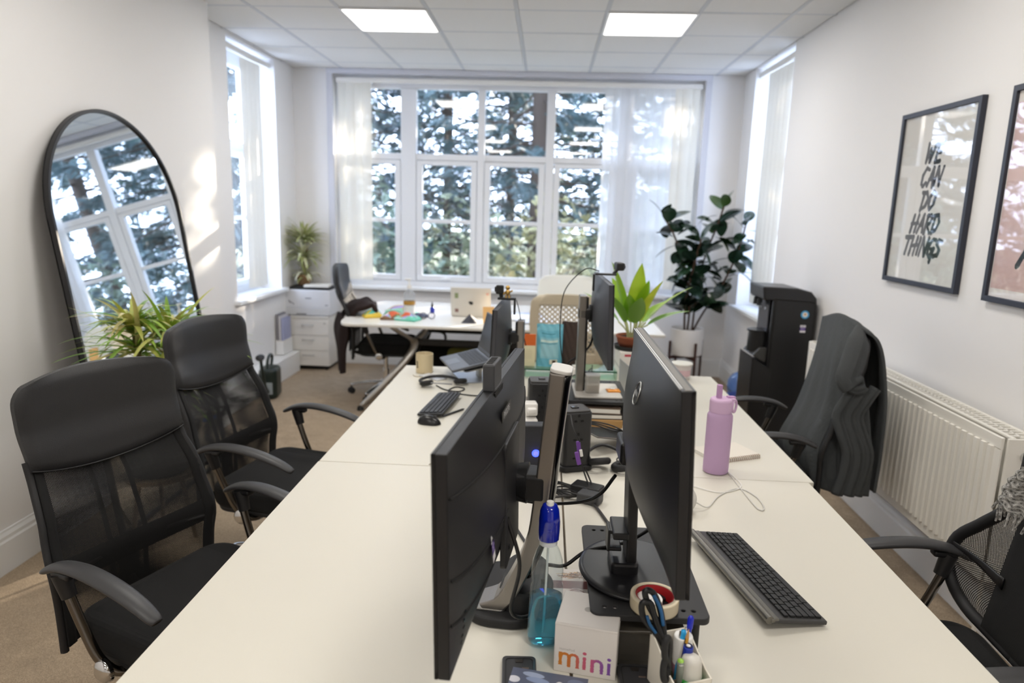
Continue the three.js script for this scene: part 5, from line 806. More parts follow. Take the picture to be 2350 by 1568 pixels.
{
  const t = thing('plug_adapter', 'tangle of white plugs and black leads before the brown pouch', 'plug', [0.20, DY, -3.62], 0.4);
  for (const [x, y, z] of [[-0.05, 0.0, 0], [-0.02, 0.05, -0.02], [0.02, 0.0, 0.03], [-0.04, 0.042, 0.03], [0.03, 0.07, -0.04]]) part(t, 'plug', box(0.032, 0.036, 0.032, x, y + 0.02, z, 0.006), whiteP, { r: [0, x * 9, 0] }); part(t, 'black_plug', box(0.05, 0.05, 0.04, 0.045, 0.03, 0, 0.008), black);
  for (let i = 0; i < 4; i++) part(t, 'lead', tube([[-0.06 + i * 0.02, 0.04, 0.03], [0, 0.07 - 0.01 * i, 0.06], [0.05, 0.02 + 0.02 * i, 0.04], [0.09, 0.08 - 0.03 * i, -0.03]], 0.003, 24, 6), black);
}
{
  const t = thing('tissue_box', 'white carton with small red print carrying the terracotta plant pot', 'box', [0.49, DY, -3.70], 0.05), m = M(0xe9e4dc, 0.65);
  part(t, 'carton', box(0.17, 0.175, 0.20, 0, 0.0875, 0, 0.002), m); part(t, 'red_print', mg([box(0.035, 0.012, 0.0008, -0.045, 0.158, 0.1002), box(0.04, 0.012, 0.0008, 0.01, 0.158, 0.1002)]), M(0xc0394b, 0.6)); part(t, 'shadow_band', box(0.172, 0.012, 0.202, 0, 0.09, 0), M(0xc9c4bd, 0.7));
  const g = thing('document_tray', 'grey plastic document tray standing behind the far right monitor', 'tray', [0.455, DY, -3.42], 0.15); for (const x of [-0.04, 0.04]) part(g, 'side_panel', box(0.004, 0.16, 0.2, x, 0.08, 0, 0.001), M(0xa8a8a6, 0.45)); part(g, 'front_panel', box(0.08, 0.10, 0.004, 0, 0.05, 0.1, 0.001), M(0xb4b4b2, 0.45)); part(g, 'floor_panel', box(0.08, 0.004, 0.2, 0, 0.002, 0), M(0xa8a8a6, 0.45));
}
// leaf helper: a blade from base p0 along direction, arching; width profile; folded along the midrib
function leafGeo(len, w, arch, fold = 0.25, n = 10, shape = (t) => Math.sin(Math.PI * Math.pow(t, 0.8))) {
  return sheet((u, v) => { const s = 2 * u - 1, x = s * w / 2 * Math.max(0, shape(v)); const th = arch * v; const y = arch ? len * Math.sin(th) / arch : len * v, z = arch ? len * (1 - Math.cos(th)) / arch : 0; return V(x, y + Math.abs(x) * fold * Math.sin(th) * 0, z + 0 - Math.abs(x) * fold * Math.cos(th)); }, 4, n);
}
{ // lime plant in a terracotta bowl
  const t = thing('potted_plant', 'bright lime leaved plant in a terracotta bowl on the white carton', 'plant', [0.475, DY + 0.176, -3.70]);
  part(t, 'pot', lathe([[0, 0.006], [0.058, 0.006], [0.075, 0.04], [0.08, 0.062], [0.084, 0.064], [0.084, 0.075], [0.074, 0.075], [0.07, 0.06], [0, 0.058]], 36), M(0x8a4a30, 0.8)); part(t, 'saucer', lathe([[0, 0], [0.085, 0], [0.092, 0.022], [0.088, 0.022], [0.08, 0.006], [0, 0.006]], 36), blackSoft); part(t, 'soil', mv(new THREE.CircleGeometry(0.071, 24), [0, 0.062, 0], [-Math.PI / 2, 0, 0]), M(0x2a1c12, 1));
  const gr = ['#93bd2a', '#7fae2a', '#adc832', '#cbd238', '#6f9c26'].map((c) => P(c, 0.42, { transmission: 0.35, thickness: 0, side: THREE.DoubleSide }));
  // yaw, lean, length, width, arch, colour
  [[-1.75, 0.70, 0.26, 0.10, 0.45, 1], [-1.2, 0.18, 0.34, 0.095, 0.25, 0], [0.2, 0.10, 0.33, 0.10, 0.2, 2], [0.9, 0.30, 0.27, 0.10, 0.35, 3], [1.45, 0.62, 0.32, 0.085, 0.45, 2], [1.75, 1.0, 0.26, 0.08, 0.5, 1], [2.6, 0.4, 0.26, 0.085, 0.4, 4], [-2.6, 0.4, 0.27, 0.09, 0.4, 0], [0.1, 0.45, 0.2, 0.09, 0.4, 4], [-0.9, 0.45, 0.23, 0.08, 0.5, 4], [0.6, 0.15, 0.24, 0.09, 0.3, 0], [2.1, 0.7, 0.2, 0.08, 0.5, 0], [-0.3, 0.3, 0.19, 0.08, 0.4, 1]].forEach(([yaw, lean, L, w, arch, c], i) => {
    const st = part(t, 'stem', tube([[0.02 * Math.sin(yaw), 0.06, 0.02 * Math.cos(yaw)], [0.03 * Math.sin(yaw), 0.10, 0.03 * Math.cos(yaw)], [0.03 * Math.sin(yaw) + 0.07 * Math.sin(lean) * Math.sin(yaw), 0.10 + 0.06 * Math.cos(lean), 0.03 * Math.cos(yaw) + 0.07 * Math.sin(lean) * Math.cos(yaw)]], 0.0045, 8, 6), M(0xc9cf9a, 0.5));
    part(t, 'leaf', leafGeo(L, w, arch, 0.18, 12, (q) => Math.pow(Math.sin(Math.PI * Math.min(1, Math.pow(q, 0.75))), 0.85)), gr[c], { p: [0.03 * Math.sin(yaw) + 0.06 * Math.sin(lean) * Math.sin(yaw), 0.10 + 0.05 * Math.cos(lean), 0.03 * Math.cos(yaw) + 0.06 * Math.sin(lean) * Math.cos(yaw)], r: [0, 0, 0] }).rotation.set(lean, yaw, 0, 'YXZ');
  });
}
{ // small white tub
  const t = thing('tub', 'small white plastic tub with pink print at the far right desk end', 'tub', [0.775, DY, -3.79]);
  part(t, 'body', lathe([[0, 0.002], [0.043, 0.002], [0.046, 0.01], [0.054, 0.085], [0.052, 0.085], [0.045, 0.012], [0, 0.010]], 36), P(0xe8e0e0, 0.4, { transmission: 0.2, thickness: 0, side: THREE.DoubleSide })); part(t, 'rim', mv(new THREE.TorusGeometry(0.056, 0.004, 8, 36), [0, 0.086, 0], [Math.PI / 2, 0, 0]), whiteP); part(t, 'lid', cyl(0.056, 0.056, 0.004, 0, 0.089, 0, 36), M(0xe9e7df, 0.5)); part(t, 'print_band', lathe([[0.0483, 0.02], [0.0515, 0.055]], 36), M(0xd5b5bd, 0.6, { side: THREE.DoubleSide }));
}
{ // mug
  const t = thing('mug', 'cream mug with a black letter at the far left desk corner', 'mug', [-0.652, DY, -3.70], 0.2);
  part(t, 'body', lathe([[0, 0.002], [0.044, 0.002], [0.047, 0.006], [0.048, 0.105], [0.0465, 0.107], [0.045, 0.105], [0.0435, 0.012], [0, 0.010]], 40), M(0xd9c8a2, 0.4)); part(t, 'handle', mv(tube([[0, 0.085, 0.045], [0, 0.088, 0.068], [0, 0.06, 0.082], [0, 0.03, 0.07], [0, 0.025, 0.046]], 0.006, 20, 8), [0, 0, 0], [0, 2.6, 0]), M(0xd9c8a2, 0.4)); part(t, 'letter', mv(mg([box(0.006, 0.034, 0.001, 0, 0.05, 0.0482), box(0.014, 0.004, 0.001, 0, 0.034, 0.0482), box(0.010, 0.004, 0.001, -0.003, 0.066, 0.0482)]), [0, 0, 0], [0, -0.95, 0]), black); part(t, 'coffee', mv(new THREE.CircleGeometry(0.0435, 28), [0, 0.085, 0], [-Math.PI / 2, 0, 0]), M(0x3a2414, 0.2));
  cable('thin pale wire curled at the foot of the cream mug', [-0.64, DY, -3.62], [[-0.06, 0.003, 0.0], [-0.04, 0.003, 0.035], [0.03, 0.003, 0.04], [0.08, 0.004, 0.01]], 0.0022, M(0xbab09c, 0.6));
}
{ // laptop raised on a silver stand
  const t = thing('laptop', 'grey open laptop raised on a silver stand at the far left desk', 'laptop', [-0.415, DY + 0.085, -3.64], -1.22), sl = 0.20, L = 0.33, D = 0.225, g = M(0x6f7278, 0.4, { metalness: 0.5 });
  const up = (x) => mv(x, [0, 0, 0], [sl, 0, 0]);
  part(t, 'base', up(box(L, 0.014, D, 0, 0.007, 0, 0.004)), g); const kk = []; for (let r = 0; r < 6; r++) for (let c = 0; c < 14; c++) kk.push(box(0.0185, 0.002, 0.0155, -0.137 + c * 0.021, 0.0148, -0.085 + r * 0.018)); part(t, 'keys', up(mg(kk)), M(0x34373d, 0.5), { kind: 'stuff' }); part(t, 'touchpad', up(box(0.105, 0.0008, 0.065, -0.01, 0.0143, 0.07, 0.0003)), M(0x7d8086, 0.35, { metalness: 0.5 }));
  const yb = Math.sin(sl) * D / 2 + 0.012, zb = -D / 2 * Math.cos(sl); part(t, 'lid', mv(box(L, 0.215, 0.007, 0, 0.1075, 0, 0.003), [0, yb, zb], [-0.24, 0, 0]), g); part(t, 'screen', mv(box(L - 0.016, 0.19, 0.001, 0, 0.112, 0.0038), [0, yb, zb], [-0.24, 0, 0]), screenM);
  const s = thing('laptop_stand', 'silver pedestal stand carrying the grey laptop', 'laptop stand', [-0.36, DY, -3.62], -1.22); part(s, 'post', mv(ext(rrect(0.07, 0.02, 0.008), 0.078, 0.002), [0, 0.004, -0.02], [-Math.PI / 2, 0, 0]), alu); part(s, 'foot', mv(ext(rrect(0.24, 0.2, 0.02), 0.006, 0.002), [0, 0, 0], [-Math.PI / 2, 0, 0]), M(0xbfc4cc, 0.3, { metalness: 0.8 })); part(s, 'tray', mv(mv(ext(rrect(0.22, 0.18, 0.02), 0.005, 0.001), [0, 0, 0], [-Math.PI / 2, 0, 0]), [0, 0.073, -0.005], [0.19, 0, 0]), alu);
  const h = thing('headset', 'black phone headset lying before the grey laptop by the mug', 'headset', [-0.52, DY, -3.46], 0.5);
  part(h, 'headband', tube([[-0.10, 0.014, 0.02], [-0.10, 0.016, -0.05], [-0.03, 0.02, -0.09], [0.05, 0.018, -0.08], [0.09, 0.014, -0.02], [0.08, 0.014, 0.03]], 0.008, 36, 8), black); part(h, 'ear_cushion', mv(new THREE.TorusGeometry(0.024, 0.012, 10, 24), [-0.095, 0.022, 0.04], [1.2, 0, 0]), blackSoft); part(h, 'ear_cushion', mv(new THREE.TorusGeometry(0.024, 0.012, 10, 24), [0.085, 0.02, 0.05], [1.35, 0, 0]), blackSoft); part(h, 'microphone_arm', tube([[-0.10, 0.025, 0.05], [-0.06, 0.03, 0.09], [0.02, 0.02, 0.10]], 0.0035, 20, 6), M(0x8d8f92, 0.4));
  cable('black lead twisting from the headset along the far left desk', [-0.46, DY, -3.36], [[-0.08, 0.004, -0.05], [-0.02, 0.004, 0.03], [0.05, 0.004, 0.05], [0.07, 0.004, -0.01], [0.02, 0.004, -0.03], [0.0, 0.004, 0.06], [0.1, 0.004, 0.11], [0.2, 0.004, 0.12]], 0.0034);
  solo('phone', box(0.072, 0.009, 0.148, 0, 0.0045, 0, 0.004), M(0xd8dbe0, 0.2), 'white phone lying beside the cream mug', 'phone', [-0.585, DY, -3.58], 0.9);
  cable('thin white cable lying over the desk seam on the left', [-0.26, DY, -2.35], [[0.1, 0.004, -0.02], [-0.02, 0.003, -0.03], [-0.10, 0.003, 0.0], [-0.13, 0.003, 0.04]], 0.0016, M(0xb9b2a2, 0.6));
}
{ // things on the base of the far right monitor
  const t = thing('snack_packet', 'small orange packet on the grey monitor base', 'packet', [0.318, riser2Y + 0.0105, -2.985], 0.1); part(t, 'wrapper', sheet((u, v) => V((u - 0.5) * 0.055, 0.005 + 0.006 * Math.sin(Math.PI * u) * Math.sin(Math.PI * v), (0.5 - v) * 0.045), 10, 10, 0.008), M(0xe8951f, 0.35)); part(t, 'seal', mg([box(0.004, 0.002, 0.046, 0.0275, 0.003, 0), box(0.004, 0.002, 0.046, -0.0275, 0.003, 0)]), M(0xd5820f, 0.4)); part(t, 'white_print', box(0.02, 0.0006, 0.012, -0.004, 0.0118, 0.004), whiteP);
  const b = thing('clear_tub', 'small frosted clear tub beside the grey monitor column', 'tub', [0.222, riser2Y + 0.0105, -2.955], 0.1); part(b, 'body', mv(ext(rrect(0.06, 0.05, 0.012), 0.075, 0.003), [0, 0, 0], [-Math.PI / 2, 0, 0]), P(0xd9d7d2, 0.4, { transmission: 0.6, thickness: 0 })); part(b, 'lid', mv(ext(rrect(0.063, 0.053, 0.013), 0.008, 0.002), [0, 0.074, 0], [-Math.PI / 2, 0, 0]), P(0xe4e3df, 0.4, { transmission: 0.4, thickness: 0 })); part(b, 'contents', mv(ext(rrect(0.052, 0.042, 0.01), 0.02, 0.003), [0, 0.004, 0], [-Math.PI / 2, 0, 0]), M(0x9a8252, 0.8));
}
// ================= far table =================
{
  const t = thing('table', 'long white meeting table with rounded end and splayed metal legs by the window', 'table', [-0.35, 0, -5.86]);
  const s = new THREE.Shape(), L = 1.27, W = 0.68; s.moveTo(-L + 0.1, -W); s.lineTo(L, -W); s.lineTo(L, W); s.lineTo(-L + 0.1, W); s.bezierCurveTo(-L - 0.02, W * 0.94, -L, 0.35, -L, 0); s.bezierCurveTo(-L, -0.35, -L - 0.02, -W * 0.94, -L + 0.1, -W);
  part(t, 'tabletop', mv(ext(s, 0.024, 0.006, 2, 24), [0, 0.706, 0], [-Math.PI / 2, 0, 0]), M(0xeeece6, 0.25));
  const lm = M(0xb5b2ad, 0.28, { metalness: 1 });
  for (const e of [-1, 1]) for (const z of [-1, 1]) {
    const k = (a) => a.map(([x, y, q]) => [e * x, y, z * q]);
    part(t, 'leg', sweep(k([[0.70, 0.55, 0.30], [0.73, 0.45, 0.36], [0.92, 0.22, 0.47], [1.10, 0.035, 0.55]]), 0.029, 0.021, 24, 12, (q) => 1.2 - 0.5 * q), lm); part(t, 'arm', sweep(k([[0.72, 0.50, 0.32], [0.73, 0.56, 0.36], [0.82, 0.64, 0.45], [0.88, 0.70, 0.50]]), 0.02, 0.014, 18, 12), lm); part(t, 'inner_arm', sweep(k([[0.71, 0.53, 0.30], [0.64, 0.60, 0.24], [0.60, 0.70, 0.22]]), 0.016, 0.012, 14, 10), lm); part(t, 'foot', mv(cyl(0.022, 0.028, 0.03, e * 1.105, 0.018, z * 0.553), [0, 0, 0]), blackSoft);
  }
  for (const z of [-0.3, 0.3]) part(t, 'beam', box(1.44, 0.05, 0.05, 0, 0.53, z, 0.008), black); for (const x of [-0.7, 0.7]) part(t, 'yoke', mg([box(0.06, 0.06, 0.6, x, 0.53, 0, 0.01)]), black);
  part(t, 'cable_tray', mg([box(1.2, 0.012, 0.2, 0.05, 0.60, 0.1, 0.004), box(1.2, 0.06, 0.008, 0.05, 0.625, 0.2, 0.003)]), blackMatt);
}
const TY = 0.7305;
solo('paper', box(0.30, 0.003, 0.10, 0, 0, 0), M(0xe6eaf4, 0.7), 'pale sheet lying in the tray under the far table', 'paper', [-0.42, 0.609, -5.755], 0.0);
{ // shelf boxes and bags below
  const t = thing('bag', 'black bag standing under the far table next to the chair', 'bag', [-1.02, 0, -6.15], 0.2); part(t, 'body', mv(ext(rrect(0.46, 0.42, 0.09), 0.24, 0.05, 4, 10), [0, 0.21, -0.12]), M(0x0d0d0f, 0.85, { bumpMap: rep(softT, 3), bumpScale: 0.006 })); part(t, 'strap', tube([[-0.12, 0.40, 0.1], [-0.1, 0.52, 0.1], [0.1, 0.52, 0.1], [0.12, 0.40, 0.1]], 0.012, 24, 8), black); part(t, 'pocket', box(0.32, 0.18, 0.04, 0, 0.14, 0.13, 0.018), M(0x111113, 0.8));
  const r = thing('backpack', 'olive green rucksack under the middle of the far table', 'bag', [-0.66, 0, -5.98], -0.1); part(r, 'body', mv(ext(rrect(0.36, 0.42, 0.11), 0.24, 0.06, 4, 12), [0, 0.21, -0.12]), M(0x3f3c22, 0.9, { bumpMap: rep(softT, 3), bumpScale: 0.008 })); part(r, 'flap', mv(ext(rrect(0.33, 0.16, 0.06), 0.05, 0.02, 3, 10), [0, 0.35, 0.09]), M(0x6c6a2c, 0.85)); part(r, 'pocket', mv(ext(rrect(0.26, 0.17, 0.05), 0.06, 0.022, 3, 10), [0, 0.14, 0.10]), M(0x4a4728, 0.9)); for (const s of [-1, 1]) part(r, 'strap', box(0.03, 0.22, 0.01, s * 0.09, 0.26, 0.17, 0.004), M(0x2c2a18, 0.9));
  const c = thing('crate', 'long black crate with pale boards under the far table', 'box', [-0.12, 0, -6.35]); for (const y of [0.10, 0.30]) part(c, 'tray', mg([box(0.92, 0.02, 0.34, 0, y, 0, 0.004), box(0.92, 0.11, 0.014, 0, y + 0.05, 0.17, 0.003), box(0.92, 0.11, 0.014, 0, y + 0.05, -0.17, 0.003), box(0.014, 0.11, 0.34, 0.455, y + 0.05, 0, 0.003), box(0.014, 0.11, 0.34, -0.455, y + 0.05, 0, 0.003)]), black); part(c, 'board', box(0.84, 0.05, 0.3, 0, 0.44, 0, 0.003), M(0xd8d5cd, 0.7)); for (const x of [-0.4, 0.4]) part(c, 'post', box(0.03, 0.42, 0.03, x, 0.21, 0.14, 0.003), black);
  const q = thing('slipper', 'white and blue sandal on the carpet below the far table', 'shoe', [-1.18, 0, -5.66], 1.3); part(q, 'sole', mv(ext(rrect(0.10, 0.27, 0.049), 0.026, 0.005, 2, 12), [0, 0, 0], [-Math.PI / 2, 0, 0]), M(0x4f6fb0, 0.7)); part(q, 'strap', sheet((u, v) => V(0.052 * Math.cos(Math.PI * u), 0.02 + 0.05 * Math.sin(Math.PI * u), -0.02 - 0.09 * v), 14, 4, 0.006), M(0xe6ebf5, 0.6));
}
{ // colourful pouches, sprayer, small bottle, glasses on the table
  const cols = [['yellow and teal zip pouch at the rounded table end', [-1.40, TY, -5.52], 0.5, 0.16, 0.11, [0xe2c23c, 0x49b3a6]], ['lilac edged brown and green patterned pouch on the far table', [-1.22, TY, -5.48], 0.1, 0.20, 0.16, [0x7d5a3a, 0x58c2a8]], ['mint green patterned packet right of the brown pouch', [-1.10, TY, -5.44], -0.3, 0.20, 0.13, [0x6fd0b8, 0xe9e4f4]], ['pale green packet lying at the back of the far table', [-1.22, TY, -5.80], 0.2, 0.28, 0.16, [0x9fd8c4, 0xd8c27a]]];
  for (const [label, p, ry, w, d, [a, b]] of cols) {
    const A = new THREE.Color(a), B = new THREE.Color(b), tx = canvasTex(128, 96, (g, W, H) => { g.fillStyle = '#' + A.getHexString(); g.fillRect(0, 0, W, H); for (let i = 0; i < 9; i++) { g.fillStyle = ['#' + B.getHexString(), '#c8d23c', '#b8a6e8', '#d9643c', '#f2efe6'][i % 5]; g.beginPath(); g.moveTo(rr(0, W), rr(0, H)); g.lineTo(rr(0, W), rr(0, H)); g.lineTo(rr(0, W), rr(0, H)); g.fill(); } });
    const t = thing('pencil_pouch', label, 'pouch', p, ry); part(t, 'body', sheet((u, v) => V((u - 0.5) * w, 0.008 + 0.05 * Math.pow(Math.sin(Math.PI * u) * Math.sin(Math.PI * v), 0.6) + 0.006 * Math.sin(9 * u + 7 * v), (0.5 - v) * d), 18, 14), M(0xffffff, 0.5, { map: tx, side: THREE.DoubleSide })); part(t, 'underside', box(w * 0.98, 0.014, d * 0.98, 0, 0.007, 0, 0.004), M(a, 0.6)); part(t, 'zip', tube([[-w * 0.45, 0.02, 0], [-w * 0.2, 0.060, 0], [w * 0.2, 0.062, 0], [w * 0.45, 0.02, 0]], 0.003, 20, 6), M(b, 0.5));
  }
  const s = thing('spray_bottle', 'tall clear pump bottle with amber band on the far table', 'bottle', [-1.135, TY, -5.70]); const cl = P(0xf4f7fa, 0.04, { transmission: 0.92, thickness: 0, side: THREE.DoubleSide });
  part(s, 'body', lathe([[0, 0.002], [0.045, 0.002], [0.048, 0.008], [0.048, 0.16], [0.04, 0.19], [0.018, 0.21], [0.016, 0.23]], 32), cl); part(s, 'label', lathe([[0.0487, 0.09], [0.0487, 0.12]], 32), M(0xb98a3a, 0.5, { side: THREE.DoubleSide })); part(s, 'lower_label', lathe([[0.0487, 0.02], [0.0487, 0.085]], 32), M(0xe6e8ea, 0.5, { side: THREE.DoubleSide })); part(s, 'pump', mg([cyl(0.017, 0.019, 0.03, 0, 0.24, 0), cyl(0.007, 0.007, 0.05, 0, 0.275, 0), box(0.05, 0.014, 0.016, -0.012, 0.30, 0, 0.005)]), whiteP);
  const d = thing('dropper_bottle', 'tiny dark blue dropper bottle on the far table', 'bottle', [-0.965, TY, -5.85]); part(d, 'body', lathe([[0, 0.001], [0.018, 0.001], [0.02, 0.006], [0.02, 0.045], [0.01, 0.055]], 24), P(0x1f2fa0, 0.2)); part(d, 'cap', lathe([[0.011, 0.052], [0.012, 0.07], [0.006, 0.078], [0.005, 0.098], [0, 0.10]], 20), black);
  const gl = thing('eyeglasses', 'round dark framed glasses lying on the far table', 'glasses', [-0.95, TY, -5.52], 0.2); for (const x of [-0.034, 0.034]) { part(gl, 'rim', new THREE.TorusGeometry(0.026, 0.0028, 8, 28), M(0x23253a, 0.4), { p: [x, 0.029, 0], r: [-0.35, 0, 0] }); part(gl, 'lens', new THREE.CircleGeometry(0.0255, 24), glassM, { p: [x, 0.029, 0], r: [-0.35, 0, 0] }); part(gl, 'temple', tube([[x * 1.75, 0.034, 0], [x * 1.8, 0.02, -0.07], [x * 1.7, 0.004, -0.13]], 0.0024, 16, 6), M(0x23253a, 0.4)); } part(gl, 'bridge', tube([[-0.009, 0.034, 0.0], [0, 0.039, 0.002], [0.009, 0.034, 0]], 0.0024, 8, 6), M(0x23253a, 0.4));
  const k = thing('scarf', 'crumpled dark blue patterned cloth beside the glasses', 'cloth', [-1.03, TY, -5.62], 0.3); part(k, 'body', sheet((u, v) => V((u - 0.5) * 0.14, 0.006 + 0.028 * Math.abs(Math.sin(7 * u + 5 * v) * Math.sin(Math.PI * u) * Math.sin(Math.PI * v)), (v - 0.5) * 0.1), 24, 20, 0.004), M(0x4a5270, 0.8));
  const m = thing('laptop', 'silver laptop lid with stickers facing the desks on the far table', 'laptop', [-0.615, TY, -5.72], Math.PI); const lid = M(0xd2cfc8, 0.38, { metalness: 0.35 });
  part(m, 'base', box(0.325, 0.012, 0.225, 0, 0.007, 0.10, 0.004), lid); part(m, 'lid', mv(box(0.335, 0.245, 0.006, 0, 0.1225, 0, 0.003), [0, 0.012, -0.015], [-0.20, 0, 0]), lid); const onLid = (g) => mv(g, [0, 0.012, -0.0182], [-0.20, 0, 0]); part(m, 'emblem', onLid(mg([mv(cyl(0.015, 0.015, 0.001), [-0.005, 0.112, -0.003], [Math.PI / 2, 0, 0]), mv(cyl(0.009, 0.009, 0.001), [0.008, 0.118, -0.003], [Math.PI / 2, 0, 0])])), black, { label: 'dark round emblem' }); part(m, 'sticker', onLid(box(0.03, 0.045, 0.001, 0.118, 0.175, -0.003)), M(0x8c9a72, 0.6)); part(m, 'sticker', onLid(box(0.03, 0.03, 0.001, 0.118, 0.045, -0.003, 0.0004)), M(0x8a6a66, 0.6)); part(m, 'sticker', onLid(box(0.02, 0.02, 0.001, -0.14, 0.195, -0.003, 0.0004)), M(0xd9a79c, 0.6));
  const py = thing('phone_holder', 'dark grey pyramid shaped holder before the silver laptop', 'holder', [-0.595, TY, -5.44], 0.75); part(py, 'body', mv(new THREE.ConeGeometry(0.088, 0.068, 4), [0, 0.034, 0], [0, 0, 0]), M(0x35363f, 0.55)); part(py, 'groove', box(0.07, 0.003, 0.003, 0, 0.028, 0.043), black);
  const pp = thing('paper_stack', 'loose white and blue papers right of the silver laptop', 'papers', [-0.16, TY, -5.72], 0.15); for (const [x, z, a, c] of [[0, 0, 0, 0xf3f4f8], [0.06, 0.14, 0.3, 0xe3e9f6], [-0.05, -0.12, -0.3, 0xf7f7f5], [0.03, -0.2, 0.2, 0xb9c8ea]]) part(pp, 'sheet', box(0.30, 0.0025, 0.21, 0, 0.002 + 0.003 * (z + 0.21) * 4, 0), M(c, 0.7), { p: [x, 0.002, z], r: [0, a, 0] });
  const ob = thing('notepad', 'yellow edged orange notepad leaning by the silver laptop', 'notepad', [-0.44, TY, -5.42], 0.2); part(ob, 'pages', mv(box(0.09, 0.13, 0.012, 0, 0.065, 0, 0.001), [0, 0, 0], [-0.3, 0, 0]), M(0xe6c896, 0.7)); part(ob, 'cover', mv(box(0.092, 0.132, 0.002, 0, 0.066, 0.007), [0, 0, 0], [-0.3, 0, 0]), M(0xe0b070, 0.6));
}
// ================= pale plastic-back chairs =================
const holeT = tex(64, 64, (x, y) => { const u = (x + 0.5) / 32 - 1, v = (y + 0.5) / 32 - 1, a = Math.hypot(u, v * 0.9), b = Math.hypot(Math.abs(u) - 1, (Math.abs(v) - 1) * 0.9); const k = Math.min(a, b) < 0.44 ? 0 : 255; return [k, k, k]; }, false);
function paleChair(label, p, ry, c, holes) {
  const t = thing('plastic_chair', label, 'chair', p, ry), m = M(c, 0.5, { side: THREE.DoubleSide }), perf = M(c, 0.5, { alphaMap: holeT, alphaTest: 0.5, side: THREE.DoubleSide });
  const q = (u, v) => { const s = 2 * u - 1, w = 0.25 + 0.035 * Math.sin(Math.PI * Math.min(1, v * 0.85)) - 0.10 * Math.pow(Math.max(0, v - 0.90) / 0.10, 2) * 0.5, y = 0.50 + 0.52 * v; return V(s * w, y - 0.02 * s * s * v, -0.20 - 0.10 * v + 0.055 * s * s); };
  if (holes) { part(t, 'perforated_back', scaleUV(sheet((u, v) => q(0.12 + 0.76 * u, 0.15 + 0.70 * v), 24, 24), 11, 10), perf); for (const f of [(u, v) => q(0.12 * u, v), (u, v) => q(1 - 0.12 * u, v), (u, v) => q(0.12 + 0.76 * u, 0.15 * v), (u, v) => q(0.12 + 0.76 * u, 0.85 + 0.15 * v)]) part(t, 'back_border', sheet(f, 20, 20, 0.012), m); } else part(t, 'backrest', sheet(q, 24, 24, 0.012), m);
  part(t, 'seat', seatGeo(0.48, 0.46, 0.43, 0.475), m, { p: [0, 0, 0.03] }); part(t, 'back_stem', sweep([[0, 0.42, -0.05], [0, 0.42, -0.2], [0, 0.50, -0.25], [0, 0.62, -0.235]], 0.05, 0.012, 16, 10), m); starBase(t, M(0xc9c6c0, 0.4), 0.29); part(t, 'mechanism', box(0.15, 0.05, 0.2, 0, 0.405, 0, 0.01), M(0xc9c6c0, 0.4));
  return t;
}
paleChair('taupe plastic chair with a perforated back at the near side of the far table', [0.19, 0.035, -5.14], Math.PI - 0.06, 0xd6cab2, true);
paleChair('solid white plastic chair on the window side of the far table', [0.225, 0, -6.42], 0.05, 0xe9e8e0, false);
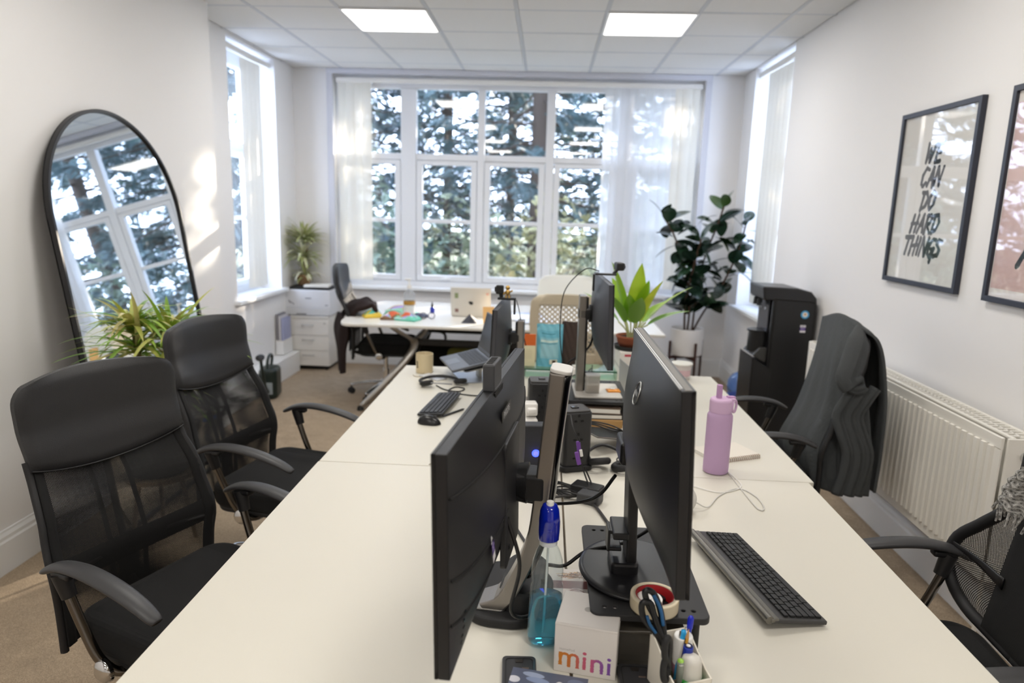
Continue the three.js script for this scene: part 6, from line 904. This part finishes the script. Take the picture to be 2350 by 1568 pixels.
// ================= drawers, printer, folders =================
{
  const t = thing('drawer_unit', 'white three drawer pedestal by the bay window', 'drawers', [-2.318, 0, -6.78]), W = 0.41, D = 0.36, m = M(0xeceae6, 0.45);
  part(t, 'carcass', box(W, 0.49, D, 0, 0.285, -0.008, 0.003), m); part(t, 'plinth', mg([box(W - 0.05, 0.03, D - 0.04, 0, 0.025, 0)]), blackMatt);
  for (let i = 0; i < 3; i++) { const d = part(t, 'drawer', box(W - 0.006, 0.148, 0.018, 0, 0.12 + i * 0.153, D / 2 + 0.001, 0.002), m); part(d, 'handle', mg([mv(cyl(0.005, 0.005, 0.12), [0, 0.152 + i * 0.153, D / 2 + 0.03], [0, 0, Math.PI / 2]), box(0.008, 0.008, 0.024, -0.05, 0.152 + i * 0.153, D / 2 + 0.02), box(0.008, 0.008, 0.024, 0.05, 0.152 + i * 0.153, D / 2 + 0.02)]), steel); }
  part(t, 'lock', mv(cyl(0.010, 0.010, 0.006), [0.165, 0.475, D / 2 + 0.012], [Math.PI / 2, 0, 0]), steel); part(t, 'top_panel', box(W + 0.006, 0.018, D + 0.012, 0, 0.531, 0, 0.003), m);
  for (const x of [-0.17, 0.17]) part(t, 'caster', mg([mv(cyl(0.014, 0.014, 0.02), [x, 0.014, 0.16], [0, 0, Math.PI / 2])]), blackSoft);
  const p = thing('printer', 'white printer with black top on the drawer pedestal', 'printer', [-2.325, 0.541, -6.79]), w = 0.455, d = 0.36;
  part(p, 'body', box(w, 0.255, d, 0, 0.131, 0, 0.010), M(0xdfe1e6, 0.4)); part(p, 'top_deck', box(w - 0.01, 0.018, d - 0.01, 0, 0.262, 0, 0.006), blackSoft); part(p, 'scan_lid', box(w - 0.08, 0.012, d - 0.12, 0, 0.272, -0.02, 0.004), M(0x2a2b30, 0.4)); part(p, 'paper_drawer', box(w - 0.01, 0.07, 0.012, 0, 0.045, d / 2 + 0.002, 0.003), M(0xd8dade, 0.4)); part(p, 'drawer_slot', box(0.1, 0.010, 0.004, -0.06, 0.02, d / 2 + 0.008, 0.001), M(0x6d7077, 0.5)); part(p, 'front_line', box(w - 0.004, 0.002, 0.003, 0, 0.084, d / 2, 0), M(0xa9abb2, 0.5)); part(p, 'nameplate', box(0.06, 0.008, 0.002, 0.01, 0.175, d / 2 + 0.001), M(0x777a82, 0.5)); part(p, 'button', mg([box(0.03, 0.008, 0.002, 0.19, 0.11, d / 2 + 0.001)]), M(0x777a82, 0.5)); part(p, 'pen_mark', mg([mv(box(0.03, 0.006, 0.001, -0.165, 0.13, d / 2 + 0.001), [0, 0, 0]), mv(box(0.006, 0.03, 0.001, 0, 0, 0), [-0.178, 0.14, d / 2 + 0.001], [0, 0, 0.5]), mv(box(0.02, 0.006, 0.001, 0, 0, 0), [-0.14, 0.118, d / 2 + 0.001], [0, 0, -0.7])]), M(0x2b2d55, 0.5), { label: 'small dark scribbled mark' });
  solo('paper', box(0.24, 0.02, 0.17, 0, 0.010, 0, 0.002), paperM, 'thin stack of white paper on top of the printer', 'paper', [-2.26, 0.541 + 0.279, -6.74], 0.1);
}
{ // upright folders on the boxing, left of the pedestal
  const t0 = [[0x8f8d94, 'grey magazine file standing left of the printer'], [0xd9d7dc, 'white folder standing between printer and bay wall'], [0xa9aed0, 'thin pale blue folder standing next to the printer']];
  const sh = thing('shelf_box', 'low white box under the upright folders by the pedestal', 'box', [-2.495, 0.205, -6.42]); part(sh, 'body', box(0.072, 0.13, 0.24, 0, 0.066, 0, 0.003), trimM); part(sh, 'lid', box(0.074, 0.008, 0.242, 0, 0.133, 0, 0.002), whiteP);
  t0.forEach(([c, label], i) => { const f = thing('folder', label, 'folder', [-2.519 + i * 0.023, 0.343, -6.42]); part(f, 'cover', mg([box(0.018, 0.25 - i * 0.02, 0.002, 0, 0.125 - i * 0.01, 0.1), box(0.002, 0.25 - i * 0.02, 0.2, -0.008, 0.125 - i * 0.01, 0), box(0.002, 0.25 - i * 0.02, 0.2, 0.008, 0.125 - i * 0.01, 0)]), M(c, 0.6)); part(f, 'papers', box(0.013, 0.23 - i * 0.02, 0.19, 0, 0.116 - i * 0.01, 0), paperM); });
}
// ================= watering can =================
{
  const g = M(0x14231f, 0.35), t = thing('watering_can', 'dark green watering can on the carpet below the bay window', 'watering can', [-2.31, 0, -5.60], 0.15);
  part(t, 'body', mv(ext(rrect(0.15, 0.24, 0.06), 0.26, 0.03, 4, 12), [0, 0, 0], [-Math.PI / 2, 0, 0]), g); part(t, 'handle', sweep([[0, 0.24, -0.04], [0, 0.33, -0.09], [0, 0.36, -0.02], [0, 0.33, 0.06], [0, 0.25, 0.09]], 0.013, 0.013, 28, 10), g); part(t, 'spout', sweep([[0, 0.06, 0.10], [0, 0.13, 0.19], [0, 0.28, 0.25], [0, 0.38, 0.28]], 0.017, 0.017, 24, 12, (q) => 1.3 - 0.6 * q), g); part(t, 'rose', mv(lathe([[0.012, 0], [0.036, 0.03], [0.036, 0.035], [0, 0.038]], 24), [0, 0.375, 0.278], [0.6, 0, 0]), black); part(t, 'label', mv(box(0.09, 0.10, 0.002, 0, 0.10, 0.122), [0, 0, 0]), M(0x9aa3a8, 0.5), { label: 'faded grey label' });
}
solo('floor_cable', tube([[-0.12, 0.006, 0.0], [-0.03, 0.006, -0.04], [0.06, 0.006, -0.02], [0.04, 0.006, 0.08], [-0.05, 0.006, 0.11], [-0.14, 0.006, 0.09]], 0.004, 40, 6), blackSoft, 'thin black cable looped on the carpet behind the second chair', 'cable', [-2.04, 0, -4.78]);
// ================= plants with arching strap leaves =================
function strapPlant(name, label, p, n, spec, pot) {
  const t = thing(name, label, 'plant', p); pot(t);
  const mats = spec.cols.map((c) => P(c, 0.5, { transmission: 0.3, thickness: 0, side: THREE.DoubleSide })), geos = new Map();
  spec.crowns.forEach(([cx, cy, cz, rad, L0, k]) => {
    for (let i = 0; i < k; i++) {
      const yaw = i * 2.399 + rnd() * 0.5, lean = Math.min(1.35, 0.12 + rad * Math.sqrt(i / k) * 1.15), L = L0 * rr(0.75, 1.1), arch = rr(0.9, 1.9) * (0.5 + lean * 0.5), key = Math.floor(rnd() * 6), kk = key + '_' + L0;
      if (!geos.has(kk)) geos.set(kk, leafGeo(L, spec.w, arch, 0.3, 10, (q) => (0.55 + 0.45 * Math.min(1, q * 4)) * (1 - Math.pow(q, 3)) + 0.02));
      part(t, 'leaf', geos.get(kk), mats[Math.floor(rnd() * mats.length)], { p: [cx + 0.01 * Math.sin(yaw), cy + rr(-0.05, 0.02), cz + 0.01 * Math.cos(yaw)] }).rotation.set(lean, yaw, rr(-0.2, 0.2), 'YXZ');
    }
  });
  return t;
}
const mirrorCrowns = [[-0.06, 1.06, 0.03, 0.95, 0.27, 64], [0.07, 1.02, -0.05, 0.95, 0.27, 58], [0.08, 0.94, -0.02, 1.25, 0.44, 40], [-0.04, 0.96, 0.04, 1.2, 0.34, 34], [0.02, 0.74, -0.02, 1.25, 0.34, 30]];
strapPlant('potted_plant', 'green and yellow strap leaved plant before the arched mirror', [-1.835, 0, -3.08], 0, { w: 0.026, cols: ['#84ad3c', '#9cbb45', '#b9bc5c', '#d0c684', '#6f9a38'], crowns: mirrorCrowns }, (t) => {
  part(t, 'pot', lathe([[0, 0.34], [0.12, 0.34], [0.14, 0.36], [0.165, 0.58], [0.172, 0.585], [0.172, 0.61], [0.155, 0.61], [0.15, 0.57], [0, 0.56]], 36), M(0x4a4f55, 0.6)); part(t, 'soil', mv(new THREE.CircleGeometry(0.15, 28), [0, 0.575, 0], [-Math.PI / 2, 0, 0]), M(0x2a1d13, 1)); part(t, 'stand_top', cyl(0.16, 0.16, 0.02, 0, 0.33, 0, 32), M(0x8b7a64, 0.6)); for (let i = 0; i < 3; i++) { const a = i * 2.094; part(t, 'stand_leg', rod([0.10 * Math.cos(a), 0.33, 0.10 * Math.sin(a)], [0.16 * Math.cos(a), 0, 0.16 * Math.sin(a)], 0.012, 0.010), M(0x8b7a64, 0.6)); }
  for (const [x, y, z] of mirrorCrowns) part(t, 'stem', tube([[x * 0.3, 0.56, z * 0.3], [x * 0.6, 0.70, z * 0.6], [x, y, z]], 0.011, 14, 7), M(0x7a6a48, 0.8));
});
strapPlant('potted_plant', 'pale striped spider plant on the printer in the far left corner', [-2.42, 0.825, -6.80], 0, { w: 0.030, cols: ['#b4b67c', '#d2d0a6', '#97a25c', '#e2dec0', '#a3aa6c'], crowns: [[0.02, 0.46, 0.03, 1.0, 0.27, 96], [0.01, 0.30, 0.04, 1.2, 0.26, 60], [0.02, 0.12, 0.02, 1.2, 0.20, 24]] }, (t) => {
  part(t, 'pot', lathe([[0, 0], [0.055, 0], [0.07, 0.09], [0.073, 0.092], [0.073, 0.105], [0.062, 0.105], [0.058, 0.09], [0, 0.088]], 28), M(0x8a6a4a, 0.8)); part(t, 'soil', mv(new THREE.CircleGeometry(0.06, 24), [0, 0.092, 0], [-Math.PI / 2, 0, 0]), M(0x2a1d13, 1)); part(t, 'stem', tube([[0, 0.08, 0], [0.02, 0.22, 0.01], [0.05, 0.38, 0.02]], 0.011, 12, 7), M(0x7a6a48, 0.8));
});
// ================= rubber plant in a white pot on a wooden stand =================
{
  const X = 1.335, Z = -6.42, t = thing('rubber_plant', 'tall dark leaved rubber plant in a white pot by the right bay window', 'plant', [X, 0.335, Z]);
  part(t, 'pot', lathe([[0, 0.002], [0.135, 0.002], [0.148, 0.012], [0.15, 0.25], [0.147, 0.254], [0.142, 0.25], [0.14, 0.21], [0, 0.205]], 48), P(0xeceae8, 0.35)); part(t, 'soil', mv(new THREE.CircleGeometry(0.14, 32), [0, 0.215, 0], [-Math.PI / 2, 0, 0]), M(0x24180f, 1));
  const bark = M(0x4a3324, 0.85), stems = [[[0.0, 0.2, 0], [0.0, 0.45, 0.02], [-0.06, 0.8, 0.0], [-0.2, 1.12, 0.06], [-0.30, 1.26, 0.1]], [[0.04, 0.2, 0.02], [0.06, 0.55, 0.0], [0.12, 0.9, -0.05], [0.22, 1.22, -0.06], [0.26, 1.38, -0.06]], [[0.05, 0.2, -0.03], [0.14, 0.42, 0.02], [0.28, 0.68, 0.05], [0.40, 0.98, 0.02], [0.46, 1.22, -0.02]], [[-0.03, 0.2, 0.03], [-0.05, 0.5, 0.08], [-0.02, 0.8, 0.14], [0.03, 1.08, 0.16]]];
  const mats = ['#1d3324', '#243d2b', '#172a20', '#2c4430', '#3f5a2c', '#21362c'].map((c) => P(c, 0.26, { clearcoat: 0.3, side: THREE.DoubleSide, specularIntensity: 0.8 }));
  const lg = [0.23, 0.26, 0.20, 0.24].map((L, i) => leafGeo(L * 0.86, L * 0.50, 0.3 + 0.18 * i, 0.14, 12, (q) => Math.pow(Math.sin(Math.PI * Math.min(1, Math.pow(q, 0.9))), 0.65)));
  stems.forEach((s, k) => {
    part(t, 'stem', tube(s, 0.009, 24, 8), bark); const c = new THREE.CatmullRomCurve3(s.map((q) => V(...q))), n = 34;
    for (let i = 0; i < n; i++) { const u = 0.22 + 0.78 * i / (n - 1), p = c.getPointAt(u), yaw = i * 2.3 + k * 1.2, lean = i > n - 3 ? rr(0.2, 0.6) : (rnd() < 0.55 ? rr(0.55, 1.15) : rr(1.6, 2.4)), r = 0.03 * Math.sin(lean); part(t, 'leaf', lg[Math.floor(rnd() * 4)], mats[i > n - 4 && k === 1 ? 4 : Math.floor(rnd() * 4) + (rnd() < 0.2 ? 1 : 0)], { p: [p.x + r * Math.sin(yaw), p.y + 0.02, p.z + r * Math.cos(yaw)] }).rotation.set(lean, yaw, rr(-0.8, 0.8), 'YXZ'); }
  });
  const w = thing('plant_stand', 'dark wooden four legged stand under the white plant pot', 'plant stand', [X, 0, Z], 0.35), wood = M(0x3f2119, 0.5);
  for (let i = 0; i < 4; i++) { const a = i * Math.PI / 2; part(w, 'leg', rod([0.168 * Math.cos(a), 0, 0.168 * Math.sin(a)], [0.168 * Math.cos(a), 0.47, 0.168 * Math.sin(a)], 0.010, 0.012), wood); } for (const a of [0, Math.PI / 2]) part(w, 'cross_bar', mv(box(0.33, 0.028, 0.022, 0, 0.316, 0, 0.003), [0, 0, 0], [0, a, 0]), wood);
}
// ================= water dispenser and bottles =================
{
  const t = thing('water_dispenser', 'tall black water dispenser with an overhanging head by the right wall', 'water dispenser', [0, 0, -4.76]);
  const k = M(0x101012, 0.32), side = (pts, d, b = 0.012) => mv(ext(poly(pts), d, b, 3), [0, 0, -d / 2]);
  part(t, 'column', side([[1.50, 0.02], [1.795, 0.02], [1.797, 1.06], [1.78, 1.12], [1.74, 1.15], [1.51, 1.15], [1.505, 0.86]], 0.31, 0.02), k);
  part(t, 'head', side([[1.44, 1.10], [1.455, 1.085], [1.52, 1.09], [1.74, 1.08], [1.79, 1.07], [1.785, 1.11], [1.75, 1.15], [1.66, 1.172], [1.44, 1.178], [1.432, 1.17]], 0.325, 0.014), M(0x1b1b1e, 0.3));
  part(t, 'lower_body', side([[1.405, 0.02], [1.52, 0.02], [1.54, 0.62], [1.405, 0.70]], 0.315, 0.012), k); part(t, 'sloped_door', side([[1.415, 0.705], [1.50, 0.655], [1.53, 0.76], [1.46, 0.76]], 0.24, 0.006), M(0x3b3a38, 0.35));
  part(t, 'drip_tray', mg([mv(cyl(0.07, 0.075, 0.14), [1.475, 0.795, 0.02]), mv(cyl(0.078, 0.078, 0.012), [1.472, 0.866, 0.02])]), M(0x131315, 0.3)); part(t, 'front_panel', box(0.008, 0.28, 0.22, 1.499, 1.0, 0, 0.003), M(0x23252e, 0.2));
  for (const z of [-0.05, 0.03]) part(t, 'spout', mg([mv(cyl(0.012, 0.016, 0.05), [1.452, 1.062, z]), box(0.02, 0.03, 0.02, 1.462, 1.07, z, 0.004)]), black); for (const z of [-0.06, 0.04]) part(t, 'button', box(0.003, 0.014, 0.02, 1.494, 1.02, z, 0.001), M(0xdfe4ee, 0.3));
  part(t, 'round_sticker', mv(cyl(0.027, 0.027, 0.001, 0, 0, 0, 36), [1.72, 1.00, 0.1555], [Math.PI / 2, 0, 0]), M(0x4aa6d8, 0.4), { label: 'round blue and white sticker' }); part(t, 'sticker_centre', mg([mv(cyl(0.017, 0.017, 0.001, 0, 0, 0, 30), [1.72, 1.00, 0.1562], [Math.PI / 2, 0, 0])]), whiteP); part(t, 'sticker_dot', mv(cyl(0.007, 0.007, 0.001, 0, 0, 0, 20), [1.72, 1.003, 0.1569], [Math.PI / 2, 0, 0]), M(0xd9a05a, 0.5)); decal(t, 'asset_label', 0.036, 0.05, purpleTag, 72, 100, MX([1.715, 0.905, 0.1558]), 'white and purple label');
  const blue = P(0xa6c6f6, 0.05, { transmission: 0.85, thickness: 0, ior: 1.5, side: THREE.DoubleSide });
  const bot = (label, p) => { const b = thing('water_bottle', label, 'water bottle', p); part(b, 'body', lathe([[0, 0.004], [0.115, 0.004], [0.13, 0.02], [0.132, 0.08], [0.126, 0.09], [0.126, 0.10], [0.132, 0.11], [0.132, 0.18], [0.126, 0.19], [0.126, 0.20], [0.132, 0.21], [0.130, 0.29], [0.10, 0.34], [0.05, 0.37], [0.03, 0.385], [0.028, 0.42]], 40), blue); part(b, 'cap', lathe([[0.030, 0.40], [0.033, 0.402], [0.033, 0.45], [0.03, 0.455], [0, 0.456]], 28), M(0x1560b8, 0.35)); part(b, 'label', lathe([[0.1335, 0.13], [0.1335, 0.165]], 40), M(0xa9c4e8, 0.5)); return b; };
  bot('blue water cooler bottle with cap standing behind the dispenser', [1.665, 0.0, -5.62]); bot('second blue water cooler bottle nearer the dispenser side', [1.66, 0.0, -5.29]);
}
// ================= garden beyond the windows =================
{
  const g = struct('ground'); part(g, 'lawn', box(70, 0.2, 60, 0, -0.75, -38), M(0x5d6146, 1, { bumpMap: rep(grainT, 40), bumpScale: 0.05 }));
}
// one flat spray of needles, 0.42 long, made of slim leaflets
function sprayGeo(n, len, w, spread, droop) {
  const pos = [], idx = [];
  for (let i = 0; i < n; i++) {
    const t = (i + 0.6) / n, side = i % 2 ? 1 : -1, z0 = len * t * 0.8, a = spread * (1 - 0.35 * t), l = len * 0.55 * (1 - 0.5 * t), b = pos.length / 3, dx = Math.sin(a) * side, dz = Math.cos(a), y0 = -droop * t * t, y1 = -droop * (t * t + 0.35);
    pos.push(0, y0, z0, dx * l * 0.5 - dz * side * w, (y0 + y1) / 2 + 0.01, z0 + dz * l * 0.5 + dx * side * w, dx * l, y1, z0 + dz * l, dx * l * 0.5 + dz * side * w, (y0 + y1) / 2 - 0.01, z0 + dz * l * 0.5 - dx * side * w); idx.push(b, b + 1, b + 2, b, b + 2, b + 3);
  }
  const g = new THREE.BufferGeometry(); g.setAttribute('position', new THREE.Float32BufferAttribute(pos, 3)); g.setAttribute('uv', new THREE.Float32BufferAttribute(new Float32Array(pos.length / 3 * 2), 2)); g.setIndex(idx); g.computeVertexNormals(); return g;
}
const spray = sprayGeo(16, 0.46, 0.029, 1.0, 0.10), leafTuft = sprayGeo(9, 0.22, 0.036, 1.2, 0.05);
const needleM = ['#4a6468', '#526c6e', '#435a62', '#5b7470'].map((c) => P(c, 0.7, { transmission: 0.35, thickness: 0, side: THREE.DoubleSide })), barkM = M(0x4b4038, 0.95, { bumpMap: rep(softT, 4, 10), bumpScale: 0.03 });
const dummy = new THREE.Object3D();
function conifer(label, x, z, h, trunkR, y0, L0, mi, dense = 1) {
  const t = thing('conifer_tree', label, 'tree', [x, -0.65, z]), M4 = [], br = [];
  part(t, 'trunk', tube([[0, 0, 0], [0.05, h * 0.3, 0.03], [-0.03, h * 0.65, 0], [0, h, 0]], trunkR, 24, 10), barkM);
  for (let y = y0; y < h; y += 0.34) {
    const k = 5, a0 = rnd() * 6.28;
    for (let i = 0; i < k; i++) {
      const a = a0 + i * 6.283 / k + rr(-0.3, 0.3), L = L0 * (1 - 0.55 * (y - y0) / (h - y0)) * rr(0.65, 1.1), yy = y + rr(-0.3, 0.3), tip = yy - L * rr(-0.10, 0.38), sx = Math.sin(a), sz = Math.cos(a);
      br.push(rod([0, yy, 0], [sx * L, tip, sz * L], 0.030, 0.008, 5));
      const n = Math.round(L * 8.0 * dense); for (let j = 0; j < n; j++) { const q = 0.18 + 0.82 * Math.sqrt((j + rnd()) / n); dummy.position.set(sx * L * q + rr(-0.16, 0.16), yy + (tip - yy) * q + rr(-0.12, 0.08), sz * L * q + rr(-0.16, 0.16)); dummy.rotation.set(rr(-0.6, 0.9), a + (j % 2 ? 1 : -1) * rr(0.2, 1.1), rr(-1.1, 1.1), 'YXZ'); dummy.scale.setScalar(rr(0.45, 0.95)); dummy.updateMatrix(); M4.push(dummy.matrix.clone()); }
    }
  }
  part(t, 'branches', mg(br), barkM, { kind: 'stuff' });
  const im = new THREE.InstancedMesh(spray, needleM[mi], M4.length); M4.forEach((m, i) => im.setMatrixAt(i, m)); im.name = 'foliage'; im.userData.kind = 'stuff'; t.add(im);
}
conifer('tall conifer with a thick bare looking trunk straight behind the middle window', -0.25, -16.5, 13, 0.24, 2.4, 3.0, 0, 0.9);
conifer('slender dark conifer behind the second window light from the left', -2.7, -18.5, 13, 0.12, 1.2, 2.8, 1);
conifer('dark conifer at the left edge of the back window', -5.0, -17.5, 13, 0.16, 1.0, 2.8, 2);
conifer('conifer seen through the right hand window light beside the blind', 1.9, -19, 13, 0.15, 1.2, 3.0, 3);
conifer('conifer behind the drawn white blind', 4.3, -17, 13, 0.17, 1.0, 3.0, 0, 1.5);
conifer('conifer mirrored in the leaning mirror, furthest right', 7.4, -18, 13, 0.17, 0.8, 3.1, 1, 1.4);
conifer('rear conifer filling the gap between the two middle trees', -1.3, -23.5, 14, 0.16, 1.2, 3.2, 2, 0.8);
conifer('rear conifer behind the leftmost window lights', -7.6, -22, 14, 0.16, 1.2, 3.2, 3, 0.8);
conifer('conifer outside the left bay window', -6.6, -10.5, 12, 0.18, 0.6, 2.8, 1, 1.8);
conifer('conifer standing further along outside the left bay window', -7.2, -6.6, 11, 0.18, 0.6, 2.8, 2, 1.8);
conifer('conifer outside the right bay window', 5.8, -10.5, 12, 0.18, 0.6, 2.8, 2, 1.8);
conifer('conifer standing further along outside the right bay window', 6.4, -6.6, 11, 0.18, 0.6, 2.8, 0, 1.8);
function shrub(label, x, z, w, h, n, m) {
  const t = thing('shrub', label, 'shrub', [x, -0.65, z]), M4 = [];
  const st = []; for (let i = 0; i < 9; i++) st.push(rod([rr(-0.1, 0.1), 0, rr(-0.1, 0.1)], [rr(-0.7, 0.7) * w, h * rr(0.5, 0.9), rr(-0.6, 0.6)], 0.02, 0.006, 5)); part(t, 'stems', mg(st), barkM, { kind: 'stuff' });
  for (let i = 0; i < n; i++) { const a = rnd() * 6.283, r = Math.sqrt(rnd()), v = Math.pow(rnd(), 0.8); const k = Math.sqrt(Math.max(0, 1 - Math.pow(v, 2.2))) + 0.12; dummy.position.set(Math.cos(a) * r * w * k, 0.1 + v * h * (0.8 + 0.3 * Math.sin(a * 3 + x)), Math.sin(a) * r * 0.9 * k); dummy.rotation.set(rr(-1.2, 1.0), rnd() * 6.283, rr(-0.8, 0.8), 'YXZ'); dummy.scale.setScalar(rr(0.5, 1.05)); dummy.updateMatrix(); M4.push(dummy.matrix.clone()); }
  const im = new THREE.InstancedMesh(leafTuft, m, M4.length); M4.forEach((q, i) => im.setMatrixAt(i, q)); im.name = 'foliage'; im.userData.kind = 'stuff'; t.add(im);
}
const leafM = ['#838c70', '#6f8270', '#9c986c', '#64797a'].map((c) => P(c, 0.6, { transmission: 0.35, thickness: 0, side: THREE.DoubleSide }));
shrub('yellow green shrub below the left part of the back window', -3.1, -13.2, 1.3, 2.5, 673, leafM[1]); shrub('yellow green shrub low behind the second window light', -1.5, -13.8, 1.2, 2.3, 622, leafM[0]); shrub('sunlit ochre shrub low behind the middle of the back window', 0.1, -13.0, 1.1, 2.3, 570, leafM[2]); shrub('olive shrub low behind the right window light', 1.6, -13.6, 1.2, 2.5, 622, leafM[0]); shrub('grey green shrub behind the white blind', 3.4, -13.2, 1.3, 2.6, 622, leafM[3]); shrub('tall grey green shrub at the far left of the garden', -5.2, -13.0, 1.3, 2.8, 673, leafM[3]); shrub('shrub mirrored low in the leaning mirror', 5.4, -14.5, 1.4, 2.8, 622, leafM[1]);
scene.traverse((o) => { if (o.isMesh) { o.castShadow = true; o.receiveShadow = true; } });
renderer.render(scene, camera);
